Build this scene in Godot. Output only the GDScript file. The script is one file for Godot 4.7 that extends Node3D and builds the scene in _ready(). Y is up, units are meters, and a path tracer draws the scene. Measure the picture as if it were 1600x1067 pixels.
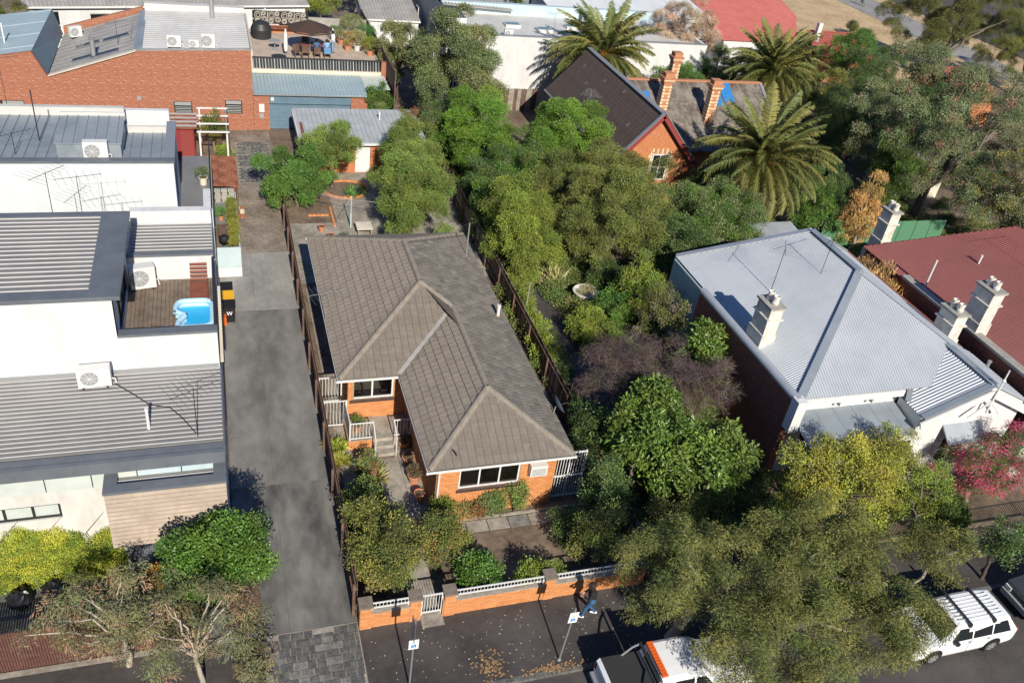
extends Node3D
# An aerial view over a brick house on a narrow lot, neighbours on both sides. x runs along the street, -z away from it.

var rng := RandomNumberGenerator.new()
var taken := {}
var M := {}          # materials
var LEAF := {}       # leaf clump meshes
var UP := Vector3.UP

# ---------------------------------------------------------------- mesh collector
class MB:
	var v := PackedVector3Array()
	var n := PackedVector3Array()
	var c := PackedColorArray()
	var col := Color.WHITE
	func tri(a: Vector3, b: Vector3, d: Vector3) -> void:
		var m := (b - a).cross(d - a).normalized()
		v.append(a); v.append(d); v.append(b)
		for k in 3:
			n.append(m); c.append(col)
	func quad(a: Vector3, b: Vector3, d: Vector3, e: Vector3) -> void:
		tri(a, b, d); tri(a, d, e)
	func poly(p: Array) -> void:
		for k in range(1, p.size() - 1):
			tri(p[0], p[k], p[k + 1])
	func box(o: Vector3, s: Vector3, b := Basis()) -> void:
		var x := b.x * s.x * 0.5
		var y := b.y * s.y * 0.5
		var z := b.z * s.z * 0.5
		quad(o - x - y + z, o + x - y + z, o + x + y + z, o - x + y + z)
		quad(o + x - y - z, o - x - y - z, o - x + y - z, o + x + y - z)
		quad(o - x + y + z, o + x + y + z, o + x + y - z, o - x + y - z)
		quad(o - x - y - z, o + x - y - z, o + x - y + z, o - x - y + z)
		quad(o + x - y + z, o + x - y - z, o + x + y - z, o + x + y + z)
		quad(o - x - y - z, o - x - y + z, o - x + y + z, o - x + y - z)
	func span(a: Vector3, b: Vector3) -> void:      # box between two corners
		box((a + b) * 0.5, (b - a).abs())
	func strip(a: Vector3, an: Vector3, b: Vector3, bn: Vector3, d: Vector3, dn: Vector3, e: Vector3, en: Vector3) -> void:
		for t in [[a, an], [d, dn], [b, bn], [a, an], [e, en], [d, dn]]:
			v.append(t[0]); n.append(t[1]); c.append(col)
	func tube(p: Array, r: Array, sides := 7, capped := true) -> void:
		var rings := []
		for k in p.size():
			var d: Vector3 = (p[mini(k + 1, p.size() - 1)] - p[maxi(k - 1, 0)]).normalized()
			var u := d.cross(Vector3(0.31, 0.2, 0.93)).normalized()
			if absf(d.dot(Vector3(0.31, 0.2, 0.93))) > 0.97:
				u = d.cross(Vector3.RIGHT).normalized()
			var w := d.cross(u)
			var ring := []
			for s in sides:
				var a := TAU * s / sides
				ring.append(u * cos(a) + w * sin(a))
			rings.append(ring)
		for k in p.size() - 1:
			for s in sides:
				var t := (s + 1) % sides
				strip(p[k] + rings[k][s] * r[k], rings[k][s], p[k] + rings[k][t] * r[k], rings[k][t], p[k + 1] + rings[k + 1][t] * r[k + 1], rings[k + 1][t], p[k + 1] + rings[k + 1][s] * r[k + 1], rings[k + 1][s])
		if capped:
			var e := p.size() - 1
			for s in range(1, sides - 1):
				tri(p[e] + rings[e][0] * r[e], p[e] + rings[e][s] * r[e], p[e] + rings[e][s + 1] * r[e])
				tri(p[0] + rings[0][0] * r[0], p[0] + rings[0][s + 1] * r[0], p[0] + rings[0][s] * r[0])
	func lathe(o: Vector3, prof: Array, sides := 16) -> void:   # prof: Vector2(radius, height) from the bottom up
		for k in prof.size() - 1:
			var a: Vector2 = prof[k]
			var b: Vector2 = prof[k + 1]
			var d := (b - a).normalized()
			for s in sides:
				var t0 := TAU * s / sides
				var t1 := TAU * (s + 1) / sides
				var r0 := Vector3(cos(t0), 0, sin(t0))
				var r1 := Vector3(cos(t1), 0, sin(t1))
				var n0 := (r0 * d.y - Vector3.UP * d.x).normalized()
				var n1 := (r1 * d.y - Vector3.UP * d.x).normalized()
				strip(o + r1 * a.x + Vector3.UP * a.y, n1, o + r0 * a.x + Vector3.UP * a.y, n0, o + r0 * b.x + Vector3.UP * b.y, n0, o + r1 * b.x + Vector3.UP * b.y, n1)
	func mesh(material = null) -> ArrayMesh:
		var m := ArrayMesh.new()
		var a := []
		a.resize(Mesh.ARRAY_MAX)
		a[Mesh.ARRAY_VERTEX] = v; a[Mesh.ARRAY_NORMAL] = n; a[Mesh.ARRAY_COLOR] = c
		m.add_surface_from_arrays(Mesh.PRIMITIVE_TRIANGLES, a)
		if material:
			m.surface_set_material(0, material)
		return m

# ---------------------------------------------------------------- naming and tagging
func numbered(called: String) -> String:
	var k: int = taken.get(called, 0)
	taken[called] = k + 1
	return called if k == 0 else "%s_%03d" % [called, k]
func tag(o: Node, label: String, category: String, group := "") -> void:
	o.set_meta("label", label); o.set_meta("category", category)
	if group:
		o.set_meta("group", group)
func thing(called: String, label: String, category: String, at := Vector3.ZERO, group := "", turn := 0.0) -> Node3D:
	var o := Node3D.new()
	o.name = numbered(called); add_child(o)
	o.position = at; o.rotation.y = turn
	tag(o, label, category, group)
	return o
func put(parent: Node, called: String, mesh: Mesh, material: Material, at := Vector3.ZERO) -> MeshInstance3D:
	var o := MeshInstance3D.new()
	o.name = numbered(called) if parent == self else called
	o.mesh = mesh; o.material_override = material; o.position = at
	parent.add_child(o, true)
	return o
func mput(parent: Node, called: String, b: MB, material: Material, at := Vector3.ZERO) -> MeshInstance3D:
	return put(parent, called, b.mesh(), material, at)
func boxpart(parent: Node, called: String, a: Vector3, b: Vector3, material: Material) -> MeshInstance3D:
	var m := MB.new(); m.span(a, b)
	return mput(parent, called, m, material)
func structure(called: String, b: MB, material: Material) -> MeshInstance3D:
	var o := mput(self, called, b, material); o.set_meta("kind", "structure")
	return o
func V(x: float, y: float, z: float) -> Vector3: return Vector3(x, y, z)

# ---------------------------------------------------------------- materials
func lin(r: float, g: float, b: float) -> Color: return Color(r, g, b).linear_to_srgb()
func tone(layers: Array, lo: Color, hi: Color, size := 512, speck := 0.0, sharp := 1.0) -> ImageTexture:
	# layers: [frequency, weight, seed]; seamless noise mixed to 0..1, then ramped between two linear colours
	var sum := PackedFloat32Array(); sum.resize(size * size)
	var total := 0.0
	for l in layers:
		var f := FastNoiseLite.new()
		f.seed = l[2]; f.frequency = l[0]; f.fractal_octaves = 3
		f.noise_type = FastNoiseLite.TYPE_SIMPLEX_SMOOTH
		var im := f.get_seamless_image(size, size)
		im.convert(Image.FORMAT_L8)
		var d := im.get_data()
		var w: float = l[1]
		total += w
		for k in size * size:
			sum[k] += d[k] * w / 255.0
	var out := PackedByteArray(); out.resize(size * size * 3)
	var r := RandomNumberGenerator.new(); r.seed = layers[0][2] * 7 + 3
	var ramp := []
	for k in 257:
		ramp.append(lo.lerp(hi, k / 256.0).linear_to_srgb())
	for k in size * size:
		var t := clampf((sum[k] / total - 0.5) * sharp + 0.5 + (r.randf() - 0.5) * speck, 0.0, 1.0)
		var q: Color = ramp[int(t * 256)]
		out[k * 3] = q.r8; out[k * 3 + 1] = q.g8; out[k * 3 + 2] = q.b8
	var im2 := Image.create_from_data(size, size, false, Image.FORMAT_RGB8, out)
	im2.generate_mipmaps()
	return ImageTexture.create_from_image(im2)
func plain(called: String, c: Color, rough := 0.8, metal := 0.0) -> StandardMaterial3D:
	var m := StandardMaterial3D.new()
	m.resource_name = called; m.albedo_color = c; m.roughness = rough; m.metallic = metal
	M[called] = m
	return m
func worn(called: String, tex: Texture2D, metres: float, rough := 0.85, metal := 0.0) -> StandardMaterial3D:
	var m := plain(called, Color.WHITE, rough, metal)
	m.albedo_texture = tex
	m.uv1_triplanar = true; m.uv1_world_triplanar = true
	m.uv1_scale = Vector3.ONE / metres
	return m
func painted(called: String, lo: Color, hi: Color, metres := 3.0, rough := 0.6, speck := 0.15, metal := 0.0, sharp := 1.4) -> StandardMaterial3D:
	return worn(called, tone([[0.006, 1.0, called.hash() % 997], [0.03, 0.7, called.hash() % 883 + 5]], lo, hi, 256, speck, sharp), metres, rough, metal)
func brick_tex(face_lo: Color, face_hi: Color, mortar: Color, pale: float, sd: int) -> ImageTexture:
	# running bond seen from afar: 8 bricks by 24 courses, 1.92 m by 2.064 m
	var W := 384
	var Hh := 384
	var im := Image.create(W, Hh, false, Image.FORMAT_RGB8)
	var r := RandomNumberGenerator.new(); r.seed = sd
	im.fill(mortar.linear_to_srgb())
	for row in 24:
		for k in 9:
			var q := face_lo.lerp(face_hi, r.randf())
			if r.randf() < pale:
				q = q.lerp(mortar, 0.75)
			if k == 8:
				q = im.get_pixel(1, row * 16 + 4).srgb_to_linear() if row % 2 == 1 else q
			var x0 := k * 48 - (24 if row % 2 == 1 else 0)
			for y in range(row * 16, row * 16 + 14):
				for x in range(maxi(x0, 0), mini(x0 + 45, W)):
					var e := r.randf_range(0.9, 1.1)
					im.set_pixel(x, y, Color(q.r * e, q.g * e, q.b * e).linear_to_srgb())
	im.generate_mipmaps()
	return ImageTexture.create_from_image(im)

func make_materials() -> void:
	worn("earth", tone([[0.008, 1.0, 11], [0.05, 0.8, 12]], Color(0.085, 0.06, 0.042), Color(0.24, 0.18, 0.13), 512, 0.35, 1.6), 9.0, 0.95)
	worn("asphalt", tone([[0.005, 1.0, 21], [0.04, 0.5, 22]], Color(0.04, 0.035, 0.033), Color(0.085, 0.076, 0.072), 512, 0.3, 1.5), 7.0, 0.9)
	worn("road", tone([[0.005, 1.0, 23], [0.06, 0.5, 24]], Color(0.05, 0.044, 0.042), Color(0.095, 0.085, 0.08), 512, 0.35, 1.3), 6.0, 0.9)
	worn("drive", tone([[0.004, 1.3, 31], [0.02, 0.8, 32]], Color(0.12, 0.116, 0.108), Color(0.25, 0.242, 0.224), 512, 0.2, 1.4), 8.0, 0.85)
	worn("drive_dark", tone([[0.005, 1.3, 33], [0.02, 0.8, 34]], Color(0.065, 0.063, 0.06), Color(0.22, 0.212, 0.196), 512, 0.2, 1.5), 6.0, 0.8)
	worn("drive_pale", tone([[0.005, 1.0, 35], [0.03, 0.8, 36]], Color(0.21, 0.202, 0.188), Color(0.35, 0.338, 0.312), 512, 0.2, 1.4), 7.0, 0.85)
	worn("lane_dirt", tone([[0.006, 1.0, 37], [0.04, 0.8, 38]], Color(0.14, 0.11, 0.085), Color(0.33, 0.275, 0.225), 512, 0.3, 1.6), 6.0, 0.95)
	worn("concrete", tone([[0.006, 1.0, 41], [0.03, 0.8, 42]], Color(0.2, 0.175, 0.145), Color(0.4, 0.365, 0.31), 512, 0.2, 1.6), 4.0, 0.9)
	worn("bluestone", tone([[0.02, 1.0, 43], [0.08, 0.8, 44]], Color(0.05, 0.05, 0.05), Color(0.17, 0.165, 0.155), 256, 0.3, 1.6), 2.0, 0.85)
	worn("bluestone_pale", tone([[0.02, 1.0, 45], [0.08, 0.8, 46]], Color(0.1, 0.095, 0.09), Color(0.27, 0.26, 0.24), 256, 0.3, 1.6), 2.0, 0.85)
	worn("dry_grass", tone([[0.006, 1.0, 47], [0.04, 1.0, 48]], Color(0.36, 0.245, 0.125), Color(0.6, 0.45, 0.26), 512, 0.35, 1.5), 14.0, 0.95)
	worn("leaf_litter", tone([[0.03, 1.0, 49], [0.1, 0.8, 50]], Color(0.14, 0.07, 0.03), Color(0.5, 0.3, 0.14), 256, 0.7, 1.8), 1.6, 0.95)
	worn("mulch", tone([[0.02, 1.0, 51], [0.1, 0.8, 52]], Color(0.05, 0.033, 0.025), Color(0.19, 0.13, 0.09), 256, 0.5, 1.6), 2.0, 0.95)
	worn("paver_red", tone([[0.02, 1.0, 53], [0.08, 0.8, 54]], Color(0.2, 0.07, 0.035), Color(0.4, 0.17, 0.09), 256, 0.3, 1.4), 1.5, 0.9)
	# walls
	var hb := worn("warehouse_brick", brick_tex(Color(0.25, 0.075, 0.04), Color(0.4, 0.135, 0.072), Color(0.42, 0.29, 0.21), 0.05, 61), 1.92, 0.9)
	hb.uv1_scale = Vector3(1 / 1.92, 1 / 2.064, 1 / 1.92) * 1.9
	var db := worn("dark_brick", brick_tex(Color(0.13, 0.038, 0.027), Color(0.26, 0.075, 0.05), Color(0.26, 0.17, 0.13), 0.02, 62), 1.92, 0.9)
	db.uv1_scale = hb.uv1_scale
	var gb := worn("gable_brick", brick_tex(Color(0.42, 0.13, 0.045), Color(0.56, 0.2, 0.075), Color(0.45, 0.28, 0.18), 0.02, 63), 1.92, 0.9)
	gb.uv1_scale = hb.uv1_scale
	painted("mortar", Color(0.36, 0.2, 0.1), Color(0.46, 0.28, 0.16), 1.5, 0.95)
	for k in 4:
		var q: Color = [Color(0.57, 0.235, 0.085), Color(0.6, 0.255, 0.097), Color(0.54, 0.22, 0.08), Color(0.63, 0.275, 0.11)][k]
		painted("brick_%d" % k, q * 0.9, q * 1.08, 0.7, 0.9, 0.3)
	painted("dark_sill", Color(0.05, 0.032, 0.028), Color(0.11, 0.075, 0.065), 0.8, 0.7)
	painted("render_white", Color(0.56, 0.565, 0.565), Color(0.69, 0.693, 0.693), 5.0, 0.8, 0.08)
	painted("render_cool", Color(0.56, 0.59, 0.61), Color(0.64, 0.665, 0.69), 6.0, 0.8, 0.06)
	painted("brick_white", Color(0.52, 0.5, 0.47), Color(0.68, 0.66, 0.62), 2.0, 0.85, 0.25)
	painted("white_paint", Color(0.62, 0.62, 0.61), Color(0.74, 0.74, 0.73), 1.0, 0.45, 0.05)
	painted("cream", Color(0.55, 0.5, 0.4), Color(0.72, 0.67, 0.56), 2.0, 0.8, 0.2)
	painted("stucco_old", Color(0.5, 0.47, 0.4), Color(0.74, 0.72, 0.66), 1.2, 0.85, 0.25)
	painted("cement", Color(0.26, 0.25, 0.22), Color(0.42, 0.4, 0.36), 1.5, 0.9, 0.2)
	# roofs
	for k in 4:
		var q2: Color = [Color(0.222, 0.19, 0.156), Color(0.228, 0.195, 0.16), Color(0.217, 0.186, 0.153), Color(0.234, 0.2, 0.164)][k]
		painted("tile_%d" % k, q2 * 0.78, q2 * 1.15, 0.9, 0.9, 0.4)
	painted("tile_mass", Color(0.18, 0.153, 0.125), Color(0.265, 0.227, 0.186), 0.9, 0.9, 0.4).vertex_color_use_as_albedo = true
	painted("ridge_cap", Color(0.19, 0.162, 0.132), Color(0.3, 0.26, 0.21), 0.8, 0.9, 0.3)
	painted("zinc", Color(0.34, 0.37, 0.41), Color(0.45, 0.48, 0.52), 5.0, 0.42, 0.06, 0.15)
	painted("zinc_bright", Color(0.4, 0.43, 0.47), Color(0.5, 0.53, 0.57), 5.0, 0.4, 0.06, 0.15)
	painted("roof_grey", Color(0.18, 0.175, 0.17), Color(0.23, 0.225, 0.217), 4.0, 0.5, 0.08)
	painted("rib_pale", Color(0.42, 0.41, 0.4), Color(0.5, 0.49, 0.48), 3.0, 0.5, 0.08)
	painted("flashing", Color(0.11, 0.125, 0.145), Color(0.155, 0.17, 0.19), 3.0, 0.5, 0.06)
	painted("seam_roof", Color(0.2, 0.235, 0.27), Color(0.28, 0.315, 0.35), 4.0, 0.45, 0.08)
	painted("blue_roof", Color(0.3, 0.4, 0.44), Color(0.38, 0.47, 0.5), 4.0, 0.5, 0.1)
	painted("blue_door", Color(0.1, 0.17, 0.23), Color(0.14, 0.22, 0.285), 3.0, 0.5, 0.06)
	painted("pale_roof", Color(0.5, 0.49, 0.46), Color(0.64, 0.63, 0.6), 5.0, 0.6, 0.12)
	painted("old_iron", Color(0.26, 0.25, 0.235), Color(0.42, 0.4, 0.37), 2.5, 0.6, 0.2)
	painted("shed_roof", Color(0.33, 0.36, 0.38), Color(0.48, 0.5, 0.5), 2.5, 0.55, 0.15)
	painted("maroon_roof", Color(0.17, 0.038, 0.036), Color(0.23, 0.058, 0.052), 4.0, 0.55, 0.1)
	painted("red_roof", Color(0.52, 0.13, 0.1), Color(0.64, 0.19, 0.15), 5.0, 0.7, 0.1)
	painted("red_tile", Color(0.22, 0.05, 0.04), Color(0.36, 0.09, 0.07), 1.0, 0.8, 0.4)
	painted("slate", Color(0.07, 0.048, 0.04), Color(0.105, 0.076, 0.064), 1.2, 0.85, 0.25)
	painted("slate_pale", Color(0.11, 0.1, 0.1), Color(0.17, 0.155, 0.15), 1.0, 0.8, 0.25)
	worn("slate_lichen", tone([[0.012, 1.0, 71], [0.05, 0.8, 72]], Color(0.07, 0.05, 0.042), Color(0.25, 0.225, 0.19), 256, 0.35, 2.2), 4.0, 0.9)
	painted("tarpaulin", Color(0.02, 0.15, 0.42), Color(0.05, 0.24, 0.55), 1.0, 0.4, 0.1)
	painted("rust", Color(0.17, 0.05, 0.025), Color(0.4, 0.16, 0.08), 1.2, 0.9, 0.35, 0.0, 2.0)
	painted("chimney_cream", Color(0.62, 0.46, 0.27), Color(0.76, 0.6, 0.4), 0.7, 0.9, 0.3)
	painted("chimney_red", Color(0.4, 0.17, 0.09), Color(0.52, 0.25, 0.14), 0.6, 0.9, 0.3)
	painted("terracotta", Color(0.42, 0.17, 0.09), Color(0.58, 0.27, 0.16), 0.5, 0.85, 0.2)
	painted("pot_dark", Color(0.04, 0.035, 0.03), Color(0.09, 0.08, 0.07), 0.5, 0.8, 0.2)
	# timber, metal, plastic
	painted("fence_brown", Color(0.085, 0.05, 0.035), Color(0.17, 0.105, 0.075), 1.2, 0.9, 0.3)
	painted("fence_red", Color(0.085, 0.035, 0.028), Color(0.15, 0.068, 0.052), 1.2, 0.8, 0.25)
	painted("deck_timber", Color(0.13, 0.095, 0.07), Color(0.24, 0.185, 0.14), 1.2, 0.85, 0.3)
	painted("red_timber", Color(0.17, 0.05, 0.028), Color(0.27, 0.095, 0.055), 0.7, 0.6, 0.2)
	painted("grey_timber", Color(0.2, 0.18, 0.15), Color(0.36, 0.33, 0.28), 0.9, 0.9, 0.3)
	painted("tan_board", Color(0.4, 0.325, 0.26), Color(0.54, 0.445, 0.365), 2.0, 0.8, 0.2)
	painted("tan_groove", Color(0.24, 0.19, 0.15), Color(0.33, 0.265, 0.21), 2.0, 0.85, 0.2)
	painted("panel_green", Color(0.5, 0.55, 0.52), Color(0.6, 0.64, 0.6), 3.0, 0.35, 0.05)
	painted("panel_blue", Color(0.42, 0.54, 0.58), Color(0.52, 0.62, 0.66), 3.0, 0.3, 0.05)
	for k in ["render_white", "render_cool", "brick_white"]:
		M[k].uv1_scale = Vector3(1 / 2.2, 1 / 7.0, 1 / 2.2)
	for k in ["drive", "drive_dark", "drive_pale"]:
		M[k].uv1_scale = Vector3(1 / 5.0, 1 / 5.0, 1 / 11.0)
	painted("cap_brown", Color(0.15, 0.12, 0.095), Color(0.26, 0.215, 0.175), 0.6, 0.9, 0.3)
	plain("steel", lin(0.42, 0.43, 0.44), 0.4, 0.5)
	plain("pole_grey", lin(0.3, 0.31, 0.32), 0.5, 0.4)
	plain("dark_metal", lin(0.035, 0.037, 0.04), 0.5, 0.2)
	plain("black", lin(0.012, 0.012, 0.013), 0.6)
	plain("rubber", lin(0.02, 0.02, 0.02), 0.85)
	plain("appliance", lin(0.68, 0.68, 0.66), 0.45)
	plain("grille_grey", lin(0.3, 0.31, 0.32), 0.6)
	plain("car_white", lin(0.8, 0.81, 0.82), 0.25)
	plain("car_dark", lin(0.05, 0.055, 0.06), 0.25)
	plain("tonneau", lin(0.03, 0.029, 0.029), 0.8)
	plain("orange", lin(0.75, 0.13, 0.02), 0.5)
	plain("lamp_red", lin(0.55, 0.1, 0.05), 0.3)
	plain("yellow", lin(0.75, 0.4, 0.02), 0.5)
	plain("sign_white", lin(0.78, 0.8, 0.82), 0.5)
	plain("sign_blue", lin(0.02, 0.2, 0.55), 0.5)
	plain("sign_dark", lin(0.06, 0.08, 0.14), 0.5)
	plain("sign_green", lin(0.03, 0.3, 0.1), 0.5)
	plain("pool_blue", lin(0.03, 0.42, 0.75), 0.3)
	plain("pool_pale", lin(0.45, 0.7, 0.85), 0.35)
	plain("maroon", lin(0.24, 0.03, 0.035), 0.6)
	plain("barge_red", lin(0.25, 0.045, 0.04), 0.6)
	plain("green_paint", lin(0.09, 0.23, 0.13), 0.6)
	plain("umbrella_brown", lin(0.06, 0.034, 0.026), 0.9)
	plain("canvas_white", lin(0.72, 0.71, 0.68), 0.9)
	plain("denim", lin(0.035, 0.09, 0.2), 0.9)
	plain("shirt_dark", lin(0.016, 0.017, 0.02), 0.9)
	plain("shirt_blue", lin(0.12, 0.25, 0.42), 0.9)
	plain("shirt_white", lin(0.7, 0.72, 0.74), 0.9)
	plain("skin", lin(0.5, 0.27, 0.18), 0.6)
	plain("hair", lin(0.02, 0.015, 0.012), 0.7)
	plain("bark_grey", lin(0.2, 0.165, 0.135), 0.95)
	plain("bark_pale", lin(0.42, 0.36, 0.29), 0.9)
	plain("bark_dark", lin(0.09, 0.065, 0.05), 0.95)
	plain("bag_black", lin(0.014, 0.014, 0.016), 0.25)
	plain("dish_blue", lin(0.14, 0.2, 0.27), 0.4)
	var g := plain("glass", Color(0.04, 0.05, 0.06, 0.35), 0.05)
	g.transparency = BaseMaterial3D.TRANSPARENCY_ALPHA
	plain("glass_dark", lin(0.014, 0.017, 0.02), 0.06)
	var gp := plain("glass_pale", Color(0.6, 0.75, 0.8, 0.45), 0.08)
	gp.transparency = BaseMaterial3D.TRANSPARENCY_ALPHA
	plain("room_paint", lin(0.4, 0.35, 0.28), 0.9)
	for k in ["leaf", "leaf_gloss", "twig"]:
		var l := plain(k, Color.WHITE, 0.45 if k == "leaf_gloss" else 0.7)
		l.vertex_color_use_as_albedo = true
		if k != "twig":
			l.backlight_enabled = true; l.backlight = Color(0.2, 0.25, 0.09)
	plain("fruit_orange", lin(0.62, 0.24, 0.05), 0.7)
	plain("cloth_colours", Color.WHITE, 0.85).vertex_color_use_as_albedo = true

# ---------------------------------------------------------------- vegetation
func make_leaves() -> void:
	for variant in 3:
		var r := RandomNumberGenerator.new(); r.seed = 500 + variant
		for kind in ["broad", "small", "narrow", "feather", "big", "twiggy", "blossom", "grassy"]:
			var b := MB.new()
			var spec: Array = {"broad": [42, 0.3, 0.1, 0.06], "small": [56, 0.27, 0.075, 0.046], "narrow": [52, 0.3, 0.12, 0.022], "feather": [34, 0.3, 0.2, 0.02], "big": [26, 0.33, 0.18, 0.085], "twiggy": [16, 0.42, 0.42, 0.012], "blossom": [26, 0.2, 0.06, 0.055], "grassy": [22, 0.06, 0.6, 0.022]}[kind]
			for k in spec[0]:
				var d := V(r.randfn(), r.randfn(), r.randfn()).normalized()
				var o: Vector3 = d * spec[1] * pow(r.randf(), 0.45)
				o.y *= 0.75
				var a := (d * 0.7 + V(r.randfn(), r.randfn(), r.randfn()) * 0.5).normalized()
				if kind == "narrow":
					a = (a + V(0, -0.7, 0)).normalized()
				if kind == "feather" or kind == "grassy":
					a = (V(r.randfn() * 0.35, 1, r.randfn() * 0.35)).normalized()
				if kind == "grassy":
					o.y = 0.0
				var s := a.cross(V(r.randfn(), r.randfn(), r.randfn())).normalized()
				var nn := a.cross(s)
				var L: float = spec[2] * r.randf_range(0.7, 1.25)
				var W: float = spec[3] * r.randf_range(0.75, 1.2)
				var e := r.randf_range(0.8, 1.2)
				b.col = Color(e, e, e * r.randf_range(0.8, 1.15))
				if kind == "twiggy":
					b.tri(o - a * L * 0.5, o - a * L * 0.4 + s * W, o + a * L * 0.5 + nn * 0.06)
					b.tri(o, o + s * W, o + (a + s * 0.8).normalized() * L * 0.4)
				else:
					var t := o + a * L * 0.45 + nn * L * 0.07
					b.tri(o, t + s * W * 0.5 , o + a * L - nn * L * 0.1)
					b.tri(o, o + a * L - nn * L * 0.1, t - s * W * 0.5)
			LEAF["%s%d" % [kind, variant]] = b.mesh()

func crown(parent: Node3D, called: String, lobes: Array, kind: String, base: Color, dens: float, size: float, sd: int, glossy := false, spread := 0.22, alt := Color(0, 0, 0, 0)) -> void:
	# lobes: [centre, radius, squash]. Clumps of leaves stand through the outer part of every lobe.
	var r := RandomNumberGenerator.new(); r.seed = sd
	var where := []
	var tint := []
	for l in lobes:
		var c: Vector3 = l[0]
		var R: float = l[1]
		var lt := r.randf_range(1.0 - spread * 1.25, 1.0 + spread * 1.25)
		var hue := r.randf_range(-0.12, 0.12)
		var n := int(dens * 20.0 * R * R / (size * size * 0.22)) + 4
		for k in n:
			var d := V(r.randfn(), r.randfn(), r.randfn()).normalized()
			if d.y < -0.2 and r.randf() < 0.75:
				d.y = -d.y
			var q := R * (1.04 - 0.42 * pow(r.randf(), 2.2))
			var p := c + V(d.x * q, d.y * q * l[2], d.z * q)
			var up := (d + V(0, 0.5, 0) + V(r.randfn(), r.randfn(), r.randfn()) * 0.35).normalized()
			var sx := up.cross(V(r.randfn(), r.randfn(), r.randfn())).normalized()
			var s := size * r.randf_range(0.7, 1.3)
			if kind == "narrow" or kind == "feather":
				up = V(r.randfn() * 0.2, 1, r.randfn() * 0.2).normalized()
				sx = up.cross(V(r.randfn(), 0, r.randfn())).normalized()
			where.append(Transform3D(Basis(sx * s, up * s, sx.cross(up) * s), p))
			var j := lt * r.randf_range(0.7, 1.3)
			var col := Color(base.r * j * (1.0 + hue), base.g * j, base.b * j * r.randf_range(0.8, 1.2))
			if alt.a > 0.0 and r.randf() < alt.a:
				col = Color(alt.r, alt.g, alt.b) * r.randf_range(0.75, 1.2)
			tint.append(col)
	var mm := MultiMesh.new()
	mm.transform_format = MultiMesh.TRANSFORM_3D
	mm.use_colors = true
	mm.mesh = LEAF["%s%d" % [kind, sd % 3]]
	mm.instance_count = where.size()
	for k in where.size():
		mm.set_instance_transform(k, where[k])
		mm.set_instance_color(k, tint[k])
	var o := MultiMeshInstance3D.new()
	o.name = called
	o.multimesh = mm
	o.material_override = M["twig"] if kind == "twiggy" else (M["leaf_gloss"] if glossy else M["leaf"])
	o.set_meta("kind", "stuff")
	parent.add_child(o, true)

func limb(parent: Node3D, called: String, a: Vector3, b: Vector3, r0: float, r1: float, bark: String, r: RandomNumberGenerator, sag := 0.12) -> void:
	var p := []
	var q := []
	var L := a.distance_to(b)
	for k in 6:
		var t := k / 5.0
		var w := V(r.randfn(), r.randfn() * 0.5, r.randfn()) * L * 0.035 * sin(t * PI)
		p.append(a.lerp(b, t) + w + V(0, sin(t * PI) * L * sag * 0.4, 0))
		q.append(lerpf(r0, r1, t))
	var m := MB.new()
	m.tube(p, q, 6)
	mput(parent, called, m, M[bark])

const KINDS := {   # leaf shape, linear colour, clump density, clump size, bark, gloss
	"olive": ["small", Color(0.144, 0.167, 0.037), 0.85, 1.0, "bark_grey", false],
	"street": ["narrow", Color(0.153, 0.177, 0.046), 0.8, 0.9, "bark_pale", false],
	"green": ["small", Color(0.098, 0.191, 0.030), 0.9, 1.0, "bark_grey", true],
	"bright": ["small", Color(0.138, 0.249, 0.028), 0.95, 1.0, "bark_grey", true],
	"lime": ["small", Color(0.204, 0.262, 0.039), 0.9, 1.0, "bark_grey", false],
	"pear": ["small", Color(0.173, 0.239, 0.048), 0.95, 0.95, "bark_grey", false],
	"grey": ["broad", Color(0.168, 0.195, 0.075), 0.95, 1.0, "bark_dark", true],
	"gum": ["narrow", Color(0.204, 0.208, 0.099), 0.13, 1.0, "bark_pale", false],
	"bottle": ["small", Color(0.182, 0.215, 0.100), 0.8, 1.15, "bark_grey", false],
	"dark": ["small", Color(0.093, 0.152, 0.041), 0.85, 1.0, "bark_dark", true],
	"magnolia": ["big", Color(0.131, 0.209, 0.036), 0.95, 1.0, "bark_grey", true],
	"yellow": ["small", Color(0.378, 0.380, 0.052), 0.75, 1.0, "bark_grey", false],
	"twiggy": ["twiggy", Color(0.130, 0.087, 0.090), 1.1, 1.0, "bark_dark", false],
	"salmon": ["small", Color(0.560, 0.400, 0.290), 0.75, 1.0, "bark_grey", false],
	"dense": ["broad", Color(0.100, 0.204, 0.027), 1.2, 0.95, "bark_grey", true],
	"oleander": ["narrow", Color(0.133, 0.197, 0.052), 0.85, 1.0, "bark_grey", false],
	"conifer": ["feather", Color(0.106, 0.166, 0.034), 1.1, 1.0, "bark_dark", false],
	"gloss": ["broad", Color(0.098, 0.196, 0.034), 1.15, 0.8, "bark_grey", true],
	"rose": ["small", Color(0.159, 0.221, 0.055), 0.6, 0.9, "bark_dark", false],
	"straw": ["feather", Color(0.672, 0.443, 0.175), 0.9, 1.2, "bark_pale", false],
}
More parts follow.
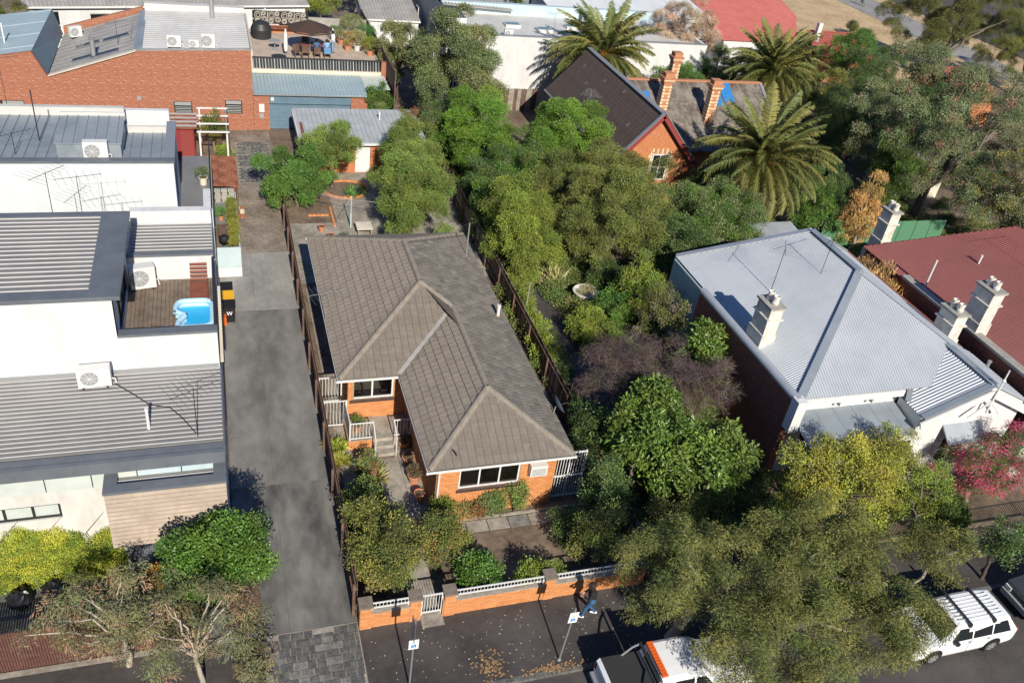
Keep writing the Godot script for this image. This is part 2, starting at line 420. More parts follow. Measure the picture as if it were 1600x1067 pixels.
func tree(called: String, label: String, category: String, group: String, at: Vector3, hc: float, rad: Vector3, kind: String, sd: int, n_lobes := 14, lobe := 0.42, alt := Color(0, 0, 0, 0), trunk := 0.0, dens := 1.0, lean := Vector3.ZERO) -> Node3D:
	# at: foot of the trunk; hc: height of the middle of the crown; rad: its half sizes
	var r := RandomNumberGenerator.new(); r.seed = sd
	var o := thing(called, label, category, at, group)
	var K: Array = KINDS[kind]
	var mean := (rad.x + rad.y + rad.z) / 3.0
	var lobes := []
	var count := int(n_lobes * 1.5)
	var p1 := r.randf() * TAU
	var p2 := r.randf() * TAU
	for k in count:
		var t := (k + 0.5) / count
		var y := 1.0 - 1.8 * t
		var a := k * 2.39996 + r.randf() * 0.9
		var w := sqrt(maxf(0.0, 1.0 - y * y))
		var bulge := 1.0 + 0.16 * sin(a * 2.0 + p1) + 0.12 * sin(a * 3.0 + y * 4.0 + p2)
		var q := r.randf_range(0.6, 1.0) * bulge
		var rr := mean * lobe * r.randf_range(0.4, 0.82)
		lobes.append([V(cos(a) * w * rad.x * q, hc + y * rad.y * q, sin(a) * w * rad.z * q), rr, r.randf_range(0.65, 0.95)])
	lobes.append([V(0, hc - rad.y * 0.1, 0), mean * 0.42, 0.85])
	for l in lobes:
		l[0] += lean
	var tr := trunk if trunk > 0.0 else 0.05 + mean * 0.045
	var fork := V(r.randfn() * 0.1 * mean, maxf(0.25, hc - rad.y * 0.7), r.randfn() * 0.1 * mean) + lean * 0.45
	limb(o, "trunk", V(0, -0.05, 0), fork, tr, tr * 0.7, K[4], r)
	var m := mini(n_lobes, (16 if kind == "gum" else 8) if mean > 0.9 else 4)
	for k in m:
		var l: Array = lobes[(k * 5 + 1) % count]
		limb(o, "limb", fork + V(0, -0.02, 0), l[0], tr * 0.5, tr * 0.14, K[4], r, 0.2)
	crown(o, "crown", lobes, K[0], K[1], K[2] * dens, K[3], sd + 7, K[5], 0.22, alt)
	return o

var FROND := []
func make_fronds() -> void:
	for k in 4:
		var r := RandomNumberGenerator.new(); r.seed = 800 + k
		var b := MB.new()
		var p := []
		var q := []
		var droop: float = [0.6, 1.0, 1.3, 1.6][k]
		for i in 13:
			var t := i / 12.0
			var ang := 0.95 - droop * 1.25 * t * (0.55 + 0.45 * t)
			if i == 0:
				p.append(V(0, 0, 0))
			else:
				p.append(p[i - 1] + V(cos(ang), sin(ang), 0) * (1.0 / 12.0))
			q.append(lerpf(0.009, 0.0025, t))
		b.col = Color(1.5, 1.4, 0.9)
		b.tube(p, q, 4, false)
		for i in range(6, 84):
			var t := i / 84.0
			var f := t * 12.0
			var i0 := int(f)
			var pos: Vector3 = p[i0].lerp(p[i0 + 1], f - i0)
			var fwd: Vector3 = (p[i0 + 1] - p[i0]).normalized()
			var L := 0.125 * pow(sin(clampf(t * 1.02, 0.02, 1.0) * PI), 0.5) + 0.012
			for s in [-1.0, 1.0]:
				var d := (fwd * 0.75 + V(0, 0.2, s * 1.0) + V(r.randfn(), r.randfn(), r.randfn()) * 0.14).normalized()
				var e := r.randf_range(0.75, 1.25)
				b.col = Color(e, e, e)
				var tip := pos + d * L - V(0, L * r.randf_range(0.3, 0.75), 0)
				b.tri(pos - fwd * 0.0035, pos + fwd * 0.0035, pos.lerp(tip, 0.5) + fwd * 0.0045 + V(0, L * 0.1, 0))
				b.tri(pos - fwd * 0.0035, pos.lerp(tip, 0.5) + fwd * 0.0045 + V(0, L * 0.1, 0), tip)
		FROND.append(b.mesh())
func palm(label: String, at: Vector3, top: float, L: float, sd: int, fruit := true) -> void:
	var r := RandomNumberGenerator.new(); r.seed = sd
	var o := thing("date_palm", label, "palm", at, "tall date palms among the gardens")
	var b := MB.new()
	var p := []
	var q := []
	for k in 30:
		var t := k / 29.0
		p.append(V(0, -0.05 + t * (top + 0.05), 0))
		q.append((0.4 if k % 2 == 0 else 0.36) + (0.14 if k > 23 else 0.0))
	b.tube(p, q, 12)
	mput(o, "trunk", b, M["bark_dark"])
	var mats := []
	for k in 3:
		var m := StandardMaterial3D.new()
		m.resource_name = "palm_frond_%d" % k
		m.albedo_color = [lin(0.2, 0.215, 0.06), lin(0.27, 0.255, 0.075), lin(0.15, 0.18, 0.055)][k]
		m.vertex_color_use_as_albedo = true; m.roughness = 0.5
		m.backlight_enabled = true; m.backlight = Color(0.3, 0.32, 0.12)
		mats.append(m)
	var dead := StandardMaterial3D.new()
	dead.resource_name = "palm_frond_dead"; dead.albedo_color = lin(0.33, 0.21, 0.09); dead.vertex_color_use_as_albedo = true; dead.roughness = 0.8
	var n := 130
	for k in n:
		var t := (k + 0.5) / n
		var pitch := lerpf(0.35, -1.3, pow(t, 0.95))
		var kind := 0 if t < 0.22 else (1 if t < 0.55 else (2 if t < 0.82 else 3))
		var f := put(o, "frond", FROND[kind], mats[r.randi() % 3] if t < 0.93 else dead)
		var s := L * r.randf_range(0.85, 1.12) * (0.8 if t > 0.9 else 1.0)
		f.transform = Transform3D(Basis(UP, k * 2.39996 + r.randf() * 0.25) * Basis(V(0, 0, 1), pitch + r.randfn() * 0.07) * Basis(V(1, 0, 0), r.randfn() * 0.25), V(0, top - 0.1 + (0.25 - t * 0.5), 0)).scaled_local(V(s, s, s))
	if fruit:
		for k in 7:
			var a := k * 0.9 + 0.3
			var fb := MB.new()
			for j in 16:
				var d := V(cos(a) + r.randfn() * 0.3, r.randf_range(-0.1, 0.9), sin(a) + r.randfn() * 0.3).normalized()
				fb.tube([V(0, 0, 0), d * 0.7 + V(0, 0.1, 0), d * 1.15 - V(0, 0.15, 0)], [0.03, 0.025, 0.012], 4)
			mput(o, "fruit_stalk", fb, M["fruit_orange"], V(cos(a) * 0.35, top + 0.15, sin(a) * 0.35))
func tuft(called: String, label: String, category: String, group: String, at: Vector3, size: float, n: int, base: Color, sd: int, kind := "grassy") -> Node3D:
	var o := thing(called, label, category, at, group)
	var lobes := []
	var r := RandomNumberGenerator.new(); r.seed = sd
	for k in n:
		lobes.append([V(r.randfn(), 0, r.randfn()) * size * 0.3 + V(0, 0.02, 0), 0.02, 0.3])
	crown(o, "foliage", lobes, kind, base, 1.0, size, sd, false)
	return o

# ---------------------------------------------------------------- building pieces
func plane_of(poly: Array, along: Vector3) -> Array:      # origin, u (along), w (across, in plane), normal
	var nn: Vector3 = (poly[1] - poly[0]).cross(poly[2] - poly[0]).normalized()
	if nn.y < 0.0:
		nn = -nn
	var u := (along - nn * along.dot(nn)).normalized()
	return [poly[0], u, nn.cross(u).normalized(), nn]
func slab(b: MB, poly: Array, thick: float) -> void:       # a flat sheet with thickness below poly; poly counter-clockwise from above
	var nn: Vector3 = (poly[1] - poly[0]).cross(poly[2] - poly[0]).normalized()
	var p: Array = poly.duplicate()
	if nn.y < 0.0:
		p.reverse(); nn = -nn
	b.poly(p)
	var low := []
	for q in p:
		low.append(q - nn * thick)
	var back: Array = low.duplicate(); back.reverse()
	b.poly(back)
	for k in p.size():
		var j := (k + 1) % p.size()
		b.quad(low[k], low[j], p[j], p[k])
func spans(poly: Array, f: Array, s: float) -> Array:      # where the line at w = s crosses the polygon, as sorted u values
	var out := []
	for k in poly.size():
		var a: Vector3 = poly[k] - f[0]
		var c: Vector3 = poly[(k + 1) % poly.size()] - f[0]
		var a1 := a.dot(f[2]) - s
		var c1 := c.dot(f[2]) - s
		if (a1 < 0.0) != (c1 < 0.0):
			out.append(lerpf(a.dot(f[1]), c.dot(f[1]), a1 / (a1 - c1)))
	out.sort()
	return out
func ribs(b: MB, poly: Array, along: Vector3, gap: float, wide: float, high: float, flat := 0.3) -> void:
	var f := plane_of(poly, along)
	var lo := 1e9
	var hi := -1e9
	for q in poly:
		var t: float = (q - f[0]).dot(f[2])
		lo = minf(lo, t); hi = maxf(hi, t)
	var s := lo + gap * 0.5
	while s < hi:
		var e := spans(poly, f, s)
		for k in range(0, e.size() - 1, 2):
			var p0: Vector3 = f[0] + f[1] * e[k] + f[2] * s + f[3] * 0.001
			var p1: Vector3 = f[0] + f[1] * e[k + 1] + f[2] * s + f[3] * 0.001
			var w: Vector3 = f[2] * wide * 0.5
			var h: Vector3 = f[3] * high
			b.quad(p0 - w, p1 - w, p1 - w * flat + h, p0 - w * flat + h)
			b.quad(p0 + w * flat + h, p1 + w * flat + h, p1 + w, p0 + w)
			b.quad(p0 - w * flat + h, p1 - w * flat + h, p1 + w * flat + h, p0 + w * flat + h)
			b.tri(p0 - w, p0 - w * flat + h, p0 + w); b.tri(p1 - w, p1 + w, p1 - w * flat + h)
		s += gap
func metal_roof(parent: Node3D, called: String, poly: Array, along: Vector3, gap: float, wide: float, high: float, m: Material, rib_m: Material = null, flat := 0.3) -> void:
	var b := MB.new()
	slab(b, poly, 0.05)
	if rib_m == null:
		ribs(b, poly, along, gap, wide, high, flat)
	var o := mput(parent, called, b, m)
	if rib_m:
		var c := MB.new(); ribs(c, poly, along, gap, wide, high, flat)
		var k := mput(o, "rib_rows", c, rib_m); k.set_meta("kind", "stuff")
func cap_line(parent: Node3D, called: String, a: Vector3, c: Vector3, w: float, h: float, m: Material) -> void:
	var d := (c - a).normalized()
	var s := d.cross(UP).normalized()
	var up := s.cross(d).normalized()
	var b := MB.new()
	b.box((a + c) * 0.5, V(w, h, a.distance_to(c)), Basis(s, up, -d))
	mput(parent, called, b, m)
func wall(parent: Node3D, called: String, a: Vector3, right: Vector3, w: float, h: float, thick: float, holes: Array, m: Material, top_right := -1.0) -> MeshInstance3D:
	# a: lower corner of the outer face; right: along it (outer side faces right x up); holes: [x0, y0, x1, y1]
	var b := MB.new()
	var out := right.cross(UP)
	var xs := [0.0, w]
	var ys := [0.0, h]
	for o in holes:
		xs.append_array([o[0], o[2]]); ys.append_array([o[1], o[3]])
	xs.sort(); ys.sort()
	for i in xs.size() - 1:
		for j in ys.size() - 1:
			if xs[i + 1] - xs[i] < 1e-4 or ys[j + 1] - ys[j] < 1e-4:
				continue
			var mx: float = (xs[i] + xs[i + 1]) / 2
			var my: float = (ys[j] + ys[j + 1]) / 2
			var open := false
			for o in holes:
				if mx > o[0] and mx < o[2] and my > o[1] and my < o[3]:
					open = true
			if not open:
				var y1a: float = ys[j + 1]
				var y1b: float = ys[j + 1]
				if top_right >= 0.0 and j == ys.size() - 2:
					y1a = lerpf(h, top_right, xs[i] / w); y1b = lerpf(h, top_right, xs[i + 1] / w)
				for s in [0.0, 1.0]:
					var k: Vector3 = -out * thick * s
					var p: Array = [a + right * xs[i] + UP * ys[j] + k, a + right * xs[i + 1] + UP * ys[j] + k, a + right * xs[i + 1] + UP * y1b + k, a + right * xs[i] + UP * y1a + k]
					if s == 1.0:
						p.reverse()
					b.poly(p)
	var d := -out * thick
	for o in holes:
		var c := [a + right * o[0] + UP * o[1], a + right * o[2] + UP * o[1], a + right * o[2] + UP * o[3], a + right * o[0] + UP * o[3]]
		for k in 4:
			b.quad(c[k], c[k] + d, c[(k + 1) % 4] + d, c[(k + 1) % 4])
	var hr := top_right if top_right >= 0.0 else h
	var e := [a, a + right * w, a + right * w + UP * hr, a + UP * h]
	for k in 4:
		b.quad(e[(k + 1) % 4], e[(k + 1) % 4] + d, e[k] + d, e[k])
	return mput(parent, called, b, m)
func window(parent: Node3D, a: Vector3, right: Vector3, w: float, h: float, cols: int, rows: int, frame: Material, pane: Material, fw := 0.05, called := "window") -> Node3D:
	# a: lower corner on the plane of the glass; the frame stands 4 cm proud of it
	var o := Node3D.new(); o.name = called; parent.add_child(o, true)
	var out := right.cross(UP)
	var B := Basis(right, UP, out)
	var b := MB.new()
	b.box(a + right * w / 2 + UP * fw / 2, V(w, fw, 0.08), B)
	b.box(a + right * w / 2 + UP * (h - fw / 2), V(w, fw, 0.08), B)
	b.box(a + right * fw / 2 + UP * h / 2, V(fw, h - 2 * fw, 0.08), B)
	b.box(a + right * (w - fw / 2) + UP * h / 2, V(fw, h - 2 * fw, 0.08), B)
	for k in range(1, cols):
		b.box(a + right * w * k / cols + UP * h / 2, V(fw, h - 2 * fw, 0.074), B)
	for k in range(1, rows):
		b.box(a + right * w / 2 + UP * h * k / rows, V(w - 2 * fw, fw * 0.8, 0.068), B)
	mput(o, "frame", b, frame)
	for i in cols:
		for j in rows:
			var p := MB.new()
			p.box(a + right * w * (i + 0.5) / cols + UP * h * (j + 0.5) / rows, V(w / cols - fw, h / rows - fw * 0.8, 0.012), B)
			mput(o, "pane", p, pane)
	return o
func bricks(parent: Node3D, a: Vector3, right: Vector3, w: float, h: float, holes: Array, singles: int, sd: int, bh := 0.086, bl := 0.24) -> void:
	# courses of single bricks on the outer face of a wall: the first `singles` as meshes of their own, the rest joined
	var r := RandomNumberGenerator.new(); r.seed = sd
	var out := right.cross(UP)
	var B := Basis(right, UP, out)
	var one := {}
	var rest := []
	for k in 4:
		rest.append(MB.new())
	var made := 0
	var rows := int(round(h / bh))
	for row in rows:
		var x := -bl * 0.5 if row % 2 == 1 else 0.0
		while x < w - 0.02:
			var x0 := maxf(x, 0.0)
			var x1 := minf(x + bl, w)
			var y0 := row * bh
			var segs := [[x0, x1]]
			for o in holes:
				if y0 + bh * 0.5 > o[1] and y0 + bh * 0.5 < o[3]:
					var nx := []
					for g in segs:
						if g[1] <= o[0] or g[0] >= o[2]:
							nx.append(g)
						else:
							if g[0] < o[0]: nx.append([g[0], o[0]])
							if g[1] > o[2]: nx.append([o[2], g[1]])
					segs = nx
			for g in segs:
				var L: float = g[1] - g[0] - 0.011
				if L < 0.03:
					continue
				var k := r.randi() % 4
				var c: Vector3 = a + right * (g[0] + g[1]) * 0.5 + UP * (y0 + bh * 0.5) + out * (0.001 + r.randf() * 0.003)
				if made < singles:
					var key := int(L * 200)
					if not one.has(key):
						var q := MB.new(); q.box(V(0, 0, 0), V(L, bh - 0.011, 0.02))
						one[key] = q.mesh()
					var e := put(parent, "brick", one[key], M["brick_%d" % k])
					e.transform = Transform3D(B, c)
					made += 1
				else:
					rest[k].box(c, V(L, bh - 0.011, 0.02), B)
			x += bl
	for k in 4:
		if rest[k].v.size():
			var e := mput(parent, "brickwork", rest[k], M["brick_%d" % k]); e.set_meta("kind", "stuff")
func air_conditioner(label: String, at: Vector3, turn: float, w := 0.85, h := 0.65, d := 0.32, group := "") -> void:
	var o := thing("air_conditioner", label, "air conditioner", at, group, turn)
	var b := MB.new(); b.span(V(-w / 2, 0.06, -d / 2), V(w / 2, h, d / 2))
	mput(o, "casing", b, M["appliance"])
	var g := MB.new()
	for k in 9:
		var ang := TAU * k / 9
		g.box(V(-w * 0.14 + cos(ang) * h * 0.17, h * 0.53 + sin(ang) * h * 0.17, d / 2 + 0.006), V(h * 0.33, 0.012, 0.008), Basis(V(0, 0, 1), ang))
	var gr := mput(o, "fan_grille", g, M["appliance"])
	var g2 := MB.new(); g2.tube([V(-w * 0.14, h * 0.53, d / 2 + 0.001), V(-w * 0.14, h * 0.53, d / 2 + 0.004)], [h * 0.36, h * 0.36], 18)
	mput(gr, "fan_shade_disc", g2, M["grille_grey"])  # flat grey disc: shade inside the fan opening is put into its colour
	for s in [-1, 1]:
		boxpart(o, "foot", V(s * w * 0.36 - 0.03, 0, -d / 2 - 0.03), V(s * w * 0.36 + 0.03, 0.06, d / 2 + 0.03), M["dark_metal"])
	var p := MB.new(); p.tube([V(w / 2, h * 0.3, 0), V(w / 2 + 0.1, h * 0.28, 0), V(w / 2 + 0.13, 0.02, 0)], [0.025, 0.025, 0.025], 6)
	mput(o, "pipe", p, M["appliance"])
func antenna(label: String, at: Vector3, mast: float, turn: float, dark := true, n := 9, group := "") -> void:
	var o := thing("tv_antenna", label, "antenna", at, group, turn)
	var m: Material = M["dark_metal"] if dark else M["steel"]
	var b := MB.new(); b.tube([V(0, 0, 0), V(0, mast, 0)], [0.016, 0.012], 6)
	mput(o, "mast", b, m)
	var c := MB.new(); c.tube([V(-0.75, mast - 0.06, 0), V(0.85, mast - 0.06, 0)], [0.01, 0.01], 5)
	mput(o, "boom", c, m)
	for k in n:
		var x := -0.7 + 1.5 * k / (n - 1)
		var L := lerpf(0.75, 0.3, float(k) / (n - 1))
		var e := MB.new(); e.tube([V(x, mast - 0.045, -L), V(x, mast - 0.045, L)], [0.0045, 0.0045], 4)
		mput(o, "element", e, m)
func pipe(called: String, label: String, category: String, at: Vector3, h: float, r: float, m: Material, base: Material = null, group := "") -> void:
	var o := thing(called, label, category, at, group)
	var b := MB.new(); b.tube([V(0, -0.05, 0), V(0, h, 0)], [r, r], 10)
	mput(o, "pipe", b, m)
	var c := MB.new(); c.tube([V(0, h, 0), V(0, h + 0.05, 0)], [r * 1.4, r * 1.25], 10)
	mput(o, "cap", c, m)
	if base:
		var d := MB.new(); d.tube([V(0, -0.08, 0), V(0, 0.06, 0)], [r * 2.6, r * 1.3], 10)
		mput(o, "flashing", d, base)
func railing(parent: Node3D, a: Vector3, c: Vector3, h: float, gap: float, m: Material, called := "railing", low := 0.08) -> void:
	var o := Node3D.new(); o.name = called; parent.add_child(o, true)
	var d := (c - a).normalized()
	var flat := V(d.x, 0, d.z).normalized()
	var L := a.distance_to(c)
	for y in [low, h]:
		var b := MB.new(); b.box((a + c) * 0.5 + UP * y, V(0.04, 0.04, L), Basis(UP.cross(-d).normalized(), (-d).cross(UP.cross(-d)).normalized(), -d))
		mput(o, "rail", b, m)
	var n := int(round(L / gap))
	for k in n + 1:
		var p := a.lerp(c, float(k) / n)
		var e := k == 0 or k == n
		var b := MB.new()
		if e:
			b.box(p + UP * (h * 0.5 + 0.01), V(0.05, h + 0.04, 0.05))
		else:
			b.box(p + UP * (h + low) * 0.5, V(0.016, h - low, 0.016))
		mput(o, "post" if e else "bar", b, m)
func plank_row(parent: Node3D, called: String, a: Vector3, step: Vector3, n: int, size: Vector3, mats: Array, r: RandomNumberGenerator, jitter := 0.0) -> void:
	var b := MB.new(); b.box(V(0, 0, 0), size)
	var mesh := b.mesh()
	for k in n:
		var e := put(parent, called, mesh, mats[r.randi() % mats.size()], a + step * k + V(0, r.randfn() * jitter, 0))
		if jitter > 0.0:
			e.rotation = V(r.randfn() * 0.006, 0, r.randfn() * 0.006)
func pot_plant(label: String, at: Vector3, rad: float, h: float, pm: Material, kind := "small", col := Color(0.12, 0.2, 0.04), leafy := 1.0, sd := 1, group := "") -> void:
	var o := thing("potted_plant", label, "potted plant", at, group)
	var b := MB.new()
	b.lathe(V(0, 0, 0), [Vector2(0.001, 0), Vector2(rad * 0.7, 0), Vector2(rad * 0.95, h * 0.85), Vector2(rad * 1.08, h * 0.86), Vector2(rad * 1.08, h), Vector2(rad * 0.94, h), Vector2(rad * 0.9, h * 0.88), Vector2(0.001, h * 0.88)], 16)
	mput(o, "pot", b, pm)
	var s := MB.new(); s.lathe(V(0, h * 0.9, 0), [Vector2(rad * 0.91, 0), Vector2(0.001, 0.015)], 14)
	mput(o, "soil", s, M["mulch"])
	if leafy > 0.0:
		crown(o, "foliage", [[V(0, h + rad * leafy * 0.7, 0), rad * leafy, 0.9]], kind, col, 0.9, 0.6, sd, true)
		var t := MB.new(); t.tube([V(0, h * 0.8, 0), V(0.02, h + rad * leafy * 0.8, 0)], [0.02, 0.01], 5)
		mput(o, "stem", t, M["bark_dark"])

# ---------------------------------------------------------------- the tiled brick house
var tiles_made := 0
func tile_shape(b: MB, f: Array, u0: float, v0: float, r: RandomNumberGenerator) -> void:
	var hs := [0.034, 0.056, 0.036, 0.05, 0.034, 0.05, 0.034]
	var us := [0.004, 0.03, 0.085, 0.13, 0.175, 0.23, 0.297]
	var p: Array = []
	for k in 7:
		var top: Vector3 = f[0] + f[1] * (u0 + us[k]) + f[2] * (v0 + 0.36) + f[3] * (hs[k] - 0.022)
		var low: Vector3 = f[0] + f[1] * (u0 + us[k]) + f[2] * v0 + f[3] * (hs[k] + 0.04)
		p.append([low, top])
	for k in 6:
		b.quad(p[k][0], p[k + 1][0], p[k + 1][1], p[k][1])
		b.quad(p[k][0] - f[3] * 0.07, p[k + 1][0] - f[3] * 0.07, p[k + 1][0], p[k][0])
	b.quad(p[6][0] - f[3] * 0.03, p[6][1], p[6][1], p[6][0])
func tiled(parent: Node3D, poly: Array, eave: Vector3, mass: MB, r: RandomNumberGenerator, singles: int, shade_and_lichen := 0.0) -> void:  # last argument darkens and greys tiles: lichen plus painted grazing-light shade
	var nn: Vector3 = (poly[1] - poly[0]).cross(poly[2] - poly[0]).normalized()
	if nn.y < 0.0:
		nn = -nn
	var f := [poly[0], eave.normalized(), nn.cross(eave).normalized(), nn]
	if f[2].y < 0.0:
		f[2] = -f[2]; 
	var flat := PackedVector2Array()
	var lo := Vector2(1e9, 1e9)
	var hi := -lo
	for q in poly:
		var d: Vector3 = q - f[0]
		var t := Vector2(d.dot(f[1]), d.dot(f[2]))
		flat.append(t); lo = lo.min(t); hi = hi.max(t)
	var proto := {}
	var v := lo.y
	while v < hi.y:
		var u := lo.x
		while u < hi.x:
			var cell := PackedVector2Array([Vector2(u, v), Vector2(u + 0.3, v), Vector2(u + 0.3, v + 0.33), Vector2(u, v + 0.33)])
			var whole := true
			for c in cell:
				if not Geometry2D.is_point_in_polygon(c + (Vector2(u + 0.15, v + 0.165) - c) * 0.02, flat):
					whole = false
			if whole and tiles_made < singles:
				var k := r.randi() % 4
				if not proto.has(0):
					var q := MB.new(); tile_shape(q, [V(0, 0, 0), f[1], f[2], f[3]], 0, 0, r)
					proto[0] = q.mesh()
				put(parent, "roof_tile", proto[0], M["tile_%d" % k], f[0] + f[1] * u + f[2] * v + f[3] * r.randf() * 0.004)
				tiles_made += 1
			elif whole:
				var e := r.randf_range(0.9, 1.1) * (1.0 - shade_and_lichen * r.randf_range(0.15, 0.42))
				mass.col = Color(e, e * (1.0 + shade_and_lichen * 0.05), e * (1.0 + shade_and_lichen * 0.12))
				tile_shape(mass, f, u, v, r)
			else:
				var e := r.randf_range(0.9, 1.1) * (1.0 - shade_and_lichen * r.randf_range(0.15, 0.42))
				mass.col = Color(e, e * (1.0 + shade_and_lichen * 0.05), e * (1.0 + shade_and_lichen * 0.12))
				for g in Geometry2D.intersect_polygons(cell, flat):
					var p := []
					for t in g:
						p.append(f[0] + f[1] * t.x + f[2] * t.y + f[3] * lerpf(0.078, 0.025, (t.y - v) / 0.33))
					if (p[1] - p[0]).cross(p[2] - p[0]).dot(f[3]) < 0.0:
						p.reverse()
					mass.poly(p)
			u += 0.3
		v += 0.33
func ridge_caps(parent: Node3D, a: Vector3, c: Vector3) -> void:
	var L := a.distance_to(c)
	var n := int(L / 0.4)
	var d := (c - a).normalized()
	var s := d.cross(UP).normalized()
	var up := s.cross(d).normalized()
	for k in n:
		var b := MB.new()
		var p0 := a + d * (L * k / n) + up * 0.06
		var p1 := a + d * (L * (k + 1) / n) + up * 0.078
		var w := 0.14
		var prof := [[-w, -0.06], [-w * 0.75, 0.0], [-w * 0.3, 0.035], [w * 0.3, 0.035], [w * 0.75, 0.0], [w, -0.06]]
		for j in 5:
			b.quad(p0 + s * prof[j][0] + up * prof[j][1], p0 + s * prof[j + 1][0] + up * prof[j + 1][1], p1 + s * prof[j + 1][0] * 0.93 + up * prof[j + 1][1], p1 + s * prof[j][0] * 0.93 + up * prof[j][1])
			b.tri(p1 + s * prof[j][0] * 0.93 + up * prof[j][1], p1 + s * prof[j + 1][0] * 0.93 + up * prof[j + 1][1], p1 - up * 0.06)
		mput(parent, "ridge_cap", b, M["ridge_cap"])

func brick_house() -> void:
	var E := 2.8
	var xl := 3.83; var xr := 11.78; var xi := 6.24
	var zf := -21.55; var zm := -27.14; var zb := -38.75
	var o := thing("brick_house", "single storey orange brick house with hipped grey tile roof and white windows", "house", V(0, 0, 0))
	var T := 0.478
	var hm := (xr - xl) / 2
	var hw := (xr - xi) / 2
	var A := V(xl + hm, E + hm * T, zm - hm)
	var B := V(xl + hm, E + hm * T, zb + hm)
	var C := V(xi + hw, E + hw * T, zf - hw)
	var D := V(xi + hw, E + hw * T, zm - hw)
	var FL := V(xi, E, zf); var FR := V(xr, E, zf); var IN := V(xi, E, zm); var ML := V(xl, E, zm); var BL := V(xl, E, zb); var BR := V(xr, E, zb)
	var roof := Node3D.new(); roof.name = "roof"; o.add_child(roof)
	var under := MB.new()
	var faces := [[[FL, FR, C], V(1, 0, 0)], [[IN, FL, C, D], V(0, 0, 1)], [[ML, IN, D, A], V(1, 0, 0)], [[BL, ML, A, B], V(0, 0, 1)], [[FR, BR, B, A, D, C], V(0, 0, -1)], [[BR, BL, B], V(-1, 0, 0)]]
	var mass := MB.new()
	var r := RandomNumberGenerator.new(); r.seed = 4
	for f in faces:
		var q := []
		for p in f[0]:
			q.append(p - V(0, 0.01, 0))
		var nn: Vector3 = (q[1] - q[0]).cross(q[2] - q[0]).normalized()
		if q.size() == 6:
			under.tri(q[0], q[1], q[2]); under.tri(q[0], q[2], q[3]); under.tri(q[0], q[3], q[4]); under.tri(q[0], q[4], q[5])
		else:
			under.poly(q)
		tiled(roof, f[0], f[1], mass, r, 300, 1.0 if q.size() == 6 else 0.0)  # right slope: its shade is painted into the tile colours, along with lichen
	mput(roof, "underlay", under, M["tile_2"])
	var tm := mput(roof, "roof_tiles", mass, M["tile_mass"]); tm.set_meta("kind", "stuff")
	for l in [[FL, C], [FR, C], [C, D], [ML, A], [D, A], [A, B], [BL, B], [BR, B]]:
		ridge_caps(roof, l[0] + (l[1] - l[0]).normalized() * 0.06, l[1])
	var vb := MB.new()
	vb.box((IN + D) * 0.5 + V(0, 0.1, 0), V(0.18, 0.03, IN.distance_to(D)), Basis((D - IN).cross(UP).normalized(), (D - IN).cross(UP).normalized().cross(D - IN).normalized(), -(D - IN).normalized()))
	mput(roof, "valley_flashing", vb, M["old_iron"])
	# soffit and gutters
	var so := MB.new()
	so.span(V(xl + 0.03, E - 0.14, zb + 0.03), V(xr - 0.03, E - 0.1, zm)); so.span(V(xi + 0.03, E - 0.141, zm), V(xr - 0.03, E - 0.101, zf - 0.03))
	mput(o, "soffit", so, M["white_paint"])
	for g in [[FL, FR], [IN, FL], [ML, IN], [BL, ML], [FR, BR], [BR, BL]]:
		var b := MB.new()
		var d: Vector3 = (g[1] - g[0]).normalized()
		var out := d.cross(UP)
		b.box((g[0] + g[1]) * 0.5 + out * 0.045 - UP * 0.06, V(g[0].distance_to(g[1]) + 0.18, 0.1, 0.02), Basis(d, UP, out))
		b.box((g[0] + g[1]) * 0.5 + out * 0.0 - UP * 0.1, V(g[0].distance_to(g[1]) + 0.08, 0.02, 0.1), Basis(d, UP, out))
		mput(o, "gutter", b, M["white_paint"])
	# walls (brick over a mortar backing)
	var wx := xi + 0.45; var wz := zf - 0.42; var mz := zm - 0.42; var mx := xl + 0.45; var rx := xr - 0.45
	var wh := E - 0.14
	var fw := [0.85, 1.3, 3.2, 2.6]          # front window
	var aw := [3.5, 1.75, 4.2, 2.3]          # air conditioner
	var walls := [[V(wx, 0, wz), V(1, 0, 0), rx - wx, [fw, aw], 1], [V(wx, 0, mz), V(0, 0, 1), wz - mz, [], 2], [V(mx, 0, mz), V(1, 0, 0), wx - mx, [[0.12, 1.4, 1.85, 2.62]], 3], [V(mx, 0, zb + 0.4), V(0, 0, 1), mz - zb - 0.4, [[2.0, 1.4, 3.4, 2.4], [7.0, 1.4, 8.2, 2.4]], 4], [V(rx, 0, wz), V(0, 0, -1), wz - zb - 0.4, [], 5], [V(rx, 0, zb + 0.4), V(-1, 0, 0), rx - mx, [], 6]]
	for w in walls:
		var wo := wall(o, "wall", w[0], w[1], w[2], wh, 0.24, w[3], M["mortar"])
		if w[4] <= 4:
			bricks(wo, w[0], w[1], w[2], wh, w[3], 150 if w[4] == 1 else 0, w[4] * 31)
	var fr: Material = M["white_paint"]
	window(o, V(wx + fw[0], fw[1], wz - 0.08), V(1, 0, 0), fw[2] - fw[0], fw[3] - fw[1], 3, 1, fr, M["glass"], 0.06)
	window(o, V(mx + 0.12, 1.4, mz - 0.08), V(1, 0, 0), 1.73, 1.22, 2, 1, fr, M["glass"], 0.07)
	for k in 2:
		window(o, V(mx - 0.0 + 0.08, 1.4, [zb + 2.4, zb + 7.4][k]), V(0, 0, 1), [1.4, 1.2][k], 1.0, 2, 1, fr, M["glass"], 0.06)
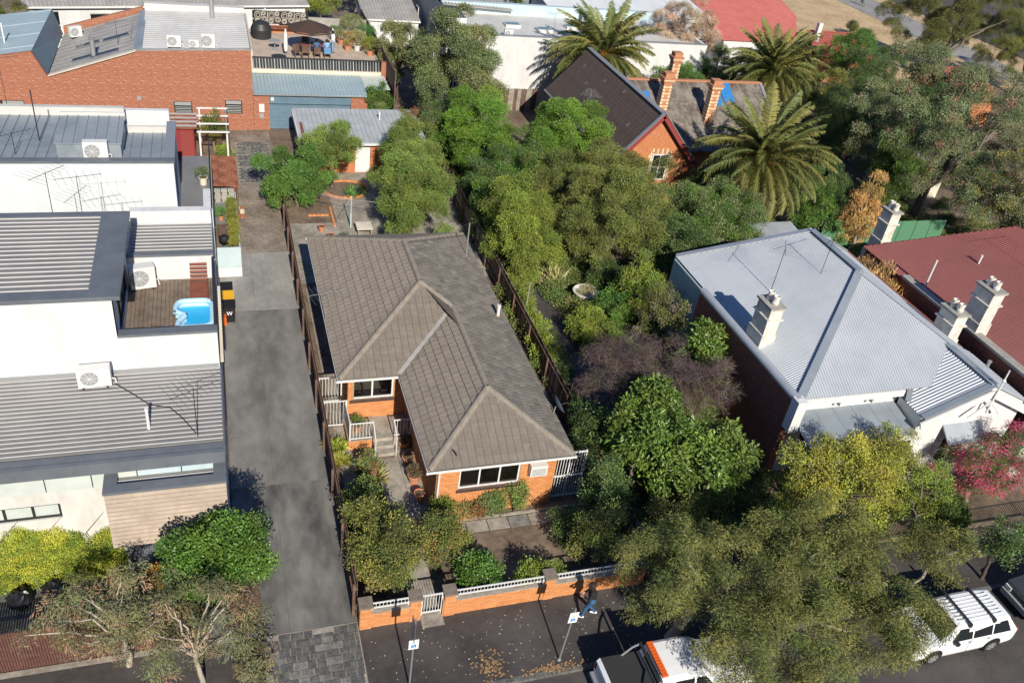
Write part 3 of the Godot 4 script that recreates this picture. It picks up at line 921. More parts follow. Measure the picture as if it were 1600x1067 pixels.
	# rooms behind the glass
	for q in [[V(wx + 0.3, 0.1, wz - 3.2), V(rx - 0.3, 2.6, wz - 0.26)], [V(mx + 0.25, 0.1, mz - 3.0), V(wx - 0.1, 2.6, mz - 0.26)]]:
		var b := MB.new()
		b.quad(q[0], V(q[1].x, q[0].y, q[0].z), V(q[1].x, q[1].y, q[0].z), V(q[0].x, q[1].y, q[0].z))
		b.quad(q[0], V(q[0].x, q[0].y, q[1].z), V(q[1].x, q[0].y, q[1].z), V(q[1].x, q[0].y, q[0].z))
		mput(o, "room", b, M["room_paint"])
	# dark brick sills
	for s in [[V(wx + fw[0] - 0.08, fw[1], wz), 21, 2.46], [V(mx + 0.06, 1.4, mz), 16, 1.86]]:
		for k in s[1]:
			var b := MB.new(); b.box(V(0, 0, 0), V(s[2] / s[1] - 0.01, 0.13, 0.13), Basis(V(1, 0, 0), 0.25))
			mput(o, "sill_brick", b, M["dark_sill"], s[0] + V(s[2] * (k + 0.5) / s[1], -0.07, 0.0))
	var ac := Node3D.new(); ac.name = "window_air_conditioner"; o.add_child(ac)
	boxpart(ac, "casing", V(wx + aw[0] + 0.02, aw[1] + 0.02, wz - 0.2), V(wx + aw[2] - 0.02, aw[3] - 0.02, wz + 0.28), M["appliance"])
	for k in 6:
		boxpart(ac, "louver", V(wx + aw[0] + 0.07, aw[1] + 0.07 + k * 0.06, wz + 0.281), V(wx + aw[2] - 0.07, aw[1] + 0.1 + k * 0.06, wz + 0.29), M["grille_grey"])
	# downpipe
	var dp := MB.new(); dp.tube([V(wx + 0.02, E - 0.1, zf + 0.02), V(wx + 0.06, E - 0.3, wz + 0.08), V(wx + 0.06, 0.0, wz + 0.08)], [0.045, 0.045, 0.045], 8)
	mput(o, "downpipe", dp, fr)
	# porch floor, steps and rails
	var po := MB.new(); po.span(V(mx - 0.15, 0, mz + 0.02), V(wx - 0.02, 0.45, mz + 1.42))
	var porch := mput(o, "porch", po, M["concrete"])
	for k in 2:
		boxpart(porch, "step", V(5.12, 0, mz + 1.42 + k * 0.3), V(5.92, 0.3 - k * 0.15, mz + 1.72 + k * 0.3), M["concrete"])
	bricks(porch, V(mx - 0.15, 0, mz + 1.421), V(1, 0, 0), 5.1 - mx + 0.13, 0.43, [], 0, 77)
	bricks(porch, V(mx - 0.151, 0, mz + 0.03), V(0, 0, 1), 1.38, 0.43, [], 0, 78)
	railing(porch, V(mx - 0.1, 0.45, mz + 1.38), V(5.1, 0.45, mz + 1.38), 0.85, 0.13, fr)
	railing(porch, V(mx - 0.1, 0.45, mz + 0.05), V(mx - 0.1, 0.45, mz + 1.32), 0.85, 0.13, fr)
	railing(porch, V(5.94, 0.45, mz + 1.38), V(wx - 0.05, 0.45, mz + 1.38), 0.85, 0.13, fr)
	for x in [5.1, 5.94]:
		var h := MB.new()
		h.tube([V(x, 1.3, mz + 1.4), V(x, 0.95, mz + 2.1), V(x, 0.9, mz + 2.12)], [0.025, 0.025, 0.025], 6); h.tube([V(x, 0.0, mz + 2.1), V(x, 0.95, mz + 2.1)], [0.022, 0.022], 6)
		mput(porch, "handrail", h, fr)
	var dr := boxpart(o, "door", V(wx + 0.0, 0.46, mz + 0.35), V(wx - 0.04, 2.5, mz + 1.2), M["dark_sill"])
	boxpart(dr, "handle", V(wx - 0.08, 1.4, mz + 0.42), V(wx - 0.04, 1.5, mz + 0.46), M["steel"])
	# things on and beside the house
	var sec := thing("security_gate", "tall white barred security gate at the shaded corner of the brick house", "gate", V(0, 0, 0))
	for k in 11:
		boxpart(sec, "bar", V(rx + 0.06 + k * 0.115, 0.05, wz - 0.25), V(rx + 0.085 + k * 0.115, 2.3, wz - 0.225), fr)
	for y in [0.05, 1.1, 2.28]:
		boxpart(sec, "rail", V(rx + 0.02, y, wz - 0.265), V(rx + 1.3, y + 0.045, wz - 0.21), fr)
	for x in [rx + 0.02, rx + 0.63, rx + 1.27]:
		boxpart(sec, "post", V(x, 0, wz - 0.27), V(x + 0.05, 2.36, wz - 0.205), fr)
	pipe("vent_pipe", "tall thin pale vent pipe near the rear corner of the tiled roof", "vent pipe", V(11.25, 3.08, -36.0), 1.75, 0.035, M["steel"], M["terracotta"], "vent pipes on the tiled roof")
	pipe("vent_pipe", "short stout white vent pipe low on the shaded slope of the tiled roof", "vent pipe", V(11.35, 3.02, -30.6), 0.55, 0.075, M["appliance"], M["terracotta"], "vent pipes on the tiled roof")
	antenna("silver television antenna at the gutter of the tiled roof, beside the driveway fence", V(xl - 0.02, 1.6, -31.3), 2.7, 0.25, false, 8)
	var dish := thing("satellite_dish", "dark blue satellite dish on the far eave of the tiled roof", "satellite dish", V(11.72, 2.86, -23.9))
	var db := MB.new(); db.tube([V(0, -0.05, 0), V(0.05, 0.35, 0)], [0.025, 0.025], 6); mput(dish, "bracket", db, M["steel"])
	var ds := MB.new(); ds.lathe(V(0, 0, 0), [Vector2(0.001, 0.0), Vector2(0.18, 0.02), Vector2(0.34, 0.08), Vector2(0.42, 0.13)], 18)
	var dm := mput(dish, "reflector", ds, M["dish_blue"], V(0.1, 0.42, 0)); dm.rotation = V(0, 0, -1.1)
	var da := MB.new(); da.tube([V(0.1, 0.4, 0), V(0.55, 0.55, 0.05)], [0.015, 0.015], 5); mput(dish, "feed_arm", da, M["dark_metal"])
	var dv := thing("roof_bracket", "small black bracket standing at the front gutter of the tiled roof", "bracket", V(7.35, 2.98, -21.95))
	var dvb := MB.new(); dvb.tube([V(0, -0.05, 0), V(-0.06, 0.16, 0), V(-0.16, 0.34, 0)], [0.03, 0.03, 0.02], 6); mput(dv, "arm", dvb, M["black"])
	# side gates on the driveway side
	for k in 2:
		var g := thing("side_gate", ["white metal side gate closing the walkway beside the house, nearer one", "white metal side gate farther along the walkway beside the house"][k], "gate", V(3.32, 0, [-27.6, -29.2][k]), "side gates by the house")
		railing(g, V(0, 0, 0), V(0.92, 0, 0), 1.35, 0.13, fr, "gate_frame", 0.12)

# ---------------------------------------------------------------- ground, street, driveway
func sheet(x0: float, x1: float, z0: float, z1: float, y: float) -> MB:
	var b := MB.new()
	b.quad(V(x0, y, z1), V(x1, y, z1), V(x1, y, z0), V(x0, y, z0))
	return b
func setting() -> void:
	var r := RandomNumberGenerator.new(); r.seed = 9
	structure("lower_ground", sheet(-400, 400, -400, 300, -0.16), M["earth"])
	var g := MB.new(); g.span(V(-300, -0.15, -380), V(300, 0, -14.85))
	structure("ground", g, M["earth"])
	structure("road", sheet(-300, 300, -14.7, 60, -0.12), M["road"])
	var foot := MB.new(); foot.quad(V(3.28, 0.006, -14.86), V(200, 0.006, -14.86), V(200, 0.006, -17.56), V(3.28, 0.006, -17.56))
	foot.quad(V(-200, 0.006, -14.86), V(0.28, 0.006, -14.86), V(0.28, 0.006, -17.9), V(-200, 0.006, -17.9))
	var fp := structure("footpath", foot, M["asphalt"])
	var kb := MB.new()
	for k in 90:
		var x := -60.0 + k * 1.5
		if x > -0.5 and x < 3.2:
			continue
		kb.span(V(x, -0.13, -14.86), V(x + 1.48, 0.012, -14.7))
	structure("kerb", kb, M["bluestone"])
	for q in [[8.1, 10.0, -15.05, -14.75], [26.5, 34.0, -16.9, -17.5], [6.6, 7.5, -14.9, -15.8]]:
		var lb := MB.new()
		for k in 130:
			var p := V(lerpf(q[0], q[1], 0.5 + r.randfn() * 0.3), 0.012 + r.randf() * 0.015, lerpf(q[2], q[3], 0.5 + r.randfn() * 0.3))
			var e := r.randf_range(0.6, 1.3)
			lb.col = Color(0.34 * e, 0.21 * e, 0.1 * e)
			lb.box(p, V(r.randf_range(0.04, 0.09), 0.006, r.randf_range(0.03, 0.06)), Basis(UP, r.randf() * TAU) * Basis(V(1, 0, 0), r.randfn() * 0.25))
		var lo := mput(self, "fallen_leaves", lb, M["twig"]); lo.set_meta("kind", "stuff"); tag(lo, ["brown leaves drifted along the kerb behind the pickup", "dry leaves lying along the footpath by the oleander hedge", "scattered leaves on the square tree pit in the footpath"][int(q[0]) % 7 % 3], "leaves")
	var lt := MB.new()
	for k in 300:
		var p := V(r.randf_range(3.4, 20.0), 0.012, r.randf_range(-17.4, -15.0))
		var e := r.randf_range(0.5, 1.3)
		lt.col = Color(0.5 * e, 0.4 * e, 0.27 * e)
		lt.box(p, V(r.randf_range(0.02, 0.06), 0.004, r.randf_range(0.015, 0.04)), Basis(UP, r.randf() * TAU))
	var lf := mput(self, "leaf_litter", lt, M["twig"]); lf.set_meta("kind", "stuff"); tag(lf, "pale leaf scraps strewn over the dark asphalt footpath", "leaves")
	# bluestone crossover
	var co := structure("crossover", sheet(0.3, 3.26, -17.72, -14.75, 0.016), M["concrete"])
	var z := -14.78
	var row := 0
	while z > -17.55:
		var d := r.randf_range(0.24, 0.32)
		var x := 0.34 + (0.15 if row % 2 else 0.0)
		while x < 3.2:
			var w := minf(r.randf_range(0.28, 0.5), 3.24 - x)
			if w > 0.12:
				var b := MB.new(); b.span(V(x + 0.01, -0.05, z - d + 0.012), V(x + w - 0.01, 0.03 + r.randf() * 0.016, z - 0.012))
				mput(co, "paving_stone", b, M["bluestone_pale"] if r.randf() < 0.25 else M["bluestone"])
			x += w
		z -= d; row += 1
	boxpart(co, "concrete_strip", V(0.32, -0.02, -17.86), V(3.24, 0.035, -17.64), M["concrete"])
	# driveway slabs
	var dr := structure("driveway", sheet(-0.44, 3.22, -42.4, -17.87, 0.004), M["mulch"])
	var zs := [-17.88, -21.3, -24.6, -27.6, -30.6, -33.7, -36.7, -39.8, -42.36]
	for k in 8:
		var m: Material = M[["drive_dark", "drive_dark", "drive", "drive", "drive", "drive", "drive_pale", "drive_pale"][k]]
		boxpart(dr, "slab", V(0.32 if k == 0 else -0.43, -0.03, zs[k + 1] + 0.006), V(1.13, 0.025 + 0.003 * (k % 2), zs[k] - 0.006), m)
		boxpart(dr, "slab", V(1.14, -0.03, zs[k + 1] + 0.006), V(3.2, 0.026 + 0.003 * ((k + 1) % 2), zs[k] - 0.006), m)
	structure("lane", sheet(0.5, 3.25, -59.4, -42.4, 0.008), M["lane_dirt"])
	var cb := structure("cobbled_lane", sheet(0.95, 3.1, -57.3, -51.0, 0.022), M["concrete"])
	z = -51.05
	row = 0
	while z > -57.2:
		var d2 := r.randf_range(0.2, 0.27)
		var x := 1.0 + (0.12 if row % 2 else 0.0)
		while x < 3.05:
			var w := minf(r.randf_range(0.24, 0.36), 3.08 - x)
			if w > 0.1:
				var b := MB.new(); b.span(V(x + 0.015, -0.02, z - d2 + 0.018), V(x + w - 0.015, 0.03 + r.randf() * 0.025, z - 0.018))
				mput(cb, "cobble", b, M["bluestone_pale"] if r.randf() < 0.35 else M["bluestone"])
			x += w
		z -= d2; row += 1
	# far park strip, path and road
	var pk := MB.new(); pk.poly([V(62, 0.01, -76), V(79, 0.01, -74), V(101, 0.01, -74), V(101, 0.01, -200), V(62, 0.01, -200)])
	structure("park_grass", pk, M["dry_grass"])
	var pp := MB.new(); pp.poly([V(85.6, 0.02, -74), V(90.3, 0.02, -74), V(93.8, 0.02, -112), V(96, 0.02, -200), V(87, 0.02, -200), V(86.2, 0.02, -112)])
	structure("park_path", pp, M["drive_pale"])
	var cr := MB.new(); cr.poly([V(96.5, 0.014, -74), V(130, 0.014, -74), V(130, 0.014, -200), V(98, 0.014, -200)])
	structure("far_road", cr, M["road"])
	# yard surfaces of the brick house
	structure("front_path", sheet(5.1, 6.0, -25.4, -17.7, 0.012), M["concrete"])
	var sp := MB.new()
	sp.span(V(6.02, -0.02, -26.1), V(6.68, 0.02, -21.0)); 
	structure("wall_path", sp, M["concrete"])
	structure("side_path", sheet(3.7, 4.28, -38.5, -22.5, 0.012), M["concrete"])
	structure("garden_bed", sheet(3.3, 5.1, -25.6, -17.7, 0.008), M["mulch"])
	structure("front_lawn", sheet(6.7, 13.2, -20.9, -17.7, 0.01), M["earth"])
	var fl := structure("flagstone_path", sheet(7.0, 12.8, -21.55, -20.9, 0.006), M["mulch"])
	for k in 7:
		boxpart(fl, "flagstone", V(7.02 + k * 0.82, -0.02, -21.5), V(7.8 + k * 0.82, 0.03, -20.95), M["concrete"] if k % 3 else M["bluestone_pale"])
	boxpart(fl, "edging", V(6.7, -0.02, -21.66), V(12.8, 0.07, -21.56), M["concrete"])
	structure("yard", sheet(3.4, 13.8, -52.6, -39.0, 0.006), M["concrete"])
	structure("yard_soil", sheet(3.4, 6.2, -49.6, -45.6, 0.012), M["earth"])
	structure("garden_path", sheet(15.0, 16.3, -42, -24, 0.012), M["asphalt"])

func brick_run(o: Node3D, called: String, a: Vector3, right: Vector3, w: float, h: float, singles: int, sd: int) -> void:
	var wo := wall(o, called, a, right, w, h, 0.22, [], M["mortar"])
	bricks(wo, a, right, w, h, [], singles, sd)
func front_fence() -> void:
	var zf := -17.58
	var o := thing("front_fence", "low orange brick front fence with concrete capped piers along the footpath", "fence", V(0, 0, 0))
	brick_run(o, "wall", V(3.28, 0, zf), V(1, 0, 0), 2.02, 0.69, 80, 301)
	brick_run(o, "wall", V(6.02, 0, zf), V(1, 0, 0), 7.4, 0.69, 220, 302)
	for q in [[3.28, 5.3], [6.02, 13.42]]:
		boxpart(o, "coping", V(q[0], 0.69, zf - 0.24), V(q[1], 0.74, zf + 0.02), M["concrete"])
	var ps := [3.3, 4.92, 6.08, 9.6, 13.0]
	for k in 5:
		var x: float = ps[k]
		var pw := wall(o, "pier", V(x, 0, zf + 0.035), V(1, 0, 0), 0.36, 1.03, 0.36, [], M["mortar"])
		bricks(pw, V(x, 0, zf + 0.036), V(1, 0, 0), 0.36, 1.03, [], 0, 310 + k)
		bricks(pw, V(x - 0.001, 0, zf + 0.035 - 0.36), V(0, 0, 1), 0.36, 1.03, [], 0, 330 + k)
		boxpart(o, "pier_cap", V(x - 0.05, 1.03, zf - 0.375), V(x + 0.41, 1.11, zf + 0.085), M["cap_brown"])
	railing(o, V(3.7, 0.74, zf - 0.12), V(4.88, 0.74, zf - 0.12), 0.3, 0.12, M["white_paint"])
	railing(o, V(6.5, 0.74, zf - 0.12), V(9.56, 0.74, zf - 0.12), 0.3, 0.12, M["white_paint"])
	railing(o, V(10.0, 0.74, zf - 0.12), V(12.96, 0.74, zf - 0.12), 0.3, 0.12, M["white_paint"])
	var g := thing("garden_gate", "small white metal garden gate between the brick fence piers", "gate", V(5.34, 0.02, zf - 0.15))
	railing(g, V(0, 0, 0), V(0.68, 0, 0), 0.95, 0.1, M["white_paint"], "gate_frame", 0.1)
	structure("gate_step", sheet(5.3, 6.05, -18.0, -17.2, 0.016), M["concrete"])
func paling_fence(label: String, a: Vector3, c: Vector3, h: float, step: float, mats: Array, sd: int, group := "", rails := true) -> void:
	var r := RandomNumberGenerator.new(); r.seed = sd
	var o := thing("paling_fence", label, "fence", a, group)
	var d := c - a
	var n := int(d.length() / step)
	var dir := d.normalized()
	o.rotation.y = atan2(-dir.z, dir.x)
	plank_row(o, "paling", V(step / 2, h / 2, 0), V(step, 0, 0), n, V(step * 0.94, h, 0.02), mats, r, 0.012)
	if rails:
		for y in [0.35, h - 0.3]:
			boxpart(o, "rail", V(0, y, -0.06), V(d.length(), y + 0.08, -0.012), mats[0])
	for k in int(d.length() / 2.7) + 1:
		boxpart(o, "post", V(k * 2.7, 0, -0.15), V(k * 2.7 + 0.09, h - 0.1, -0.062), mats[0])

# ---------------------------------------------------------------- the houses left of the driveway
func modern_house() -> void:
	var o := thing("modern_house", "white rendered modern house with flat ribbed roofs and a tan boarded box", "house", V(0, 0, 0))
	var X := -0.5
	var L := -16.0
	# front block
	wall(o, "front_wall", V(L, 0, -21.4), V(1, 0, 0), X - L, 3.85, 0.3, [[8.3, 2.75, 10.65, 3.35]], M["brick_white"])
	window(o, V(L + 8.3, 2.75, -21.5), V(1, 0, 0), 2.35, 0.6, 3, 1, M["dark_metal"], M["panel_green"], 0.08)
	wall(o, "side_wall", V(X, 0, -21.42), V(0, 0, -1), 12.0, 4.85, 0.3, [], M["render_white"])
	boxpart(o, "eaves_soffit", V(L, 4.5, -25.5), V(X - 0.02, 4.56, -21.32), M["dark_metal"])
	var pw := 1.28
	for k in 12:
		boxpart(o, "clerestory_panel", V(X - 0.01 - (k + 1) * pw + 0.015, 3.87, -21.42), V(X - 0.01 - k * pw - 0.015, 4.5, -21.37), M["panel_blue"] if k < 2 else M["panel_green"])
	boxpart(o, "fascia", V(L, 4.56, -21.36), V(X + 0.03, 4.99, -21.2), M["flashing"])
	boxpart(o, "gutter", V(L, 4.9, -21.72), V(X + 0.02, 4.95, -21.36), M["flashing"])
	metal_roof(o, "front_roof", [V(L, 5.0, -21.74), V(X, 5.0, -21.74), V(X, 5.0, -25.58), V(L, 5.0, -25.58)], V(1, 0, 0), 0.205, 0.03, 0.026, M["roof_grey"], M["rib_pale"], 0.55)
	boxpart(o, "roof_edge", V(X, 4.7, -25.58), V(X + 0.05, 5.03, -21.38), M["flashing"])
	boxpart(o, "wall_flashing", V(L, 5.0, -25.62), V(X - 0.03, 5.16, -25.56), M["steel"])
	# boarded box
	var bo := Node3D.new(); bo.name = "boarded_box"; o.add_child(bo)
	var r := RandomNumberGenerator.new(); r.seed = 3
	boxpart(bo, "core", V(-3.92, 2.05, -21.38), V(X - 0.02, 4.0, -20.56), M["tan_groove"])
	for k in 13:
		boxpart(bo, "board", V(-3.95, 2.04 + k * 0.175, -20.555), V(X + 0.01, 2.04 + k * 0.175 + 0.14, -20.52), M["tan_board"])
		boxpart(bo, "end_board", V(X - 0.019, 2.04 + k * 0.175, -21.36), V(X + 0.012, 2.04 + k * 0.175 + 0.14, -20.556), M["tan_board"])
	for q in [[V(-3.98, 4.32, -20.86), V(X + 0.03, 4.42, -20.5)], [V(-3.98, 4.32, -21.36), V(-3.6, 4.42, -20.86)], [V(-0.85, 4.32, -21.36), V(X + 0.03, 4.42, -20.86)]]:
		boxpart(bo, "rim", q[0], q[1], M["flashing"])
	metal_roof(bo, "box_roof", [V(-3.6, 4.2, -20.86), V(-0.85, 4.2, -20.86), V(-0.85, 4.2, -21.36), V(-3.6, 4.2, -21.36)], V(1, 0, 0), 0.2, 0.08, 0.05, M["roof_grey"], M["rib_pale"], 0.5)
	boxpart(o, "garage_door", V(-3.7, 0.02, -21.39), V(-0.7, 2.0, -21.34), M["flashing"])
	# upper block
	wall(o, "upper_wall", V(L, 4.9, -25.63), V(1, 0, 0), X - L, 1.55, 0.3, [], M["render_white"])
	wall(o, "upper_wall", V(L, 6.45, -25.63), V(1, 0, 0), -3.62 - L, 1.5, 0.3, [], M["render_white"])
	wall(o, "upper_side_wall", V(-3.62, 5.0, -25.64), V(0, 0, -1), 5.7, 2.95, 0.25, [[1.0, 0.6, 4.6, 2.6]], M["render_white"])
	window(o, V(-3.72, 5.6, -26.64), V(0, 0, -1), 3.6, 2.0, 3, 1, M["dark_metal"], M["glass_dark"], 0.06, "sliding_door")
	boxpart(o, "upper_back_wall", V(L, 4.9, -31.4), V(-3.63, 7.94, -31.2), M["render_white"])
	for q in [[V(L, 7.95, -26.05), V(-3.35, 8.1, -25.55)], [V(-4.3, 7.95, -31.5), V(-3.35, 8.1, -26.05)], [V(L, 7.95, -31.5), V(-4.3, 8.1, -31.15)]]:
		boxpart(o, "roof_edge", q[0], q[1], M["flashing"])
	metal_roof(o, "upper_roof", [V(L, 8.04, -26.05), V(-4.3, 8.04, -26.05), V(-4.3, 8.04, -31.15), V(L, 8.04, -31.15)], V(1, 0, 0), 0.29, 0.048, 0.03, M["roof_grey"], M["rib_pale"], 0.55)
	# terrace
	var deck := Node3D.new(); deck.name = "terrace_deck"; o.add_child(deck)
	for k in 21:
		boxpart(deck, "deck_board", V(-3.6 + k * 0.145, 5.42, -30.8), V(-3.6 + k * 0.145 + 0.135, 5.5, -25.95), M["deck_timber"])
	boxpart(o, "parapet_cap", V(-3.6, 6.45, -25.96), V(X + 0.02, 6.55, -25.6), M["flashing"])
	wall(o, "terrace_back_wall", V(-3.6, 4.9, -30.82), V(1, 0, 0), 3.05, 1.62, 0.2, [], M["render_white"])
	boxpart(o, "terrace_wall_cap", V(-3.6, 6.5, -31.05), V(X - 0.02, 6.6, -30.8), M["flashing"])
	boxpart(o, "terrace_floor", V(-3.6, 5.1, -30.8), V(X - 0.05, 5.4, -25.95), M["dark_metal"])
	var rl := Node3D.new(); rl.name = "terrace_railing"; o.add_child(rl)
	for k in 42:
		boxpart(rl, "slat", V(X - 0.06, 5.3, -30.75 + k * 0.115), V(X - 0.02, 6.4, -30.75 + k * 0.115 + 0.035), M["dark_metal"])
	boxpart(rl, "rail", V(X - 0.1, 6.4, -30.8), V(X + 0.0, 6.46, -25.97), M["dark_metal"])
	# outer trellis strip down to the drive
	var tr := Node3D.new(); tr.name = "side_screen"; o.add_child(tr)
	for k in 48:
		boxpart(tr, "slat", V(X + 0.02, 5.06, -25.8 - k * 0.105), V(X + 0.14, 5.12, -25.8 - k * 0.105 - 0.06), M["cream"])
	for x in [X + 0.005, X + 0.145]:
		boxpart(tr, "rail", V(x, 5.0, -30.85), V(x + 0.03, 5.14, -25.75), M["dark_metal"])
	metal_roof(o, "rear_roof", [V(-3.55, 6.45, -31.06), V(X - 0.05, 6.45, -31.06), V(X - 0.05, 6.45, -33.6), V(-3.55, 6.45, -33.6)], V(1, 0, 0), 0.26, 0.042, 0.028, M["roof_grey"], M["rib_pale"], 0.55)
	wall(o, "rear_side_wall", V(X - 0.04, 0, -31.0), V(0, 0, -1), 5.9, 6.4, 0.3, [], M["render_white"])
	boxpart(o, "rear_parapet", V(-3.6, 6.3, -34.0), V(X - 0.05, 7.0, -33.62), M["render_white"])
	# drive-side things
	antenna("thin television antenna with long wires at the front edge of the ribbed roof", V(-1.25, 5.02, -22.0), 1.9, 0.5, true, 9, "antennas over the white houses")
	antenna("dark television antenna behind the upper ribbed roof, leftmost of three", V(-6.0, 7.0, -31.9), 2.5, 0.9, true, 8, "antennas over the white houses")
	antenna("dark television antenna behind the upper ribbed roof, between two others", V(-5.0, 7.0, -31.8), 2.4, 0.3, true, 7, "antennas over the white houses")
	antenna("pale television antenna behind the upper ribbed roof, nearest its corner", V(-4.2, 7.0, -31.7), 2.2, 0.15, false, 6, "antennas over the white houses")
	for x in [-6.0, -5.0, -4.2]:
		boxpart(o, "antenna_block", V(x - 0.15, 6.6, -32.05), V(x + 0.15, 7.0, -31.55), M["render_white"])
	boxpart(o, "rear_flat_roof", V(L, 6.3, -33.6), V(-3.6, 6.6, -31.42), M["pale_roof"])
	pipe("flue_pipe", "short white flue pipe standing on the lower ribbed roof", "flue", V(-2.7, 5.02, -22.6), 0.75, 0.05, M["appliance"])
	air_conditioner("large white air conditioner on the lower ribbed roof against the wall", V(-4.4, 5.05, -25.0), 0.05, 1.0, 0.75, 0.36, "air conditioners on roofs")
	var cable := thing("roof_cable", "thin black cable snaking across the lower ribbed roof", "cable", V(0, 0, 0))
	var cbm := MB.new(); cbm.tube([V(-3.8, 5.12, -24.9), V(-3.2, 5.065, -24.3), V(-2.7, 5.06, -23.7), V(-2.1, 5.06, -23.5), V(-1.7, 5.06, -22.9), V(-1.3, 5.06, -22.1)], [0.014, 0.014, 0.014, 0.014, 0.014, 0.014], 5)
	mput(cable, "wire", cbm, M["black"])
	air_conditioner("white air conditioner in the corner of the timber roof terrace", V(-3.1, 5.5, -30.3), 0.2, 0.9, 0.95, 0.4, "air conditioners on roofs")
	# terrace things
	var pool := thing("paddling_pool", "bright blue inflatable paddling pool on the timber terrace", "paddling pool", V(-1.28, 5.5, -27.9))
	var ring := []
	for k in 40:
		var a := TAU * k / 40
		var rr := 0.66 / pow(pow(absf(cos(a)), 5.0) + pow(absf(sin(a)), 5.0), 0.2)
		if a > 2.3 and a < 3.5:
			rr -= 0.34 * pow(sin((a - 2.3) / 1.2 * PI), 2.0)
		ring.append(V(cos(a) * rr * 0.98, 0, sin(a) * rr * 1.35))
	for lvl in 2:
		var pb := MB.new()
		var pts := []
		var rad := []
		for k in 41:
			pts.append(ring[k % 40] * (1.0 - 0.03 * lvl) + UP * (0.1 + lvl * 0.17)); rad.append(0.105)
		pb.tube(pts, rad, 10, false)
		mput(pool, "ring", pb, M["pool_pale"])
	var pf := MB.new()
	for k in 40:
		pf.tri(V(0, 0.06, 0), ring[(k + 1) % 40] * 0.95 + UP * 0.05, ring[k] * 0.95 + UP * 0.05)
	mput(pool, "floor", pf, M["pool_blue"])
	var lg := thing("sun_lounger", "reddish slatted timber sun lounger on the roof terrace", "sun lounger", V(-1.1, 5.5, -30.7))
	for k in 15:
		var t := k / 14.0
		var y := 0.3 if t > 0.35 else 0.3 + (0.35 - t) * 1.3
		var s := MB.new(); s.box(V(0, 0, 0), V(0.62, 0.03, 0.1), Basis(V(1, 0, 0), 0.0 if t > 0.35 else 0.6))
		mput(lg, "slat", s, M["red_timber"], V(0, y, 0.1 + t * 1.75))
	for s in [-1, 1]:
		boxpart(lg, "side_rail", V(s * 0.3 - 0.025, 0.22, 0.55), V(s * 0.3 + 0.025, 0.285, 1.9), M["red_timber"])
		for z in [0.55, 1.8]:
			boxpart(lg, "leg", V(s * 0.3 - 0.025, 0, z), V(s * 0.3 + 0.025, 0.22, z + 0.05), M["red_timber"])
	# bins and bottles by the drive
	var names := ["yellow lidded recycling bin standing at the edge of the driveway", "black wheelie bin with white letters beside the yellow lidded bin", "black bin standing behind the yellow lidded bin"]
	for k in 3:
		var b := thing("wheelie_bin", names[k], "bin", [V(-0.12, 0.025, -36.7), V(-0.08, 0.025, -35.9), V(-0.15, 0.025, -37.5)][k], "bins at the edge of the driveway")
		var q := MB.new()
		q.poly([V(-0.22, 0.08, 0.25), V(0.22, 0.08, 0.25), V(0.27, 0.92, 0.31), V(-0.27, 0.92, 0.31)]); q.poly([V(0.22, 0.08, -0.25), V(-0.22, 0.08, -0.25), V(-0.27, 0.92, -0.31), V(0.27, 0.92, -0.31)])
		q.poly([V(0.22, 0.08, 0.25), V(0.22, 0.08, -0.25), V(0.27, 0.92, -0.31), V(0.27, 0.92, 0.31)]); q.poly([V(-0.22, 0.08, -0.25), V(-0.22, 0.08, 0.25), V(-0.27, 0.92, 0.31), V(-0.27, 0.92, -0.31)])
		q.poly([V(-0.22, 0.08, -0.25), V(0.22, 0.08, -0.25), V(0.22, 0.08, 0.25), V(-0.22, 0.08, 0.25)])
		mput(b, "body", q, M["black"])
		var lid := MB.new(); lid.poly([V(-0.29, 0.93, 0.33), V(0.29, 0.93, 0.33), V(0.29, 1.0, -0.33), V(-0.29, 1.0, -0.33)]); lid.box(V(0, 0.93, 0.0), V(0.58, 0.03, 0.66))
		mput(b, "lid", lid, M["yellow"] if k == 0 else M["black"])
		for s in [-1, 1]:
			var w := MB.new(); w.tube([V(s * 0.18, 0.1, -0.24), V(s * 0.25, 0.1, -0.24)], [0.1, 0.1], 12)
			mput(b, "wheel", w, M["rubber"])
		if k == 1:
			var t := TextMesh.new(); t.text = "W"; t.font_size = 40; t.pixel_size = 0.007; t.depth = 0.01
			var e := put(b, "lettering", t, M["sign_white"], V(0.0, 0.62, 0.297)); e.rotation.x = 0.07
	var sh := thing("crate_rack", "narrow rack of pale crates against the wall by the bins", "rack", V(-0.36, 0.02, -36.9))
	for k in 5:
		boxpart(sh, "shelf", V(-0.12, 0.15 + k * 0.0, -1.0 + k * 0.55), V(0.12, 0.6, -0.6 + k * 0.55), [M["cream"], M["appliance"], M["sign_white"], M["grille_grey"], M["orange"]][k])
		boxpart(sh, "leg", V(-0.02, 0, -0.9 + k * 0.55), V(0.02, 0.15, -0.8 + k * 0.55), M["dark_metal"])

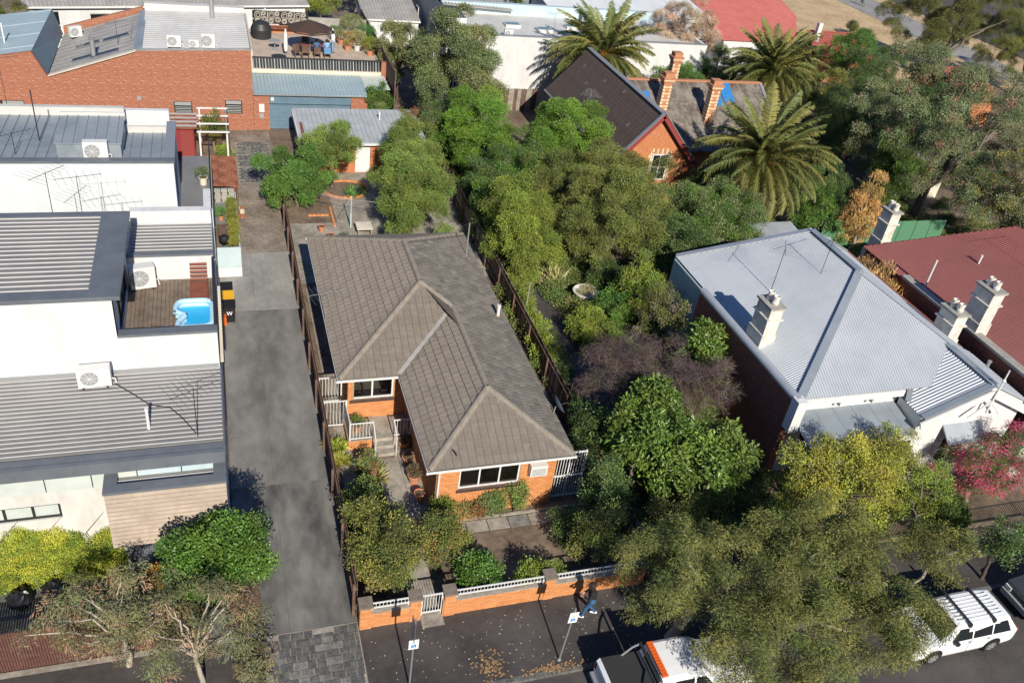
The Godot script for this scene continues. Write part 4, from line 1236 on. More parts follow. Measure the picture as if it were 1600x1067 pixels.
func white_townhouse() -> void:
	var o := thing("white_townhouse", "tall white rendered townhouse with a seamed blue grey metal roof", "house", V(0, 0, 0))
	var L := -18.0
	wall(o, "front_wall", V(L, 0, -37.0), V(1, 0, 0), -1.95 - L, 7.55, 0.3, [], M["render_cool"])
	wall(o, "side_wall", V(-1.95, 0, -37.02), V(0, 0, -1), 4.4, 7.55, 0.3, [[0.8, 5.0, 2.4, 6.9]], M["render_cool"])
	window(o, V(-2.05, 5.0, -37.82), V(0, 0, -1), 1.6, 1.9, 2, 1, M["dark_metal"], M["glass_dark"], 0.06, "balcony_door")
	boxpart(o, "back_wall", V(L, 0, -44.3), V(-2.3, 7.2, -44.0), M["render_cool"])
	boxpart(o, "parapet_cap", V(L, 7.55, -37.35), V(-1.9, 7.66, -36.97), M["flashing"])
	boxpart(o, "parapet_cap", V(-2.3, 7.55, -41.5), V(-1.9, 7.66, -37.35), M["steel"])
	metal_roof(o, "seam_roof", [V(L, 7.35, -37.35), V(-4.3, 7.35, -37.35), V(-4.3, 7.2, -43.2), V(L, 7.2, -43.2)], V(0, 0, -1), 0.42, 0.04, 0.05, M["seam_roof"])
	metal_roof(o, "seam_roof", [V(-4.2, 7.35, -37.35), V(-2.3, 7.35, -37.35), V(-2.3, 7.2, -41.2), V(-4.2, 7.2, -41.2)], V(0, 0, -1), 0.42, 0.04, 0.05, M["seam_roof"])
	boxpart(o, "rear_parapet", V(-4.25, 7.1, -41.35), V(-2.0, 7.5, -41.2), M["pale_roof"])
	boxpart(o, "rear_parapet", V(L, 7.0, -43.5), V(-4.25, 7.6, -43.2), M["pale_roof"])
	var rb := Node3D.new(); rb.name = "roof_monitor"; o.add_child(rb)
	boxpart(rb, "side", V(-6.55, 7.25, -40.6), V(-4.05, 8.0, -38.0), M["seam_roof"])
	metal_roof(rb, "monitor_roof", [V(-6.6, 8.03, -37.95), V(-4.0, 8.03, -37.95), V(-4.0, 8.2, -40.65), V(-6.6, 8.2, -40.65)], V(0, 0, -1), 0.42, 0.04, 0.05, M["seam_roof"])
	boxpart(rb, "rim", V(-6.62, 8.06, -40.75), V(-3.98, 8.35, -40.66), M["pale_roof"])
	air_conditioner("white air conditioner in front of the raised box on the seamed roof", V(-5.0, 7.4, -37.7), 0.0, 0.95, 0.85, 0.36, "air conditioners on roofs")
	antenna("dark television antenna leaning over the seamed roof", V(-8.2, 7.32, -38.4), 1.0, 0.7, true, 7, "antennas over the white houses")
	pipe("roof_mast", "thin bent steel mast on the seamed roof", "mast", V(-7.5, 7.28, -40.0), 2.2, 0.025, M["dark_metal"])
	# balcony block over the lane
	boxpart(o, "balcony_block", V(-1.94, 0, -45.0), V(-0.5, 4.4, -37.02), M["cement"])
	boxpart(o, "balcony_wall", V(-1.94, 4.4, -37.2), V(-0.5, 5.3, -37.0), M["render_cool"])
	boxpart(o, "balcony_floor", V(-1.93, 4.4, -44.9), V(-0.55, 4.44, -37.21), M["roof_grey"])
	railing(o, V(-0.56, 4.44, -44.8), V(-0.56, 4.44, -37.3), 0.95, 0.25, M["dark_metal"], "balcony_railing")
	pot_plant("pale clay pot with trailing plant on the grey balcony", V(-0.9, 4.44, -41.5), 0.22, 0.4, M["cream"], "small", Color(0.15, 0.2, 0.06), 1.3, 71, "pots on the left balconies")
	# raised courtyard beside the lane
	var c := thing("raised_courtyard", "raised paved courtyard with pale blue panel front above the driveway", "courtyard", V(0, 0, 0))
	boxpart(c, "base", V(-0.49, 0, -46.2), V(0.58, 1.15, -39.95), M["cement"])
	boxpart(c, "front_panel", V(-0.48, 0.62, -39.94), V(0.66, 1.75, -39.88), M["panel_blue"])
	boxpart(c, "front_base", V(-0.48, 0.06, -39.94), V(0.66, 0.6, -39.87), M["render_cool"])
	boxpart(c, "side_panel", V(0.59, 0.06, -46.2), V(0.65, 1.75, -39.95), M["panel_blue"])
	for k in 4:
		for j in 3:
			boxpart(c, "paver", V(-0.48 + j * 0.26, 1.15, -46.0 + k * 1.45), V(-0.235 + j * 0.26, 1.18, -44.58 + k * 1.45), M["roof_grey"])
	for row in 4:
		for k in 3:
			boxpart(c, "concrete_block", V(-0.48 + k * 0.36 + (0.0 if row % 2 else 0.04), 1.16 + row * 0.2, -46.3), V(-0.48 + k * 0.36 + 0.33, 1.345 + row * 0.2, -46.15), M["cement"])
	var hd := thing("clipped_hedge", "narrow clipped hedge along the edge of the raised courtyard", "hedge", V(0.38, 1.15, -42.6))
	var lobes := []
	for k in 24:
		lobes.append([V(0, 0.45 + (k % 3) * 0.12, -2.5 + k * 0.21), 0.2, 1.2])
	crown(hd, "foliage", lobes, "small", Color(0.24, 0.25, 0.04), 1.3, 0.7, 41)
	pot_plant("round green shrub in a terracotta pot in the raised courtyard", V(-0.2, 1.18, -44.0), 0.17, 0.28, M["terracotta"], "small", Color(0.1, 0.24, 0.04), 1.7, 72, "pots on the left balconies")
	pot_plant("small pale flowering pot at the timber bench of the courtyard", V(-0.3, 1.18, -42.3), 0.13, 0.22, M["appliance"], "small", Color(0.3, 0.28, 0.1), 1.2, 73, "pots on the left balconies")
	var tb := thing("courtyard_table", "dark slatted timber table and bench in the raised courtyard", "table", V(-0.15, 1.18, -41.5))
	for k in 6:
		boxpart(tb, "slat", V(-0.3, 0.7, -0.6 + k * 0.2), V(0.3, 0.73, -0.43 + k * 0.2), M["fence_brown"])
	for q in [V(-0.27, 0, -0.55), V(0.22, 0, -0.55), V(-0.27, 0, 0.5), V(0.22, 0, 0.5)]:
		boxpart(tb, "leg", q, q + V(0.05, 0.7, 0.05), M["fence_brown"])
	var bq := thing("kettle_barbecue", "round black kettle barbecue at the front of the courtyard", "barbecue", V(-0.1, 1.18, -40.4))
	var bb := MB.new(); bb.lathe(V(0, 0, 0), [Vector2(0.001, 0.55), Vector2(0.18, 0.6), Vector2(0.27, 0.75), Vector2(0.26, 0.88), Vector2(0.15, 0.98), Vector2(0.001, 1.0)], 16)
	mput(bq, "bowl", bb, M["black"])
	for k in 3:
		var lg := MB.new(); lg.tube([V(cos(k * 2.1) * 0.14, 0.62, sin(k * 2.1) * 0.14), V(cos(k * 2.1) * 0.26, 0, sin(k * 2.1) * 0.26)], [0.015, 0.015], 5)
		mput(bq, "leg", lg, M["dark_metal"])
	# rusty lean-to and small yard behind
	var ru := thing("rusty_lean_to", "low lean-to roof of rusted flat iron beside the lane", "shed", V(0, 0, 0))
	metal_roof(ru, "roof", [V(-1.0, 2.1, -46.4), V(0.85, 2.0, -46.4), V(0.8, 2.2, -50.0), V(-0.95, 2.3, -50.0)], V(0, 0, -1), 0.7, 0.05, 0.02, M["rust"])
	for q in [V(-0.9, 0, -46.6), V(0.7, 0, -46.6), V(0.65, 0, -49.9), V(-0.85, 0, -49.9)]:
		boxpart(ru, "post", q, q + V(0.1, 2.02, 0.1), M["fence_brown"])
	boxpart(ru, "side_wall", V(0.6, 0, -49.8), V(0.66, 1.9, -46.5), M["rust"])
	var st := thing("brick_stack", "crumbling stack of old bricks beside the rusty lean-to", "brick stack", V(0.78, 0.01, -46.8))
	var rr := RandomNumberGenerator.new(); rr.seed = 6
	for k in 22:
		var bm := MB.new(); bm.box(V(0, 0, 0), V(0.23, 0.075, 0.11), Basis(UP, rr.randfn() * 0.3))
		mput(st, "brick", bm, M["paver_red"] if k % 3 else M["cream"], V((k % 2) * 0.25 - 0.05, 0.04 + int(k / 6) * 0.078, -0.45 + (int(k / 2) % 3) * 0.4))
	var lean := thing("maroon_shed", "maroon door shed under striped rusty roof behind the townhouse", "shed", V(0, 0, 0))
	boxpart(lean, "wall", V(-3.4, 0, -57.0), V(-1.5, 2.0, -54.5), M["maroon"])
	boxpart(lean, "door", V(-2.3, 0.02, -54.5), V(-1.6, 1.9, -54.46), M["barge_red"])
	for k in 8:
		boxpart(lean, "roof_sheet", V(-3.5, 2.02 + k * 0.012, -57.2 + k * 0.36), V(-1.3, 2.05 + k * 0.012, -56.88 + k * 0.36), M["rust"] if k % 2 else M["rib_pale"])
	var pg := thing("yard_pergola", "small white post pergola over the courtyard tree by the lane", "pergola", V(0, 0, 0))
	for q in [V(-1.2, 0, -53.4), V(0.4, 0, -53.4), V(-1.2, 0, -57.4), V(0.4, 0, -57.4)]:
		boxpart(pg, "post", q, q + V(0.1, 2.3, 0.1), M["white_paint"])
	for k in 4:
		boxpart(pg, "rafter", V(-1.3, 2.3, -57.4 + k * 1.33), V(0.6, 2.38, -57.3 + k * 1.33), M["white_paint"])
	boxpart(pg, "beam", V(0.4, 2.22, -57.4), V(0.49, 2.29, -53.3), M["grey_timber"])
	paling_fence("weathered brown paling fence along the yard beside the cobbled lane", V(0.62, 0, -53.6), V(0.62, 0, -58.9), 1.5, 0.12, [M["fence_brown"], M["grey_timber"]], 61, "paling fences")
	tree("courtyard_tree", "small yellow green tree growing through the white pergola by the lane", "tree", "garden trees", V(-0.35, 0, -55.6), 1.8, V(0.95, 0.9, 0.9), "olive", 91, 9, 0.4, Color(0.45, 0.25, 0.05, 0.12))
	tree("courtyard_shrub", "low green shrub at the foot of the pergola by the lane", "shrub", "garden shrubs", V(0.15, 0, -54.6), 0.5, V(0.45, 0.45, 0.45), "lime", 92, 6, 0.5)

# ---------------------------------------------------------------- warehouse, garage and roof terrace at the back
func warehouse() -> void:
	var o := thing("brick_warehouse", "long red brick warehouse with a sawtooth roof behind the white houses", "warehouse", V(0, 0, 0))
	var Z := -59.5
	var top := [[-22.0, 2.9], [-10.7, 4.9], [-10.05, 3.45], [-4.7, 5.2], [2.32, 5.5]]
	var wins := [[-2.75, 1.0, 1.15, 0.95, -1.6], [0.5, 1.15, 1.1, 0.95, 1.6], [-12.9, 1.0, 1.3, 0.8, -11.6]]
	var b := MB.new()
	# wall in columns so that the window openings stay open
	var cuts := [-22.0, -12.95, -11.6, -10.7, -10.05, -4.7, -2.75, -1.6, 0.5, 1.6, 2.32]
	for k in cuts.size() - 1:
		var x0: float = cuts[k]
		var x1: float = cuts[k + 1]
		var hs := []
		for x in [x0, x1]:
			var h := 0.0
			for j in top.size() - 1:
				if x >= top[j][0] - 1e-4 and x <= top[j + 1][0] + 1e-4:
					h = lerpf(top[j][1], top[j + 1][1], (x - top[j][0]) / (top[j + 1][0] - top[j][0]))
					if x == x0 and absf(x - top[j + 1][0]) < 1e-3:
						continue
					break
			hs.append(h)
		var lo := 0.0
		var hole := []
		for w in wins:
			if absf(w[0] - x0) < 0.06 or (x0 == -12.95 and w[0] == -12.9):
				hole = [w[1], w[1] + w[3]]
		if hole.size():
			b.quad(V(x0, 0, Z), V(x1, 0, Z), V(x1, hole[0], Z), V(x0, hole[0], Z))
			for q in [hole[0], hole[1]]:
				b.quad(V(x0, q, Z), V(x1, q, Z), V(x1, q, Z - 0.25), V(x0, q, Z - 0.25))
			for x in [x0, x1]:
				b.quad(V(x, hole[0], Z), V(x, hole[1], Z), V(x, hole[1], Z - 0.25), V(x, hole[0], Z - 0.25))
			lo = hole[1]
		b.quad(V(x0, lo, Z), V(x1, lo, Z), V(x1, hs[1], Z), V(x0, hs[0], Z))
		b.quad(V(x0, hs[0], Z), V(x1, hs[1], Z), V(x1, hs[1], Z - 0.3), V(x0, hs[0], Z - 0.3))
	b.quad(V(2.32, 0, Z), V(2.32, 0, -69), V(2.32, 5.5, -69), V(2.32, 5.5, Z))
	mput(o, "wall", b, M["warehouse_brick"])
	for w in wins:
		var wn := window(o, V(w[0], w[1], Z - 0.12), V(1, 0, 0), w[2], w[3], 1, 2, M["dark_metal"], M["glass_dark"], 0.06)
		for k in 5:
			boxpart(wn, "security_bar", V(w[0] + 0.07, w[1] + 0.08 + k * 0.11, Z - 0.07), V(w[0] + w[2] - 0.07, w[1] + 0.105 + k * 0.11, Z - 0.055), M["panel_green"])
		boxpart(wn, "hood", V(w[0] + 0.06, w[1] + w[3] - 0.3, Z - 0.09), V(w[0] + w[2] - 0.06, w[1] + w[3] - 0.06, Z - 0.07), M["grille_grey"])
		boxpart(wn, "room", V(w[0] - 0.02, w[1] - 0.02, Z - 0.5), V(w[0] + w[2] + 0.02, w[1] + w[3] + 0.02, Z - 0.3), M["cement"])
	boxpart(o, "vent_box", V(-4.95, 2.0, Z), V(-4.7, 2.25, Z + 0.06), M["grille_grey"])
	var BZ := -68.5
	metal_roof(o, "pale_roof", [V(-4.45, 5.15, Z - 0.3), V(2.3, 5.3, Z - 0.3), V(2.3, 5.45, BZ), V(-4.45, 5.3, BZ)], V(1, 0, 0), 0.42, 0.04, 0.012, M["pale_roof"])
	metal_roof(o, "grey_roof", [V(-10.0, 3.36, Z - 0.3), V(-4.75, 5.1, Z - 0.3), V(-4.75, 5.1, BZ), V(-10.0, 3.36, BZ)], V(1, 0, 0), 0.8, 0.03, 0.012, M["old_iron"])
	metal_roof(o, "blue_roof", [V(-22.0, 2.8, Z - 0.3), V(-10.75, 4.82, Z - 0.3), V(-10.5, 5.05, BZ), V(-22.0, 3.1, BZ)], V(1, 0, 0), 2.4, 0.03, 0.02, M["blue_roof"])
	var st := MB.new(); st.quad(V(-10.7, 4.84, Z - 0.3), V(-10.05, 3.38, Z - 0.3), V(-10.05, 3.38, BZ), V(-10.5, 5.05, BZ))
	mput(o, "sawtooth_face", st, M["blue_door"])
	cap_line(o, "ridge_flashing", V(-4.6, 5.2, Z - 0.2), V(-4.6, 5.25, BZ), 0.5, 0.05, M["seam_roof"])
	cap_line(o, "verge_flashing", V(-9.95, 3.46, Z - 0.02), V(-4.7, 5.22, Z - 0.02), 0.34, 0.05, M["cream"])
	cap_line(o, "coping", V(-4.7, 5.23, Z - 0.12), V(2.32, 5.53, Z - 0.12), 0.34, 0.05, M["old_iron"])
	var par := MB.new(); par.poly([V(-10.0, 3.2, BZ - 0.2), V(-4.6, 4.9, BZ - 0.2), V(-4.6, 5.45, BZ - 0.2), V(-10.0, 3.8, BZ - 0.2)]); par.poly([V(-10.0, 3.8, BZ - 0.2), V(-4.6, 5.45, BZ - 0.2), V(-4.6, 5.45, BZ - 0.5), V(-10.0, 3.8, BZ - 0.5)])
	mput(o, "rear_parapet", par, M["warehouse_brick"])
	boxpart(o, "rear_parapet", V(-4.5, 5.0, BZ - 0.6), V(2.32, 5.75, BZ), M["pale_roof"])
	for q in [[-7.9, -61.2, 1.7], [-6.2, -63.8, 1.7], [-6.7, -60.9, 1.8], [-8.0, -64.0, 1.5]]:
		var y: float = 3.36 + (q[0] + 10.0) * 0.3314
		var sk := MB.new(); sk.box(V(q[0], y + 0.06, q[1]), V(q[2], 0.1, 0.55), Basis(V(0, 0, 1), 0.32))
		var e := mput(o, "skylight", sk, M["flashing"])
		var sg := MB.new(); sg.box(V(q[0], y + 0.115, q[1]), V(q[2] - 0.14, 0.02, 0.42), Basis(V(0, 0, 1), 0.32))
		mput(e, "pane", sg, M["glass_dark"])
	for k in 3:
		air_conditioner(["boxy white air conditioner on the pale warehouse roof, farthest from the terrace", "small white air conditioner between two larger ones on the warehouse roof", "white air conditioner on the pale warehouse roof, nearest the terrace"][k], V([-2.4, -1.2, -0.3][k], 5.27 + k * 0.015, -60.3), 0.0, [0.85, 0.6, 0.8][k], [0.8, 0.55, 0.95][k], 0.35, "air conditioners on roofs")
	air_conditioner("white air conditioner at the top of the sawtooth valley", V(-9.0, 3.75, -66.6), 0.6, 0.8, 0.75, 0.33, "air conditioners on roofs")
	pipe("flue_pipe", "tall round galvanised flue at the back of the pale warehouse roof", "flue", V(0.05, 5.45, -67.0), 1.7, 0.17, M["steel"])
	pipe("flue_pipe", "stout galvanised flue rising from the warehouse roof valley", "flue", V(-7.35, 4.24, -60.9), 1.2, 0.15, M["steel"])
	pipe("vent_pipe", "thin white vent pipe on the pale blue sawtooth roof", "vent pipe", V(-12.6, 4.5, -62.3), 1.2, 0.05, M["appliance"])
	antenna("dark spidery television antenna on the grey sawtooth roof", V(-5.95, 4.72, -62.2), 1.5, 0.6, true, 8, "warehouse antennas")
	antenna("pale television antenna on a tall mast near the sawtooth ridge", V(-5.2, 4.96, -62.6), 2.2, 0.1, false, 8, "warehouse antennas")
	antenna("thin dark antenna standing at the townhouse roof before the brick wall", V(-9.3, 7.05, -43.9), 2.6, 0.4, true, 5, "warehouse antennas")

func ring_tube(b: MB, c: Vector3, rad: float, r: float, a0: float, a1: float) -> void:
	var p := []
	var q := []
	for k in 13:
		var a := lerpf(a0, a1, k / 12.0)
		p.append(c + V(cos(a) * rad, sin(a) * rad, 0)); q.append(r)
	b.tube(p, q, 4)
func garage_terrace() -> void:
	var o := thing("garage", "garage with blue metal roof and wide blue door at the end of the lane", "garage", V(0, 0, 0))
	wall(o, "pier", V(2.34, 0, -59.6), V(1, 0, 0), 1.05, 2.55, 0.3, [], M["warehouse_brick"])
	wall(o, "pier", V(8.95, 0, -59.6), V(1, 0, 0), 1.15, 2.55, 0.3, [], M["warehouse_brick"])
	var dr := boxpart(o, "garage_door", V(3.4, 0.02, -59.85), V(8.94, 1.85, -59.8), M["blue_door"])
	for k in 6:
		boxpart(dr, "ridge", V(3.42, 0.3 + k * 0.28, -59.8), V(8.92, 0.33 + k * 0.28, -59.785), M["blue_door"])
	boxpart(o, "lintel", V(3.4, 1.87, -59.82), V(8.94, 2.55, -59.64), M["blue_door"])
	boxpart(o, "letter_box", V(2.7, 1.3, -59.6), V(3.05, 1.85, -59.52), M["appliance"])
	boxpart(o, "meter_box", V(2.72, 0.85, -59.6), V(3.0, 1.2, -59.55), M["grille_grey"])
	boxpart(o, "lamp", V(3.5, 2.1, -59.64), V(3.7, 2.32, -59.55), M["appliance"])
	metal_roof(o, "roof", [V(2.36, 2.58, -59.45), V(10.1, 2.62, -59.45), V(10.1, 2.75, -63.3), V(2.36, 2.7, -63.3)], V(0, 0, -1), 0.25, 0.06, 0.035, M["blue_roof"])
	metal_roof(o, "skylight_roof", [V(10.12, 2.66, -60.7), V(11.9, 2.7, -60.7), V(11.9, 2.78, -63.3), V(10.12, 2.75, -63.3)], V(0, 0, -1), 0.3, 0.05, 0.03, M["panel_green"])
	boxpart(o, "fascia", V(2.34, 2.52, -59.46), V(10.12, 2.6, -59.4), M["steel"])
	var t := thing("roof_terrace", "roof terrace with slatted front screen above the blue garage", "terrace", V(0, 0, 0))
	boxpart(t, "floor", V(2.6, 0, -73.0), V(12.0, 3.0, -63.6), M["tan_board"])
	boxpart(t, "front_beam", V(2.5, 2.7, -63.6), V(11.9, 2.98, -63.42), M["cream"])
	boxpart(t, "brick_post", V(11.7, 0, -63.75), V(12.05, 3.75, -63.4), M["warehouse_brick"])
	for k in 44:
		var s := MB.new(); s.box(V(2.62 + k * 0.207, 3.36, -63.52), V(0.07, 0.8, 0.025), Basis(UP, 0.5) * Basis(V(0, 0, 1), 0.06))
		mput(t, "screen_slat", s, M["steel"] if (k * 7) % 5 < 3 else M["rib_pale"])
	boxpart(t, "screen_glass", V(2.6, 3.0, -63.6), V(11.7, 3.72, -63.585), M["glass_dark"])
	boxpart(t, "screen_rail", V(2.55, 3.76, -63.6), V(11.72, 3.82, -63.45), M["dark_metal"])
	boxpart(t, "block_wall", V(7.4, 3.0, -73.2), V(12.4, 4.1, -73.0), M["cement"])
	boxpart(t, "brick_planter", V(3.9, 3.0, -72.6), V(7.3, 3.5, -72.3), M["gable_brick"])
	boxpart(t, "bench", V(4.1, 3.42, -72.3), V(7.2, 3.5, -71.8), M["red_timber"])
	boxpart(t, "side_fence", V(12.06, 0, -76.0), V(12.14, 4.2, -60.0), M["fence_brown"])
	boxpart(t, "side_wall", V(2.45, 0, -73.0), V(2.6, 4.2, -63.7), M["pale_roof"])
	var sc := thing("patterned_screen", "dark garden screen patterned with cream rings behind the umbrella", "screen", V(3.2, 3.0, -72.9))
	for k in 4:
		boxpart(sc, "panel", V(k * 1.03, 0.5, 0), V(k * 1.03 + 1.0, 1.5, 0.03), M["dark_metal"])
		var rb := MB.new()
		for q in [[0.3, 1.15, 0.28], [0.78, 0.85, 0.2], [0.72, 1.3, 0.16], [0.25, 0.72, 0.18]]:
			ring_tube(rb, V(k * 1.03 + q[0], q[1], 0.045), q[2], 0.022, 0, TAU)
			ring_tube(rb, V(k * 1.03 + q[0], q[1], 0.045), q[2] * 0.55, 0.022, 0, TAU)
		mput(sc, "ring_pattern", rb, M["cream"])
	for x in [0.0, 4.08]:
		boxpart(sc, "post", V(x, 0, -0.02), V(x + 0.06, 1.55, 0.05), M["dark_metal"])
	var u := thing("market_umbrella", "open dark brown market umbrella on the roof terrace", "umbrella", V(6.9, 3.0, -66.9))
	var pb := MB.new(); pb.tube([V(0, 0, 0), V(0, 2.65, 0)], [0.03, 0.03], 8); mput(u, "pole", pb, M["grey_timber"])
	for k in 8:
		var cb := MB.new()
		var a0 := TAU * k / 8
		var a1 := TAU * (k + 1) / 8
		var p0 := V(cos(a0), 0, sin(a0)) * 1.65 + UP * 2.0
		var p1 := V(cos(a1), 0, sin(a1)) * 1.65 + UP * 2.0
		var am := (p0 + p1) * 0.5 + UP * 0.03
		cb.tri(V(0, 2.62, 0), p1, am); cb.tri(V(0, 2.62, 0), am, p0)
		cb.quad(p0, p1, p1 - UP * 0.1, p0 - UP * 0.1)
		mput(u, "canopy_panel", cb, M["umbrella_brown"])
	for q in [[V(5.1, 3.0, -66.6), "folded white parasol standing left of the brown umbrella", 1.9], [V(8.75, 3.0, -68.3), "folded white parasol standing among the terrace pots", 1.6]]:
		var f := thing("folded_parasol", q[1], "parasol", q[0], "folded parasols")
		var fb := MB.new(); fb.tube([V(0, 0, 0), V(0, 0.35, 0)], [0.03, 0.03], 6); mput(f, "pole", fb, M["steel"])
		var fc := MB.new(); fc.lathe(V(0, 0, 0), [Vector2(0.12, 0.35), Vector2(0.16, 0.6), Vector2(0.13, q[2] * 0.8), Vector2(0.05, q[2]), Vector2(0.001, q[2] + 0.1)], 9); mput(f, "canvas", fc, M["canvas_white"])
	var tb := thing("dining_table", "timber dining table in the shade of the brown umbrella", "table", V(7.3, 3.0, -67.3))
	boxpart(tb, "tabletop", V(-1.1, 0.7, -0.45), V(1.1, 0.75, 0.45), M["red_timber"])
	for q in [V(-1.0, 0, -0.4), V(0.93, 0, -0.4), V(-1.0, 0, 0.33), V(0.93, 0, 0.33)]:
		boxpart(tb, "leg", q, q + V(0.07, 0.7, 0.07), M["red_timber"])
	var cn := ["wicker chair pulled out at the near end of the terrace table", "wicker chair in front of the terrace table, beside the seated pair", "wicker chair in the umbrella shade behind the terrace table"]
	for k in 3:
		var c := thing("terrace_chair", cn[k], "chair", [V(5.9, 3.0, -66.3), V(6.5, 3.0, -66.35), V(6.7, 3.0, -68.3)][k], "chairs at the terrace table", [0.3, 3.14, 0.0][k])
		boxpart(c, "seat", V(-0.27, 0.4, -0.25), V(0.27, 0.46, 0.25), M["fence_brown"])
		boxpart(c, "backrest", V(-0.27, 0.46, -0.28), V(0.27, 0.9, -0.23), M["fence_brown"])
		for q in [V(-0.26, 0, -0.24), V(0.21, 0, -0.24), V(-0.26, 0, 0.2), V(0.21, 0, 0.2)]:
			boxpart(c, "leg", q, q + V(0.05, 0.4, 0.05), M["fence_brown"])
	var bc := thing("covered_barbecue", "bulky grey covered barbecue in the terrace corner", "barbecue", V(3.6, 3.0, -70.9))
	var bb := MB.new(); bb.lathe(V(0, 0, 0), [Vector2(0.75, 0), Vector2(0.8, 0.7), Vector2(0.6, 1.1), Vector2(0.3, 1.25), Vector2(0.001, 1.3)], 12); mput(bc, "cover", bb, M["dark_metal"])
	boxpart(bc, "base", V(-0.6, 0, -0.5), V(0.6, 0.1, 0.5), M["black"])
	var rt := thing("round_table", "small round grey table near the terrace railing", "table", V(4.4, 3.0, -67.9))
	var rb2 := MB.new(); rb2.lathe(V(0, 0, 0), [Vector2(0.25, 0), Vector2(0.03, 0.04), Vector2(0.03, 0.66), Vector2(0.42, 0.68), Vector2(0.42, 0.71), Vector2(0.001, 0.71)], 18); mput(rt, "pedestal_top", rb2, M["grille_grey"])
	var fp := thing("fire_pit", "low dark round fire pit at the front of the terrace", "fire pit", V(4.5, 3.0, -65.3))
	var fb2 := MB.new(); fb2.lathe(V(0, 0, 0), [Vector2(0.3, 0), Vector2(0.55, 0.35), Vector2(0.5, 0.36), Vector2(0.001, 0.2)], 16); mput(fp, "bowl", fb2, M["dark_metal"])
	var pots := [[V(9.6, 3, -69.9), 0.3, 1.4, "tall pale reedy plant in a clay pot beside the white parasol"], [V(10.2, 3, -69.4), 0.32, 1.3, "orange tinted plant in a clay pot, middle of the terrace plants"], [V(10.6, 3, -70.8), 0.35, 2.9, "tall bushy potted tree at the back of the terrace"], [V(10.7, 3, -68.6), 0.3, 2.2, "pale leafy potted plant in a white urn on the terrace"], [V(11.5, 3, -69.6), 0.35, 2.2, "dark green potted shrub against the terrace side fence"], [V(11.5, 3, -67.4), 0.3, 2.0, "bright green potted fern at the front corner of the terrace"], [V(9.9, 3, -68.4), 0.26, 0.9, "low clay pot plant in front of the terrace pots"], [V(9.2, 3, -70.8), 0.28, 1.6, "potted plant behind the standing person on the terrace"]]
	for k in pots.size():
		var p: Array = pots[k]
		pot_plant(p[3], p[0], p[1], 0.42, M["terracotta"] if k != 3 else M["appliance"], "small", [Color(0.3, 0.27, 0.1), Color(0.4, 0.2, 0.06), Color(0.2, 0.2, 0.08), Color(0.28, 0.28, 0.12), Color(0.07, 0.16, 0.04), Color(0.25, 0.35, 0.05), Color(0.25, 0.22, 0.06), Color(0.12, 0.2, 0.06)][k], p[2], 400 + k, "terrace pot plants")

func facade_building(called: String, label: String, a: Vector3, right: Vector3, w: float, h: float, depth: float, wins: Array, wm: Material, roof: Array) -> Node3D:
	# a plain building: a front wall with window openings, three other walls, a roof: [rise, overhang, material, ribs along right]
	var o := thing(called, label, "building", V(0, 0, 0))
	var out := right.cross(UP)
	var holes := []
	for q in wins:
		holes.append([q[0], q[1], q[0] + q[2], q[1] + q[3]])
	wall(o, "wall", a, right, w, h, 0.25, holes, wm)
	for q in wins:
		var wn := window(o, a + right * q[0] + UP * q[1] - out * 0.1, right, q[2], q[3], q[4], 2, M["white_paint"], M["glass_dark"], 0.07)
		var sb := MB.new(); sb.box(a + right * (q[0] + q[2] / 2) + UP * (q[1] - 0.05) + out * 0.03, V(q[2] + 0.15, 0.08, 0.14), Basis(right, UP, out)); mput(wn, "sill", sb, M["white_paint"])
	for s in [0.0, 1.0]:
		wall(o, "wall", a + right * w * s - out * (0.26 if s == 1.0 else depth), -out if s == 1.0 else out, depth - 0.26, h, 0.2, [], wm)
	wall(o, "wall", a + right * w - out * depth, -right, w, h, 0.2, [], wm)
	var e: float = roof[1]
	var p := [a + UP * h - right * e + out * e, a + UP * h + right * (w + e) + out * e, a + UP * (h + roof[0]) + right * (w + e) - out * (depth + e), a + UP * (h + roof[0]) - right * e - out * (depth + e)]
	if roof[0] > 0.0:
		for q in 4:
			p[q] = p[q] + UP * 0.03
	metal_roof(o, "roof", p, -out if not roof[3] else right, 0.3, 0.09, 0.045, roof[2])
	boxish_gutter(o, p[0], p[1])
	return o
func boxish_gutter(o: Node3D, a: Vector3, c: Vector3) -> void:
	cap_line(o, "gutter", a - UP * 0.08, c - UP * 0.08, 0.1, 0.14, M["white_paint"])
